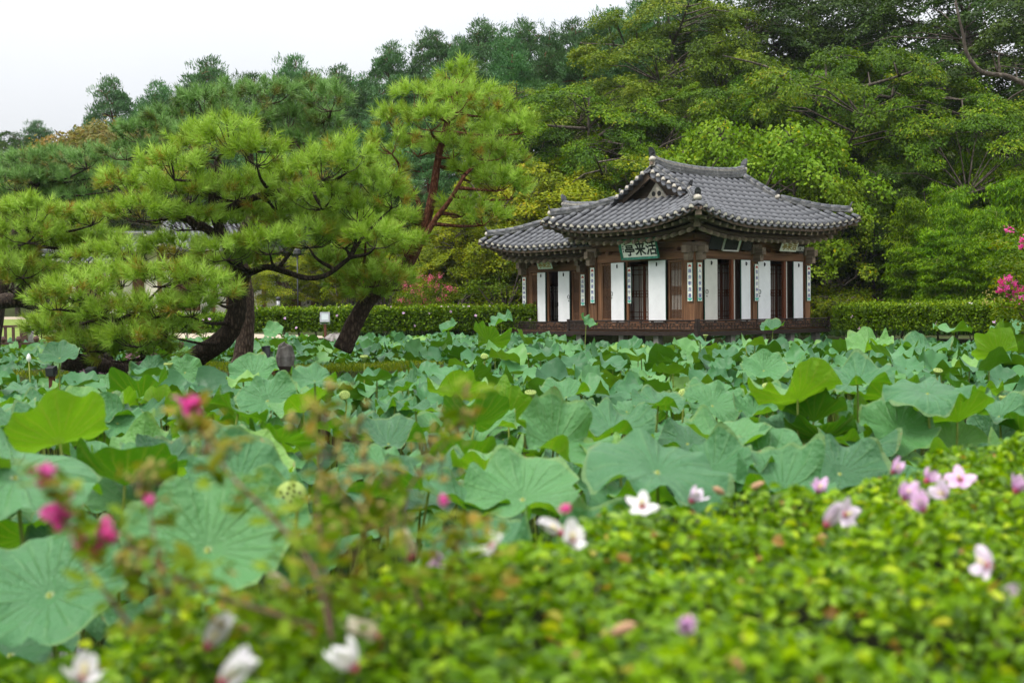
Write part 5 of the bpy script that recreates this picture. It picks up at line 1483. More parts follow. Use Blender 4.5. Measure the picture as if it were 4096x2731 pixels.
def needles(B, Dr, Ls, tint, m=52, nl=0.165, w=0.0115):
    n = len(B)
    tt = RNG.uniform(0.35, 1.0, (n, m)); az = RNG.uniform(0, 2 * PI, (n, m))
    ph = np.radians(np.where(tt > .8, RNG.uniform(5, 50, (n, m)), RNG.uniform(35, 72, (n, m))))
    D = unit(Dr); ref = np.where(np.abs(D[:, 2:3]) < .9, np.array([[0, 0, 1.]]), np.array([[1., 0, 0]]))
    S = unit(np.cross(D, ref)); U = np.cross(S, D)
    base = B[:, None] + D[:, None] * (Ls[:, None] * tt)[..., None]
    rad_ = S[:, None] * np.cos(az)[..., None] + U[:, None] * np.sin(az)[..., None]
    nd = D[:, None] * np.cos(ph)[..., None] + rad_ * np.sin(ph)[..., None]
    tip = base + nd * (nl * RNG.uniform(.75, 1.2, (n, m)))[..., None]
    sd_ = unit(np.cross(nd, RNG.normal(size=(n, m, 3)))) * w / 2
    V = np.stack([base - sd_, base + sd_, tip], 2).reshape(-1, 3)
    F = np.arange(n * m * 3).reshape(-1, 3)
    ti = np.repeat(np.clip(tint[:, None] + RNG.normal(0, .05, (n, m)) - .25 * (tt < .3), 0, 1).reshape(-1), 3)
    return V, F, ti
class Pine:
    def __init__(s, name, label, seed, needle=None, bark=None):
        s.rng = np.random.default_rng(seed); random.seed(seed)
        s.label = label; s.name = name; s.trunk = MB(); s.twig = MB(); s.nodes = []; s.B = []; s.D = []; s.L = []; s.T = []
        s.mat = needle or M_NEEDLE; s.bark = bark or M_PBARK2
    def limb(s, pts, r0, r1, n=6, sides=12, noise=.05, node=True):
        w = [P(*p) if not isinstance(p, Vector) else p for p in pts]
        sp_ = spline(w, n)
        s.trunk.tube(sp_, [r0 + (r1 - r0) * i / (len(sp_) - 1) for i in range(len(sp_))], sides, noise=noise)
        if node: s.nodes += sp_[n:]
        s.base = w[0] if not hasattr(s, 'base') else s.base
    def pad(s, px, py, dp, rx, rz, dens=1.0, ry=None, upb=0.75):
        """pixel centre, depth, half width and half height in photograph pixels"""
        c = P(px, py, dp); k = dp / FPX; rx *= k; rz *= k; ry = (ry * k) if ry else rx * 0.8
        n = int((22 + 130 * rx * ry + 54 * rx * rz) * dens)
        # branch to the pad
        if s.nodes:
            q = min(s.nodes, key=lambda v: (v - c).length + 1.2 * max(0, v.z - c.z))
            m = q.lerp(c, .5) + Vector((random.uniform(-.1, .1), random.uniform(-.1, .1), -.06 * (c - q).length))
            s.trunk.tube(spline([q, m, c - Vector((0, 0, rz * .35))], 4), [.036, .034, .031, .028, .025, .022, .019, .016, .013], 7, False, noise=.08)
        u = s.rng.normal(size=(n, 3)); u /= np.linalg.norm(u, axis=1)[:, None]
        u[:, 2] = np.where(u[:, 2] < -.25, -u[:, 2] * .8, u[:, 2])
        r = s.rng.uniform(.55, 1, n) ** .6
        off = u * r[:, None] * np.array([rx, ry, rz])
        pos = np.array(c) + off
        d = np.stack([u[:, 0] * .9, u[:, 1] * .9, upb + u[:, 2] * .35], -1) + s.rng.normal(0, .28, (n, 3))
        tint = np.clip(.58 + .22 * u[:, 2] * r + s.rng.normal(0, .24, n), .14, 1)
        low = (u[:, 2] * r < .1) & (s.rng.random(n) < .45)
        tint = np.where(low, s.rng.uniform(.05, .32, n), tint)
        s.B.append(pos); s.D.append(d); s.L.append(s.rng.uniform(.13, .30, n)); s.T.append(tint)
        # twigs
        cc = c - Vector((0, 0, rz * .35))
        for j in range(0, n, 6):
            p = Vector(pos[j]); mid = cc.lerp(p, .55); mid.z -= .12 * (p - cc).length
            s.twig.tube([cc, mid, p], [.011, .008, .004], 4, False)
        dd = np.concatenate([d]); dd = dd / np.linalg.norm(dd, axis=1)[:, None]
        for j in range(0, n, 3):
            s.twig.tube([Vector(pos[j]), Vector(pos[j] + dd[j] * .14)], [.005, .003], 4, False)
    def done(s, origin=None):
        o = Vector(origin if origin else s.base)
        root = ob(s.name, None, loc=o, label=s.label, cat='pine tree')
        T = Matrix.Translation(-o)
        ob('trunk', s.trunk.mesh('trunk', s.bark, True), root, mat4=T)
        global RNG
        RNG = s.rng
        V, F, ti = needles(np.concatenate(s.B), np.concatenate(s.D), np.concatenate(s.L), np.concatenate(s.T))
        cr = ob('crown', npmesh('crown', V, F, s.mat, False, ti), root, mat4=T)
        ob('fine_twigs', s.twig.mesh('fine_twigs', s.bark, False), cr, kind='stuff')
        return root
D2 = 1.7415
def pads(p, lst, dp, jitter=.8, dens=1.0):
    for (x, y, rx, rz) in lst:
        p.pad(x * D2, y * D2, dp + random.uniform(-jitter, jitter), rx * D2, rz * D2, dens)
# A: the old twisted pine with its lying trunk
A = Pine('old_garden_pine', 'old twisted garden pine with a lying trunk and broad tiers over the lotus', 71)
A.limb([(560, 1505, 18.6), (700, 1490, 18.6), (800, 1420, 18.5), (905, 1345, 18.4), (945, 1250, 18.4), (950, 1170, 18.4), (975, 1085, 18.4)], .19, .13, 7, 14, .06)
A.limb([(250, 1440, 18.2), (380, 1465, 18.4), (500, 1490, 18.6), (620, 1500, 18.6), (760, 1540, 18.7)], .15, .21, 6, 14, .06)
A.limb([(640, 1490, 18.6), (590, 1440, 18.4), (560, 1380, 18.2), (470, 1300, 18.0), (360, 1240, 17.8)], .10, .05, 6, 10, .06)
A.limb([(990, 1095, 18.4), (1070, 1068, 18.3), (1150, 1090, 18.2), (1230, 1112, 18.1), (1310, 1098, 18.1), (1400, 1030, 18.0)], .058, .035, 6, 10, .06)
A.limb([(960, 1090, 18.4), (900, 960, 18.2), (850, 820, 18.0), (870, 640, 18)], .11, .05, 6, 10, .06)
A.limb([(900, 960, 18.2), (760, 880, 18), (600, 820, 18), (470, 770, 18)], .08, .04, 6, 10, .06)
A.limb([(860, 860, 18.2), (1050, 780, 18), (1300, 740, 18)], .07, .035, 6, 10, .06)
pads(A, [(310, 440, 75, 34), (400, 400, 70, 40), (470, 350, 65, 42), (530, 330, 55, 48), (590, 370, 62, 36), (660, 420, 70, 34), (740, 400, 60, 40), (800, 380, 48, 44), (860, 440, 58, 30), (900, 470, 32, 22), (430, 460, 80, 34), (540, 450, 85, 36), (640, 480, 85, 32), (740, 470, 75, 32), (330, 500, 80, 26), (450, 520, 80, 24), (570, 520, 70, 26), (690, 520, 75, 26), (820, 500, 60, 28)], 18.0)
pads(A, [(620, 575, 62, 28), (710, 560, 62, 28), (520, 590, 66, 22), (790, 560, 56, 30), (580, 615, 46, 16), (860, 560, 50, 30)], 17.7)
pads(A, [(130, 705, 50, 18), (190, 680, 66, 26), (280, 650, 72, 26), (370, 650, 66, 26), (450, 660, 60, 24), (160, 745, 70, 26), (260, 735, 75, 28), (360, 720, 70, 26), (440, 720, 56, 24), (210, 800, 66, 22), (310, 790, 70, 20), (280, 825, 55, 18), (180, 805, 50, 18), (120, 770, 40, 16), (350, 815, 45, 16), (400, 770, 50, 18), (500, 690, 45, 22)], 17.4, .6)
pads(A, [(300, 590, 70, 22), (400, 580, 66, 22), (220, 610, 60, 22), (470, 620, 55, 20)], 19.2, .5, .8)
A.done(P(700, 1500, 18.6))
# B: straight pine right behind it
B_ = Pine('tall_garden_pine', 'straight-trunked pine behind the twisted one, with high flat tiers', 72, M_NEEDLE2, M_PBARK)
B_.limb([(955, 1490, 21), (975, 1400, 21), (985, 1200, 21), (960, 1000, 21), (1010, 800, 21.2), (990, 560, 21.2)], .20, .07, 6, 12, .05)
B_.limb([(1000, 800, 21.2), (800, 640, 21.2), (620, 560, 21.2)], .08, .04, 6, 9, .06); B_.limb([(1005, 700, 21.2), (1180, 560, 21.4), (1300, 480, 21.4)], .07, .035, 6, 9, .06)
pads(B_, [(330, 320, 62, 26), (290, 360, 50, 22), (400, 290, 62, 28), (470, 255, 55, 30), (540, 235, 58, 26), (620, 230, 62, 26), (700, 225, 58, 28), (760, 245, 40, 32), (560, 290, 76, 30), (660, 290, 76, 32), (740, 300, 46, 32), (440, 330, 66, 26), (700, 340, 56, 24), (620, 340, 66, 26), (360, 370, 56, 24), (520, 340, 60, 24)], 21.2)
B_.done()
# C: leaning red pine
C_ = Pine('leaning_red_pine', 'leaning red pine with forked orange stems and a pointed crown', 73, None, M_LEANBARK)
C_.limb([(1370, 1400, 19.6), (1420, 1290, 19.6), (1475, 1200, 19.6), (1560, 1130, 19.7), (1640, 1040, 19.8), (1700, 900, 20), (1730, 780, 20), (1760, 600, 20.1), (1820, 380, 20.2), (1838, 290, 20.2)], .165, .03, 6, 14, .05)
C_.limb([(1600, 1100, 19.7), (1680, 980, 19.6), (1740, 880, 19.6), (1800, 800, 19.5), (1860, 700, 19.5)], .065, .028, 6, 10, .06)
C_.limb([(1690, 930, 20), (1670, 800, 19.9), (1600, 700, 19.8)], .06, .03, 6, 9, .06)
C_.limb([(1560, 1130, 19.7), (1500, 1120, 19.4), (1440, 1110, 19.2)], .06, .03, 6, 9, .06)
C_.limb([(1690, 900, 20), (1600, 870, 19.8), (1480, 860, 19.6)], .05, .03, 6, 8, .06)
pads(C_, [(1053, 185, 26, 30), (1010, 225, 34, 24), (1090, 225, 34, 24), (950, 240, 40, 30), (1050, 250, 50, 30), (1130, 260, 46, 28), (910, 290, 44, 30), (990, 290, 56, 30), (1080, 300, 56, 30), (1160, 320, 50, 30), (1195, 300, 26, 22), (900, 345, 46, 26), (960, 350, 50, 28), (1040, 355, 56, 26), (1120, 360, 50, 28), (1175, 390, 40, 26), (1080, 410, 50, 22), (1140, 430, 50, 28), (885, 400, 36, 22), (1170, 450, 40, 26), (1060, 490, 46, 24), (1110, 510, 46, 24)], 20.0, .9, .72)
pads(C_, [(900, 520, 46, 26), (840, 540, 46, 24), (880, 600, 56, 26), (930, 580, 40, 24), (820, 610, 50, 24), (860, 650, 60, 24), (800, 660, 40, 22), (900, 660, 45, 24), (760, 620, 36, 20), (840, 690, 45, 16), (780, 580, 40, 22)], 19.3, .6)
C_.done()
# D: pine at the left edge
Dp = Pine('left_garden_pine', 'pine at the left edge with a thick trunk lying level', 74)
Dp.limb([(-260, 1230, 22), (-60, 1215, 22), (60, 1200, 22), (150, 1215, 22), (230, 1260, 21.5), (330, 1330, 21), (420, 1450, 20.6)], .14, .17, 6, 12, .06)
Dp.limb([(60, 1205, 22), (90, 1120, 21.5), (60, 1020, 21.2), (120, 930, 21)], .09, .05, 6, 9, .06)
pads(Dp, [(20, 500, 60, 26), (80, 500, 56, 28), (150, 530, 66, 26), (210, 510, 56, 24), (60, 550, 70, 26), (130, 580, 70, 24), (10, 590, 60, 26), (190, 580, 50, 22), (50, 630, 60, 24), (120, 640, 56, 20), (20, 660, 50, 20), (230, 560, 45, 20)], 20.6)
Dp.done(P(420, 1450, 20.6))
E_ = Pine('rear_left_pine', 'dull green pine rising behind the left edge pine', 75, M_NEEDLE2)
E_.limb([(-40, 1450, 25), (0, 1200, 25), (60, 950, 25), (120, 740, 25)], .17, .06, 6, 10, .05)
pads(E_, [(10, 395, 55, 24), (70, 385, 50, 24), (130, 375, 56, 24), (200, 380, 56, 22), (260, 390, 50, 22), (40, 430, 66, 24), (120, 425, 70, 24), (200, 430, 66, 24), (270, 430, 50, 24), (90, 465, 70, 22), (180, 470, 70, 20), (20, 470, 60, 22)], 25.0)
E_.done()
# ------------------------------------------------------------------ hedges
M_PETAL_P = mat_leaf('pink_hibiscus_petal', [(0, (0.62, 0.28, 0.55)), (.35, (.72, .48, .70)), (1, (0.80, 0.60, 0.78))], .25, .6, .2, .15, (1, .9, 1))
M_PETAL_W = mat_leaf('white_hibiscus_petal', [(0, (0.75, 0.72, 0.72)), (1, (0.85, 0.83, 0.84))], .22, .6, .2, .06, (1, 1, .95))
M_PETAL_C = mat_leaf('cream_hibiscus_petal', [(0, (0.72, 0.62, 0.45)), (1, (0.78, 0.72, 0.58))], .22, .6, .2, .1, (1, 1, .9))
M_PETAL_L = mat_leaf('lilac_white_hibiscus_petal', [(0, (0.66, 0.52, 0.66)), (1, (0.80, 0.72, 0.80))], .22, .6, .2, .1, (1, .95, 1))
M_HEART = mat_simple('hibiscus_heart', (0.45, 0.06, 0.12), .6, .3, .2, 20)
M_STAMEN = mat_simple('hibiscus_stamen', (0.75, 0.66, 0.35), .6, .3, .2, 20)
M_CALYX = mat_simple('hibiscus_calyx', (0.13, 0.19, 0.04), .6, .3, .2, 20)
def petal_mesh(mat, w, l, cup, seed):
    r_ = random.Random(seed); V = []; F = []; n, m = 6, 6; tn = []
    for i in range(n + 1):
        f = i / n
        ww = w * math.sin(PI * min(1, .12 + .80 * f)) ** .7
        for j in range(m + 1):
            g = -1 + 2 * j / m
            V.append((g * ww, f * l, cup * l * (f ** 1.6) * .6 + .12 * l * (1 - g * g) * f + .05 * l * math.sin(5 * g + seed) * f * f)); tn.append(f)
    for i in range(n):
        for j in range(m): F.append((i*(m+1)+j, i*(m+1)+j+1, (i+1)*(m+1)+j+1, (i+1)*(m+1)+j))
    return npmesh('petal', np.array(V), np.array(F), mat, True, np.array(tn))
PETALS = {k: [petal_mesh(m, .0195, .05, c, i) for i, c in enumerate((.35, .8, 1.4))] for k, m in (('p', M_PETAL_P), ('w', M_PETAL_W), ('c', M_PETAL_C), ('l', M_PETAL_L))}
mb = MB(); mb.lathe([(.006, -.012), (.013, 0), (.009, .006), (0, .007)], 8); ME_HEART = mb.mesh('heart', M_HEART, True)
mb = MB(); mb.tube([(0, 0, 0), (0, .003, .035)], [.004, .0035], 6)
for i in range(10): lump(mb, (.006 * math.cos(i * 2.4), .006 * math.sin(i * 2.4), .014 + .002 * i), (.0025,) * 3, 5, i)
ME_STAMEN = mb.mesh('stamen', M_STAMEN, True)
mb = MB(); mb.lathe([(.002, -.03), (.003, -.012), (.009, -.006), (.011, .004), (0, .005)], 8); ME_CALYX = mb.mesh('calyx', M_CALYX, True)
def flower(parent, p, kind, openness, az, tilt, s=1.0, label=None):
    """openness 0 flat wide open .. 2 nearly closed"""
    M4 = Matrix.Translation(p) @ tilt_m(az, tilt, random.uniform(0, 6)) @ Matrix.Diagonal((s, s, s, 1))
    cal = ob('flower', ME_CALYX, parent, mat4=M4)
    if label: cal['label'] = label
    for k in range(5):
        ob('petal', PETALS[kind][openness], cal, mat4=Matrix.Rotation(k * 2 * PI / 5 + random.uniform(-.22, .22), 4, 'Z') @ Matrix.Rotation((.1, .5, .95)[openness] + random.uniform(-.3, .25), 4, 'X') @ Matrix.Diagonal((random.uniform(.8, 1.15), random.uniform(.8, 1.15), 1, 1)))
    ob('heart', ME_HEART, cal); ob('stamen', ME_STAMEN, cal)
    return cal
def hedge_np(p0, p1, width, z0, z1, n, L, W, skirt=.28, rough=.06, stuff_seed=1):
    """leaf positions on top and both long sides of a clipped hedge"""
    r_ = np.random.default_rng(stuff_seed)
    p0 = np.array(p0[:2]); p1 = np.array(p1[:2]); d = p1 - p0; ln = np.linalg.norm(d); d = d / ln; s_ = np.array([-d[1], d[0]])
    H = z1 - z0 - skirt
    per = width + 2 * H
    u = r_.uniform(0, ln, n); v = r_.uniform(0, per, n)
    wv = .04 * np.sin(u * 2.1) + .03 * np.sin(u * 5.3 + 1) + .03 * np.sin(u * 11)
    top = (v > H) & (v < H + width); near = v <= H
    side = np.where(top, v - H - width / 2, np.where(near, -width / 2, width / 2))
    zz = np.where(top, z1, np.where(near, z1 - v, z1 - (v - H - width)))
    rag = r_.uniform(0, 1, n) ** 2 * .22
    ep = np.clip((u - .25) / .25, 0, 1)
    inn = r_.normal(0, rough, n) - np.abs(r_.normal(0, rough, n))
    pos2 = p0 + d * u[:, None] + s_ * (side + np.where(top, 0, np.sign(side) * (inn + wv)))[:, None]
    zz = zz + np.where(top, inn + wv * .5, 0)
    bot = zz < z0 + skirt + .1
    C = np.concatenate([pos2, zz[:, None]], 1)
    nrm = np.where(top[:, None], np.array([[0, 0, 1.]]), np.concatenate([s_[None] * np.sign(side)[:, None], np.full((n, 1), .35)], 1))
    T = nrm * .5 + r_.normal(0, .6, (n, 3)); N = nrm + r_.normal(0, .55, (n, 3))
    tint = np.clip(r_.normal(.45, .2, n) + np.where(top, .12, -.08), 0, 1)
    Lr = L * r_.uniform(.7, 1.25, n)
    return C, T, N, Lr, Lr * W / L, tint
def hedge_obj(name, p0, p1, width, z0, z1, n, L, W, label, flowers, seed, mat=L_HEDGE, core=True, group=None):
    root = ob(name, None, loc=(p0[0], p0[1], z0), label=label, cat='hedge', group=group)
    T = Matrix.Translation((-p0[0], -p0[1], -z0))
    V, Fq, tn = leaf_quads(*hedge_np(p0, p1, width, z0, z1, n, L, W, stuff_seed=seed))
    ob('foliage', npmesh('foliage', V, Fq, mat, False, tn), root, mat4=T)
    a = Vector((p0[0], p0[1], 0)); b = Vector((p1[0], p1[1], 0)); d = (b - a).normalized(); s_ = Vector((-d.y, d.x, 0)); ln = (b - a).length
    if core:
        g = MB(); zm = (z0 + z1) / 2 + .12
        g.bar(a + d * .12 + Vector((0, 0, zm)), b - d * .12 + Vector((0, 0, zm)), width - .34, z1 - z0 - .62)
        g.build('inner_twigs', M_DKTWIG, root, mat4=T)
    rnd = random.Random(seed)
    ns = int(ln / .55)
    for i in range(ns):
        q = a + d * (ln * (i + .5) / ns) + s_ * rnd.uniform(-.25, .25) * width; q.z = z0 - .1
        g = MB()
        for k in range(3): g.tube([q + Vector((rnd.uniform(-.05, .05), rnd.uniform(-.05, .05), 0)), q + Vector((rnd.uniform(-.1, .1), rnd.uniform(-.1, .1), .35)), q + Vector((rnd.uniform(-.25, .25), rnd.uniform(-.2, .2), z1 - z0 - .15))], [.016, .014, .006], 5)
        g.build('stem', M_BARK, root, mat4=T)
    for (u, v, k, op, s) in flowers:
        if v >= 0: p = a + d * (u * ln) + s_ * (v - .5) * width * .9; p.z = z1 + .03; az, ti = rnd.uniform(0, 6.28), rnd.uniform(.1, .9)
        else: p = a + d * (u * ln) + s_ * SIDE[name + label[:3]] * (width / 2 + .06); p.z = z1 + v * (z1 - z0); az, ti = math.atan2(s_.y * SIDE[name + label[:3]], s_.x * SIDE[name + label[:3]]), 1.2
        flower(root, T @ p, k, op, az, ti, s)
    return root
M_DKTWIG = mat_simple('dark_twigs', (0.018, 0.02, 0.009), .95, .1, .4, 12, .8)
SIDE = {}
RNG = np.random.default_rng(77); random.seed(77)
ha = P(960, 1300, 37.6); hb = P(2150, 1300, 36.9)
rf = random.Random(5)
SIDE['hedgelon'] = -1
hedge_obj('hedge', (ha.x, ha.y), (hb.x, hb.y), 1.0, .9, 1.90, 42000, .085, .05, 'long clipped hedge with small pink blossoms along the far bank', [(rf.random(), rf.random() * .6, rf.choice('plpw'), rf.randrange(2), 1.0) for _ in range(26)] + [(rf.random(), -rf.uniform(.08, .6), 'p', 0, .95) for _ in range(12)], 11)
ha = P(125, 1300, 36.8); hb = P(930, 1300, 37.2)
SIDE['hedgepar'] = -1
hedge_obj('hedge', (ha.x, ha.y), (hb.x, hb.y), .9, .9, 1.75, 18000, .085, .05, 'part of a clipped hedge glimpsed behind the pine tiers', [(rf.random(), -rf.uniform(.1, .6), 'p', 0, 1.1) for _ in range(10)], 12)
ha = P(3385, 1300, 32.4); hb = Vector((14.6, 24.4, 0))
SIDE['hedgedee'] = -1
hedge_obj('hedge', (ha.x, ha.y), (hb.x, hb.y), 1.15, .88, 1.80, 46000, .075, .045, 'deep clipped hedge along the right bank before the bamboo', [(rf.random() * .9 + .05, -rf.uniform(.1, .8), 'p', 0, 1.0) for _ in range(7)] + [(rf.random() * .8, rf.random() * .4, rf.choice('pw'), 0, 1.2) for _ in range(7)], 13)

# ---- foreground clipped hibiscus hedge
HZ = 1.20
edge_px = [(-1600, 2560), (-500, 2600), (-100, 2520), (500, 2420), (900, 2330), (1400, 2220), (1900, 2110), (2500, 2020), (3000, 1970), (3400, 1905), (3700, 1810), (4100, 1740), (4600, 1680), (5200, 1640)]
EDGE = [G(x, y, HZ) for x, y in edge_px]
EX = np.array([v.x for v in EDGE]); EY = np.array([v.y for v in EDGE])
def hedge_height(x, y):
    ye = np.interp(x, EX, EY)
    edge = np.clip((ye - y) / .16, 0, 1) ** .5
    left = .02 * np.clip((-x - .15) / .5, 0, 1)
    return HZ - .07 * (1 - edge) - left + .026 * np.sin(x * 9 + 2 * np.sin(y * 6)) + .022 * np.sin(y * 11 + x * 4)
r_ = np.random.default_rng(91)
n = 88000
x = r_.uniform(-1.7, 4.6, n * 2); ye = np.interp(x, EX, EY); y = r_.uniform(.55, 7.5, n * 2)
inside = (y < ye) & (y > np.maximum(.75, np.abs(x) * 1.25 - .7))
x, y = x[inside], y[inside]
dens = np.clip(2.1 / y, .35, 1); keep = r_.random(len(x)) < 1.0
x, y = x[keep], y[keep]
z = hedge_height(x, y) - np.abs(r_.normal(0, .075, len(x)))
C1 = np.stack([x, y, z], -1); N1 = np.array([0, 0, 1.]) + r_.normal(0, .55, C1.shape)
# far flank
m = 9000
q = r_.uniform(0, 1, m); idx = q * (len(EX) - 1.001); i0 = idx.astype(int); f = idx - i0
fx = EX[i0] * (1 - f) + EX[i0 + 1] * f; fy = EY[i0] * (1 - f) + EY[i0 + 1] * f
C2 = np.stack([fx + r_.normal(0, .03, m), fy + r_.normal(0, .04, m), HZ - .08 - r_.uniform(0, .65, m)], -1)
N2 = np.array([-.4, .8, .4]) + r_.normal(0, .5, (m, 3))
C = np.concatenate([C1, C2]); N = np.concatenate([N1, N2])
T = r_.normal(0, 1, C.shape); T[:, 2] = T[:, 2] * .5 + .25
shade = np.clip((C[:, 2] - (HZ - .14)) / .14, 0, 1)
tint = np.clip(r_.normal(.42, .2, len(C)) + np.where(r_.random(len(C)) < .10, .35, 0), 0, 1)
Lr = r_.uniform(.024, .046, len(C))
V, Fq, tn = leaf_quads(C, T, N, Lr, Lr * .62, tint, fold=True, curl=.12)
L_FORE = mat_leaf('foreground_hedge_leaf', [(0, (0.03, 0.075, 0.008)), (0.3, (0.10, 0.20, 0.02)), (0.55, (0.20, 0.35, 0.03)), (0.8, (0.34, 0.50, 0.045)), (0.96, (0.46, 0.54, 0.05)), (1, (0.36, 0.22, 0.09))], .34, .42, .4, 0)
FH = ob('flowering_hedge', None, loc=(1.0, 2.0, .3), label='clipped flowering hedge with white and pink blossoms filling the near foreground', cat='hedge')
TF_ = Matrix.Translation((-1.0, -2.0, -.3))
ob('foliage', npmesh('foliage', V, Fq, L_FORE, False, tn), FH, mat4=TF_)
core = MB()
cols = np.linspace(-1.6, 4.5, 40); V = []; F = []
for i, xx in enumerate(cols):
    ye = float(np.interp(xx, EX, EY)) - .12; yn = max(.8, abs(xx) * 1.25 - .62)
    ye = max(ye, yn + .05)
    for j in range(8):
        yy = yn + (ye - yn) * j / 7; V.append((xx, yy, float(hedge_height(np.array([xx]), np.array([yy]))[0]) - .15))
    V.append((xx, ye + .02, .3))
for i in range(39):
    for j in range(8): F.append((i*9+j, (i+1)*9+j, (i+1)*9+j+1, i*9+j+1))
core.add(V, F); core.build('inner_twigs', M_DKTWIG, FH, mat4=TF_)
rs = random.Random(14)
for i in range(46):
    xx = rs.uniform(-.9, 2.8); ye = float(np.interp(xx, EX, EY)); yy = rs.uniform(max(1.0, abs(xx) * 1.6 - .3), ye - .05) if ye > max(1.0, abs(xx) * 1.6 - .3) + .1 else ye
    g = MB(); h = float(hedge_height(np.array([xx]), np.array([yy]))[0])
    g.tube([(xx, yy, .3), (xx + rs.uniform(-.08, .08), yy + rs.uniform(-.08, .08), .75), (xx + rs.uniform(-.15, .15), yy + rs.uniform(-.15, .15), h - .02)], [.008, .006, .002], 5)
    g.build('stem', M_BARK, FH, mat4=TF_)
FLW = [(2569, 2025, 'w', 0, .7), (2769, 2000, 'l', 1, .5), (3274, 1962, 'p', 1, .6), (3622, 1990, 'p', 1, .7), (3690, 2035, 'p', 1, .6), (3575, 1885, 'p', 1, .7), (3709, 1922, 'p', 1, .8), (3840, 1918, 'p', 0, .9), (4066, 1960, 'p', 1, .4), (1968, 2185, 'w', 0, .6), (2290, 2160, 'w', 1, .9), (2240, 2130, 'w', 2, .9), (1640, 2220, 'c', 2, .3), (1700, 2235, 'p', 2, 1.4), (1141, 2351, 'c', 2, .9), (836, 2577, 'w', 2, .6), (1515, 2543, 'c', 2, 1.1), (1411, 2664, 'w', 1, .6), (330, 2712, 'w', 1, .5), (3953, 2262, 'l', 0, 1.1), (2752, 2490, 'p', 2, 1.4), (3990, 2410, 'l', 2, .8), (3378, 2058, 'l', 0, 1.3), (3310, 2095, 'l', 2, .5), (900, 2720, 'w', 2, .8), (3780, 1980, 'l', 1, 1.2)]
random.seed(44)
for (px, py, k, op, ti) in FLW:
    p = G(px, py, HZ + .015); sc = .84
    for _ in range(4): p = G(px, py, float(hedge_height(np.array([p.x]), np.array([p.y]))[0]) + .035)
    flower(FH, TF_ @ p, k, op, random.uniform(-PI, 0), ti, sc)
# withered brown blossoms
M_WITHER = mat_simple('withered_blossom', (0.42, 0.25, 0.15), .9, .1, .3, 20)
for px, py in ((3020, 1945), (2880, 1965), (2480, 2520)):
    p = G(px, py, HZ + .02); g = MB(); g.lathe([(.004, -.02), (.011, 0), (.009, .02), (0, .035)], 8, Matrix.Translation(TF_ @ p) @ tilt_m(random.uniform(-3, 0), 1.1, 0)); g.build('withered_flower', M_WITHER, FH, True)

# ------------------------------------------------------------------ crape myrtle sprays
M_CRAPE = mat_leaf('crape_myrtle_petal', [(0, (0.75, 0.08, 0.34)), (1, (0.95, 0.32, 0.62))], .45, .6, .2, .1, (1, .8, .9))
M_CRAPE2 = mat_leaf('far_crape_myrtle_petal', [(0, (0.50, 0.10, 0.16)), (1, (0.72, 0.24, 0.30))], .25, .6, .2, .1, (1, .8, .9))
M_CAPS = mat_simple('seed_capsule', (0.32, 0.27, 0.07), .7, .3, .45, 60)
M_CTWIG = mat_simple('crape_myrtle_twig', (0.15, 0.085, 0.06), .7, .3, .3, 30)
L_CRAPE = mat_leaf('crape_myrtle_leaf', [(0, (0.10, 0.18, 0.02)), (0.6, (0.20, 0.30, 0.04)), (1, (0.28, 0.20, 0.05))], .3)
def crape_cluster(c, r, n, size, seed):
    q = np.random.default_rng(seed); C = np.array(c) + q.normal(0, r * .5, (n, 3))
    T = q.normal(size=(n, 3)); N = q.normal(size=(n, 3)); return leaf_quads(C, T, N, size * q.uniform(.7, 1.3, n), size * .8, q.random(n))
CM = ob('crape_myrtle', None, loc=(-.5, 1.9, .3), label='blurred crape myrtle sprays with pink flowers and brown seed heads in the left foreground', cat='shrub')
TC = Matrix.Translation((.5, -1.9, -.3))
def stem(pts, r0, r1):
    g = MB(); w = spline([P(*q) for q in pts], 6); g.tube(w, [r0 + (r1 - r0) * i / (len(w) - 1) for i in range(len(w))], 6); g.build('branch', M_CTWIG, CM, True, mat4=TC); return w
br = []
br.append(stem([(1330, 2560, 1.75), (1250, 2270, 1.8), (1080, 2060, 1.85), (940, 1920, 1.9), (840, 1790, 1.95), (780, 1690, 2.0), (755, 1630, 2.0)], .0042, .002))
br.append(stem([(1250, 2500, 1.8), (830, 2370, 1.8), (640, 2260, 1.8), (520, 2190, 1.8), (410, 2150, 1.8)], .0036, .0018))
br.append(stem([(1330, 2500, 1.95), (1290, 2200, 2.0), (1270, 1950, 2.05), (1300, 1700, 2.1), (1320, 1560, 2.1)], .004, .0015))
br.append(stem([(1700, 2480, 2.1), (1620, 2200, 2.15), (1640, 1950, 2.2), (1820, 1720, 2.2), (1860, 1540, 2.2)], .004, .0015))
br.append(stem([(520, 2500, 1.7), (330, 2240, 1.75), (260, 2080, 1.8), (200, 1950, 1.8), (175, 1900, 1.8)], .0035, .0016))
br.append(stem([(700, 2480, 1.8), (640, 2250, 1.85), (600, 2050, 1.9), (590, 1900, 1.9)], .003, .0014))
br.append(stem([(1450, 2500, 2.0), (1420, 2250, 2.0), (1500, 2050, 2.0), (1560, 1900, 2.0)], .003, .0014))
br.append(stem([(1900, 2450, 2.2), (1850, 2250, 2.2), (1780, 2100, 2.2)], .003, .0014))
# flower heads
for i, (px, py, dp, r) in enumerate(((758, 1612, 2.0, .024), (182, 1893, 1.8, .018), (240, 2048, 1.8, .027), (425, 2138, 1.8, .020), (362, 2190, 1.8, .018), (1770, 2000, 2.1, .008), (2262, 2034, 2.2, .008), (590, 1995, 1.9, .008))):
    V, Fq, tn = crape_cluster(P(px, py, dp), r * .8, 52 if r > .01 else 12, .017, 300 + i)
    ob('flower_cluster', npmesh('flower_cluster', V, Fq, M_CRAPE, True, tn), CM, mat4=TC)
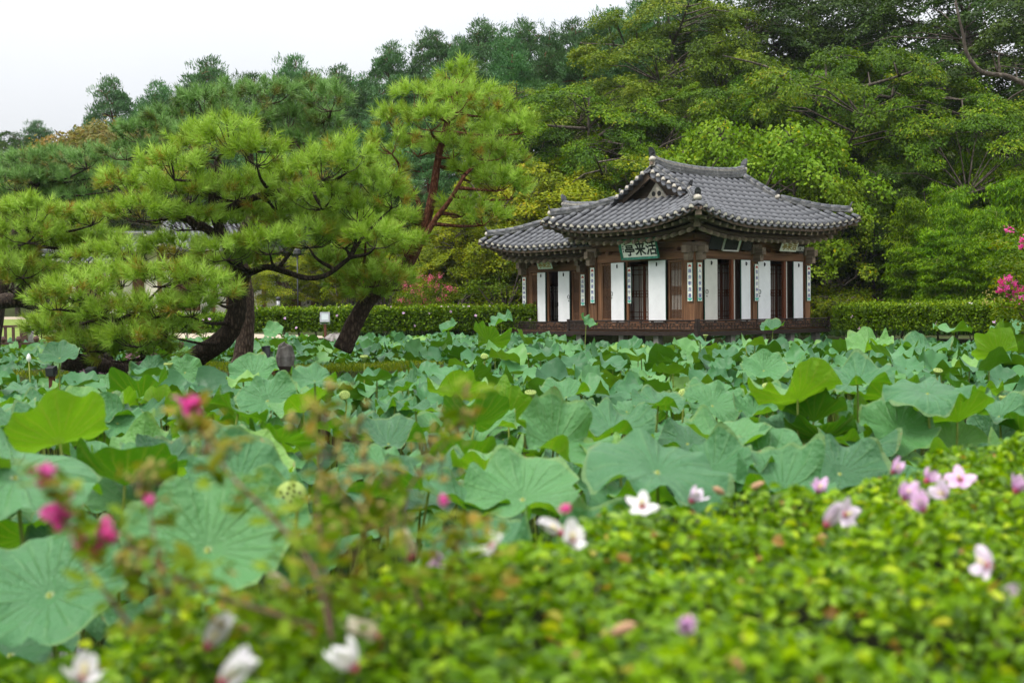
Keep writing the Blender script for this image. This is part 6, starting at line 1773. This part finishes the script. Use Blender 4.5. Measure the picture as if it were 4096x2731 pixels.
# seed heads: groups of small round capsules on fine stalks
mbc = MB(); lump(mbc, (0, 0, 0), (.0055, .0055, .0065), 7, 2); ME_CAPS = mbc.mesh('seed_capsule', M_CAPS, True)
rs = random.Random(23); cap_n = 0
HEADS = [(560, 2250, 1.8, 26, 80), (660, 2330, 1.8, 14, 70), (640, 2420, 1.8, 10, 50), (810, 1770, 1.95, 16, 70), (900, 1800, 1.95, 10, 70), (1290, 1650, 2.1, 12, 60), (1330, 1780, 2.1, 20, 110), (1420, 1730, 2.1, 16, 90), (1460, 1850, 2.0, 18, 100), (1330, 1930, 2.0, 20, 110), (1560, 1900, 2.0, 14, 90), (1430, 2050, 2.0, 18, 110), (1290, 2120, 2.0, 14, 90), (1590, 2060, 2.0, 14, 80), (1820, 1680, 2.2, 22, 100), (1860, 1560, 2.2, 10, 60), (1700, 1780, 2.2, 12, 80), (1760, 1880, 2.2, 10, 80), (1830, 2130, 2.2, 20, 80), (1960, 2100, 2.2, 8, 60), (1380, 2180, 2.0, 10, 80), (560, 1920, 1.9, 12, 60), (250, 1970, 1.8, 8, 40), (760, 1690, 2.0, 10, 40), (640, 1900, 1.9, 8, 50), (1180, 1680, 2.1, 8, 60), (1330, 1540, 2.1, 8, 40)]
for (px, py, dp, n_, sp_) in HEADS:
    c = P(px, py, dp); g = MB()
    for i in range(int(n_ * .75)):
        q = P(px + rs.gauss(0, sp_ * .5), py + rs.gauss(0, sp_ * .5), dp + rs.gauss(0, .03))
        ob('seed_capsule', ME_CAPS, CM, mat4=TC @ Matrix.Translation(q) @ Matrix.Rotation(rs.uniform(0, 3), 4, 'X') @ Matrix.Diagonal((rs.uniform(.8, 1.2),) * 3 + (1,)))
        g.tube([c + Vector((0, 0, -.02)), q], [.0012, .0008], 4, False)
    g.build('stalks', M_CTWIG, CM, mat4=TC)
# leaves along the branches
Cl = []; 
for w in br:
    for p in w[2:]:
        for k in range(2): Cl.append(p + Vector((rs.gauss(0, .025), rs.gauss(0, .025), rs.gauss(0, .02))))
for _ in range(210):
    q = P(rs.uniform(1100, 2050), rs.uniform(2050, 2420), rs.uniform(1.9, 2.25)); Cl.append(q)
for _ in range(90):
    q = P(rs.uniform(450, 1200), rs.uniform(2250, 2550), rs.uniform(1.7, 1.95)); Cl.append(q)
Cl = np.array([tuple(c) for c in Cl]); q = np.random.default_rng(8); n = len(Cl)
Tl = q.normal(size=(n, 3)); Tl[:, 2] *= .4
V, Fq, tn = leaf_quads(Cl, Tl, np.array([0, 0, 1.]) + q.normal(0, .5, (n, 3)), q.uniform(.03, .05, n), q.uniform(.018, .026, n), q.random(n), True)
ob('foliage', npmesh('foliage', V, Fq, L_CRAPE, True, tn), CM, mat4=TC)
# flowering crape myrtles in the garden
def crape_tree(p, H, R, nfl, label, seed, mat=M_CRAPE2, trunk=True, fs=.07):
    global RNG
    RNG = np.random.default_rng(seed); random.seed(seed)
    root = ob('crape_myrtle_tree', None, loc=p, label=label, cat='flowering tree')
    g = MB()
    cents = []
    for k in range(9):
        a = k * 2.4; e = Vector((math.cos(a) * R * .7, math.sin(a) * R * .7, H * random.uniform(.6, 1)))
        g.tube(spline([Vector((0, 0, -.1)), Vector((math.cos(a) * R * .15, math.sin(a) * R * .15, H * .4)), e], 5), [.04 - .0035 * i for i in range(11)], 6)
        for _ in range(7): cents.append(e + Vector((random.gauss(0, R * .3), random.gauss(0, R * .3), random.gauss(0, H * .12))))
    g.build('trunk', M_BARK, root, True)
    c = np.array([tuple(v) for v in cents])
    V, Fq, tn = leaf_quads(*clumps(c, np.tile([0, 0, 1.], (len(c), 1)), np.full(len(c), R * .25), 90, .06, .035, .6, .2, .7))
    ob('crown', npmesh('crown', V, Fq, L_SHRUB, False, tn), root)
    for i in range(nfl):
        b = cents[random.randrange(len(cents))] + Vector((random.gauss(0, .15), random.gauss(0, .15) - .15, random.uniform(0, .3)))
        V, Fq, tn = crape_cluster(b, fs * 1.5, 26, fs * .7, seed * 50 + i)
        ob('flower_cluster', npmesh('flower_cluster', V, Fq, mat, True, tn), root)
q = P(1690, 1240, 38.8); crape_tree((q.x, q.y, .9), 1.9, .95, 46, 'pink crape myrtle in bloom behind the leaning pine', 401)
q = P(1540, 1240, 39.5); crape_tree((q.x, q.y, .9), 2.5, .9, 16, 'crape myrtle with a few pink heads beside the leaning trunk', 402)
q = P(450, 1200, 70); crape_tree((q.x, q.y, gz(q.x, q.y)), 6.2, 2.6, 60, 'distant red-flowered crape myrtle between the tiled roofs', 403, fs=.22)
q = P(4170, 1400, 16.5); crape_tree((q.x, q.y, .3), 2.25, .62, 26, 'crape myrtle with magenta heads leaning in from the right edge', 404, M_CRAPE, fs=.05)
CT = [o_ for o_ in COL.objects if o_.get('label', '').startswith('crape myrtle with magenta')][0]
Tq = Matrix.Translation(-Vector(CT.location)); g = MB(); cl = []
for i, (px, py) in enumerate(((4005, 1128), (4035, 1112), (4060, 1135), (4058, 1165), (4028, 1150), (4080, 1158), (4070, 1180), (4088, 985), (4092, 960), (4000, 1160))):
    V, Fq, tn = crape_cluster(Tq @ P(px, py, 16.4), .045, 60, .032, 900 + i)
    ob('flower_cluster', npmesh('flower_cluster', V, Fq, M_CRAPE, True, tn), CT)
for a_, b_ in (((4180, 1300), (4040, 1130)), ((4170, 1260), (3960, 1195)), ((4170, 1270), (3975, 1225)), ((4180, 1200), (4090, 980)), ((4190, 1280), (4060, 1230))):
    pp = [Tq @ P(*a_, 16.5), Tq @ P((a_[0] + b_[0]) / 2, (a_[1] + b_[1]) / 2 - 12, 16.45), Tq @ P(*b_, 16.4)]; g.tube(spline(pp, 5), [.012 - .0009 * i for i in range(11)], 5)
    for k in range(26): cl.append(pp[1].lerp(pp[2], random.random()) + Vector((random.gauss(0, .05), random.gauss(0, .05), random.gauss(0, .04))))
g.build('branch', M_CTWIG, CT, True)
qq = np.random.default_rng(77); cl = np.array([tuple(v) for v in cl]); Tt = qq.normal(size=cl.shape)
V, Fq, tn = leaf_quads(cl, Tt, np.array([0, 0, 1.]) + qq.normal(0, .5, cl.shape), .07, .04, qq.random(len(cl)), True); ob('foliage', npmesh('foliage', V, Fq, L_SHRUB, False, tn), CT)
ct = [Tq @ P(3930 + random.uniform(0, 100), 1180 + random.uniform(-20, 40), 16.4) for _ in range(40)]; g = MB()
for k, v in enumerate(ct): ob('seed_capsule', ME_CAPS, CT, mat4=Matrix.Translation(v) @ Matrix.Diagonal((1.6, 1.6, 1.6, 1)))

# small leafy tree with a thin trunk beside the wing
def thin_tree(px, py0, py1, dp, label, seed):
    global RNG
    RNG = np.random.default_rng(seed); random.seed(seed)
    b = P(px, py0, dp); b.z = .9; H = P(px, py1, dp).z - .9
    root = ob('young_plum_tree', None, loc=b, label=label, cat='tree'); g = MB(); cents = []
    g.tube([(0, 0, -.1), (.02, 0, H * .35)], [.09, .07], 8)
    for k in range(7):
        a = k * 2.4; e = Vector((math.cos(a) * .9, math.sin(a) * .7, H * random.uniform(.65, 1)))
        g.tube(spline([Vector((.02, 0, H * .33)), e * .55 + Vector((0, 0, H * .1)), e], 4), [.05 - .005 * i for i in range(9)], 6)
        for _ in range(4): cents.append(e + Vector((random.gauss(0, .3), random.gauss(0, .3), random.gauss(0, .2))))
    g.build('trunk', M_BARK, root, True); c = np.array([tuple(v) for v in cents])
    V, Fq, tn = leaf_quads(*clumps(c, np.tile([0, 0, 1.], (len(c), 1)), np.full(len(c), .3), 70, .09, .05, .5, .4, .7)); ob('crown', npmesh('crown', V, Fq, L_OLIVE, False, tn), root)
thin_tree(2020, 1230, 1050, 38.5, 'young tree with a bare pale trunk beside the pavilion wing', 411)

# ------------------------------------------------------------------ small garden things
M_RAILB = mat_simple('brown_railing_paint', (0.10, 0.052, 0.038), .6, .3, .25, 5)
def fence(name, a, b, z0, z1, step, label, rails, posts, knob=False, bal=.045):
    a = Vector(a); b = Vector(b); d = (b - a); ln = d.length; d.normalize()
    root = ob(name, None, loc=(a.x, a.y, z0), rot=(0, 0, math.atan2(d.y, d.x)), label=label, cat='railing'); H = z1 - z0
    for zr, h in rails: g = MB(); g.box(0, ln, -.035, .035, H * zr - h / 2, H * zr + h / 2); g.build('rail', M_RAILB, root)
    n = int(ln / step)
    me = MB().box(-bal / 2, bal / 2, -.02, .02, .03, H * rails[0][0] - .03).mesh('baluster', M_RAILB)
    for i in range(n): ob('baluster', me, root, loc=(ln * (i + .5) / n, 0, 0))
    for u in posts:
        g = MB(); g.box(-.055, .055, -.055, .055, -.5, H * 1.02)
        if knob: g.lathe([(.03, H * 1.02), (.06, H * 1.02 + .04), (.075, H * 1.02 + .09), (.05, H * 1.02 + .15), (0, H * 1.02 + .165)], 10)
        g.build('railing_post', M_RAILB, root, loc=(u * ln, 0, 0))
fa = P(-120, 1310, 33); fb = P(100, 1310, 33)
fence('bridge_railing', (fa.x, fa.y, 0), (fb.x, fb.y, 0), .95, 1.50, .21, 'brown upright railing before the bright lawn at the left edge', [(.97, .07), (.06, .07)], (0, 1), bal=.075)
fa = P(-60, 1380, 28.5); fb = P(330, 1385, 29.5)
fence('pond_railing', (fa.x, fa.y, 0), (fb.x, fb.y, 0), .72, 1.10, .10, 'low brown railing with ball knobs behind the left lotus leaves', [(.95, .05), (.6, .05), (.05, .05)], (.18, .34, .52, .70, .88), True, .03)
fa = P(420, 1420, 26.5); fb = P(760, 1425, 26.0)
fence('pond_railing', (fa.x, fa.y, 0), (fb.x, fb.y, 0), .62, .98, .10, 'low brown railing behind the lying pine trunk', [(.95, .05), (.6, .05), (.05, .05)], (.1, .5, .9), True, .03)
g = MB(); lump(g, (0, 0, .3), (.17, .15, .42), 9, 5); q = P(112, 1375, 33.2); g.build('stone_post', M_STONE, None, True, loc=(q.x, q.y, .85), label='rough stone post at the end of the upright railing', cat='stone post')
# standing rock on the island
def rock(p, r, label, seed):
    rnd = random.Random(seed); V = []; F = []; n, m = 7, 5
    for i in range(m + 1):
        th = PI * i / m
        for j in range(n):
            a = 2 * PI * j / n
            k = 1 + rnd.uniform(-.26, .22)
            pk = 1.0 + .5 * max(0, math.cos(th)) * math.cos(a - 2.2)
            V.append((r[0] * math.sin(th) ** .8 * math.cos(a) * k, r[1] * math.sin(th) ** .8 * math.sin(a) * k, r[2] * (math.cos(th) * (1 + .12 * math.cos(a * 2 + 1)) + .25) * (1 + .1 * k)))
    for i in range(m):
        for j in range(n): F.append((i*n+j, (i+1)*n+j, (i+1)*n+(j+1) % n, i*n+(j+1) % n))
    g = MB(); g.add(V, F); return g.build('rock', M_ROCK, None, False, loc=p, label=label, cat='rock')
q = P(1140, 1425, 19.4); rock((q.x, q.y, .84), (.17, .16, .30), 'pointed grey rock standing beside the round floodlight', 3)
q = P(1345, 1322, 30); rock((q.x, q.y, 1.02), (.32, .25, .16), 'low brown boulder behind the leaning pine trunk', 4)
# edging timber of the island
g = MB(); a_ = P(1040, 1450, 18.9); b_ = P(1270, 1460, 18.9); g.bar((a_.x, a_.y, .83), (b_.x, b_.y, .80), .14, .14); g.build('edging_log', M_DKWOOD, None, label='dark timber edging below the pointed rock', cat='timber')
M_LAMPG = mat_simple('grey_lamp_housing', (0.05, 0.052, 0.056), .45, .4, .15, 9, .1, .3)
M_LAMPW = mat_simple('pale_lamp_housing', (0.36, 0.37, 0.38), .45, .4, .12, 9, .1, .2)
t = NT('lamp_glass'); M_GLASS = t.fin(t.bsdf((.55, .6, .6, 1), .08, .6))
M_RUSTB = mat_simple('rusty_base', (0.13, 0.05, 0.03), .8, .2, .3, 9)
# round floodlight on a yoke
q = P(1066, 1395, 18.6); L1 = ob('round_floodlight', None, loc=(q.x, q.y, .82), label='dark round floodlight tilted upward on a yoke by the rock', cat='floodlight')
Rm = Matrix.Translation((0, 0, .30)) @ Matrix.Rotation(math.radians(-14), 4, 'X') @ Matrix.Rotation(math.radians(-8), 4, 'Y')
g = MB(); g.lathe([(.052, -.13), (.058, -.05), (.064, -.045), (.068, .08), (.075, .09), (.075, .105), (.06, .104)], 18, Rm)
for k in range(12): g.box(-.003, .003, .05, .062, -.13, -.05, Rm @ Matrix.Rotation(k * PI / 6, 4, 'Z'))
g.build('housing', M_LAMPG, L1); g = MB(); g.lathe([(.062, .106), (.03, .118), (0, .12)], 18, Rm); g.build('lens', M_GLASS, L1, True)
g = MB(); g.tube([(-.085, 0, .32), (-.09, 0, .1), (-.06, 0, .03), (.06, 0, .03), (.09, 0, .1), (.085, 0, .32)], .009, 6); g.tube([(0, .05, .18), (.02, .06, .08), (0, .03, .02)], .007, 5); g.build('yoke', M_LAMPG, L1, True)
g = MB(); g.box(-.12, -.05, -.05, .05, -.06, .04); g.box(.05, .12, -.05, .05, -.06, .04); g.build('base', M_RUSTB, L1)
# square floodlight before the far hedge
def sq_flood(px, py, dp, w, housing, label, zbase, glass=True, rz=0):
    q = P(px, py, dp); r0 = ob('square_floodlight', None, loc=(q.x, q.y, zbase), rot=(0, 0, rz), label=label, cat='floodlight'); h = q.z - zbase
    Mq = Matrix.Translation((0, 0, h)) @ Matrix.Rotation(math.radians(-12), 4, 'X')
    g = MB(); g.box(-w/2, w/2, -.03, .10, -w*.55, w*.55, Mq); g.box(-w/2 - .012, w/2 + .012, -.045, -.031, w*.42, w*.57, Mq); g.box(-w/2 - .012, -w*.40, -.045, -.031, -w*.57, w*.419, Mq); g.box(w*.40, w/2 + .012, -.045, -.031, -w*.57, w*.419, Mq); g.box(-w*.399, w*.399, -.045, -.031, -w*.57, -w*.30, Mq); g.build('housing', housing, r0)
    if glass: g = MB(); g.box(-w*.39, w*.39, -.038, -.0305, -w*.295, w*.415, Mq); g.build('lens', M_GLASS, r0)
    g = MB(); g.tube([(-w*.55, 0, h), (-w*.55, 0, h - w*.75), (w*.55, 0, h - w*.75), (w*.55, 0, h)], .012, 6); g.build('yoke', housing, r0)
    g = MB(); g.box(-.035, .035, -.035, .035, -.2, h - w*.76); g.build('post', M_RUSTB, r0)
sq_flood(1300, 1269, 33.5, .26, M_LAMPW, 'pale square floodlight on a post before the far hedge', .9)
sq_flood(207, 1482, 16.8, .11, M_LAMPG, 'dark boxy floodlight on a rusty stake under the parasol-like leaf', .55, False, PI)
sq_flood(365, 1485, 17.2, .11, M_LAMPG, 'dark boxy floodlight beneath the lying pine trunk', .55, False, PI)
# lamp post, bollards, steps
q = P(1192, 1230, 50); g = MB(); g.tube([(0, 0, 0), (0, 0, P(1190, 1020, 50).z - .9)], [.035, .028], 8); r0 = g.build('lamp_post', M_LAMPG, None, True, loc=(q.x, q.y, .9), label='slim grey lamp post between the pine trunks', cat='lamp post')
g = MB(); g.lathe([(.05, 0), (.18, .05), (.16, .22), (.02, .3)], 10); g.build('lamp_head', M_LAMPG, r0, loc=(0, 0, P(1190, 1020, 50).z - .9))
def bollard(px, py0, dp, z0, label):
    q = P(px, py0, dp); h = q.z - z0; r0 = ob('bollard_light', None, loc=(q.x, q.y, z0), label=label, cat='bollard light')
    g = MB(); g.lathe([(.085, 0), (.085, h * .62)], 12); g.build('base', M_RUSTB, r0, True)
    g = MB(); g.lathe([(.07, h * .621), (.07, h * .93)], 12); g.build('lamp', M_LAMPW, r0, True); g = MB(); g.lathe([(.09, h * .931), (.09, h), (.02, h * 1.02)], 12); g.build('cap', M_LAMPG, r0, True)
bollard(3931, 1165, 35.0, .9, 'brown bollard light with a grey lamp behind the right hedge'); bollard(1113, 1190, 44, .9, 'dark bollard light by the stone steps')
q = P(1070, 1230, 47); r0 = ob('stone_steps', None, loc=(q.x, q.y, .9), label='worn stone steps behind the far hedge', cat='steps')
for i in range(4): g = MB(); g.box(-1.1, .9, i * .42, i * .42 + .44, 0, .2 * (i + 1)); g.build('step', M_STONE, r0)
# stone bank wall right of the pavilion, built of separate blocks
r0 = ob('bank_wall', None, loc=(10.1, 32.3, 0), rot=(0, 0, math.radians(-52)), label='low stone retaining wall of the bank right of the pavilion', cat='wall'); rs = random.Random(4)
for j in range(4):
    u = 0
    while u < 9.5:
        w = rs.uniform(.35, .8); g = MB(); g.box(u + .008, u + w - .008, -rs.uniform(.0, .03), .3, -.3 + j * .3 + .006, j * .3 - .006); g.build('stone', M_STONE, r0); u += w
# pink spider lilies by the roots
M_LILY = mat_leaf('pink_lily_petal', [(0, (.50, .25, .38)), (1, (.66, .42, .52))], .25, .6, .2, .1, (1, .9, 1))
LIL = [(540, 1418, 18.9, 5), (490, 1440, 18.8, 4), (565, 1450, 18.9, 4), (610, 1410, 19.2, 3), (345, 1490, 17.8, 4), (395, 1492, 17.8, 3), (330, 1500, 17.7, 3), (625, 1430, 19.3, 3)]
for i, (px, py, dp, n_) in enumerate(LIL):
    q = P(px, py, dp); rs = random.Random(i); r0 = ob('spider_lily', None, loc=(q.x, q.y, .7), label=['tall pink spider lily cluster behind the lying trunk', 'pink spider lily left of the tall cluster', 'drooping pink spider lily right of the tall cluster', 'pale spider lily near the forked root', 'pink spider lily under the lying trunk', 'small spider lily under the lying trunk beside a floodlight', 'spider lily at the left end of the lying trunk', 'small spider lily near the rising trunk'][i], cat='flower', group='pink spider lilies on the island')
    g = MB(); C = []; 
    for k in range(n_):
        e = Vector((rs.gauss(0, .06), rs.gauss(0, .06), q.z - .7 + rs.gauss(0, .03))); g.tube([(e.x * .4, e.y * .4, -.05), tuple(e)], .006, 5)
        C += [e + Vector((rs.gauss(0, .022), rs.gauss(0, .022), rs.gauss(0, .018))) for _ in range(16)]
    g.build('stem', M_LSTEM, r0); C = np.array([tuple(c) for c in C]); qq = np.random.default_rng(i)
    T = qq.normal(size=C.shape); T[:, 2] = np.abs(T[:, 2]) * .4; V, Fq, tn = leaf_quads(C, T, qq.normal(size=C.shape), .06, .018, qq.random(len(C))); ob('petals', npmesh('petals', V, Fq, M_LILY, False, tn), r0)

# ------------------------------------------------------------------ tiled houses behind the pines
M_WALLW = mat_simple('house_plaster', (.62, .58, .50), .9, .1, .1, 4)
def house(px, depth, z_eave, Lx, Ly, rz, label):
    q = P(px, 1200, depth); r0 = ob('tiled_house', None, loc=(q.x, q.y, gz(q.x, q.y)), rot=(0, 0, rz), label=label, cat='house')
    ze = z_eave
    rf_, fs = make_roof(r0, 'roof', Lx, Ly, .9, ze, .8, detail=False, lift=.45)
    gable(rf_, fs, Lx, Ly, .9, .8)
    g = MB(); g.box(.0, Lx, .0, Ly, 0, ze + .2); g.build('wall', M_WALLW, r0)
    for i in range(4): g = MB(); g.box(Lx * i / 3 - .1, Lx * i / 3 + .1, -.06, .06, 0, ze + .15); g.build('post', M_WOODV, r0)
    g = MB(); g.box(-.05, Lx + .05, -.09, -.061, ze - .35, ze - .1); g.build('lintel', M_WOODX, r0)
    for i in range(3): g = MB(); g.box(Lx * (i + .25) / 3, Lx * (i + .75) / 3, -.05, -.02, .5, ze - .5); g.build('window', M_LATT, r0)
house(640, 54, 3.3, 7.5, 4.2, math.radians(28), 'tiled house with a small gable glimpsed through the pines')
house(250, 58, 2.75, 9.0, 3.6, math.radians(-6), 'long low tiled house behind the left pines')
house(310, 68, 3.9, 8.0, 4.0, math.radians(10), 'tiled house whose ridge shows above the long low one')

# grass and weeds on the island and banks
r_ = np.random.default_rng(55); n = 26000
X = r_.uniform(ISL[0] - ISL[2], ISL[0] + ISL[2], n); Y = r_.uniform(ISL[1] - ISL[3], ISL[1] + ISL[3], n)
k = (((X - ISL[0]) / ISL[2]) ** 2 + ((Y - ISL[1]) / ISL[3]) ** 2 < .98) & (wob(X * 3, Y * 3) + r_.normal(0, .4, n) > -.2)
C = np.stack([X[k], Y[k], ground_z(X[k], Y[k]) + .03], -1); n = len(C)
T = r_.normal(0, .5, (n, 3)); T[:, 2] = 1; V, Fq, tn = leaf_quads(C, T, r_.normal(size=(n, 3)), r_.uniform(.05, .13, n), .012, r_.random(n))
ob('island_grass', npmesh('island_grass', V, Fq, L_SHRUB, False, tn), kind='stuff', label='thin mossy grass on the pine island', cat='grass')
n = 60000; X = r_.uniform(-6, 24, n); Y = r_.uniform(34, 62, n); k = (pond_sd(X, Y) > .4); X, Y = X[k], Y[k]; n = len(X)
C = np.stack([X, Y, ground_z(X, Y) + .10], -1); T = r_.normal(0, .7, (n, 3)); T[:, 2] = 1
V, Fq, tn = leaf_quads(C, T, r_.normal(size=(n, 3)), r_.uniform(.15, .4, n), .08, r_.random(n) * .8)
ob('undergrowth', npmesh('undergrowth', V, Fq, L_DARK, False, tn), kind='stuff', label='dark weeds and fern undergrowth on the wooded slope', cat='undergrowth')

# ------------------------------------------------------------------ light haze of a damp overcast day
t = NT('haze')
t.set(t.out.inputs['Volume'], t.n('VolumePrincipled', {'Color': (0.90, 0.95, 1.0, 1), 'Density': 0.0002, 'Anisotropy': 0.2}))
g = MB(); g.box(-305, 305, -64, 326, -1.6, 48); hz = g.build('haze', t.m, None, kind='stuff', label='thin pale haze hanging in the damp air', cat='haze')
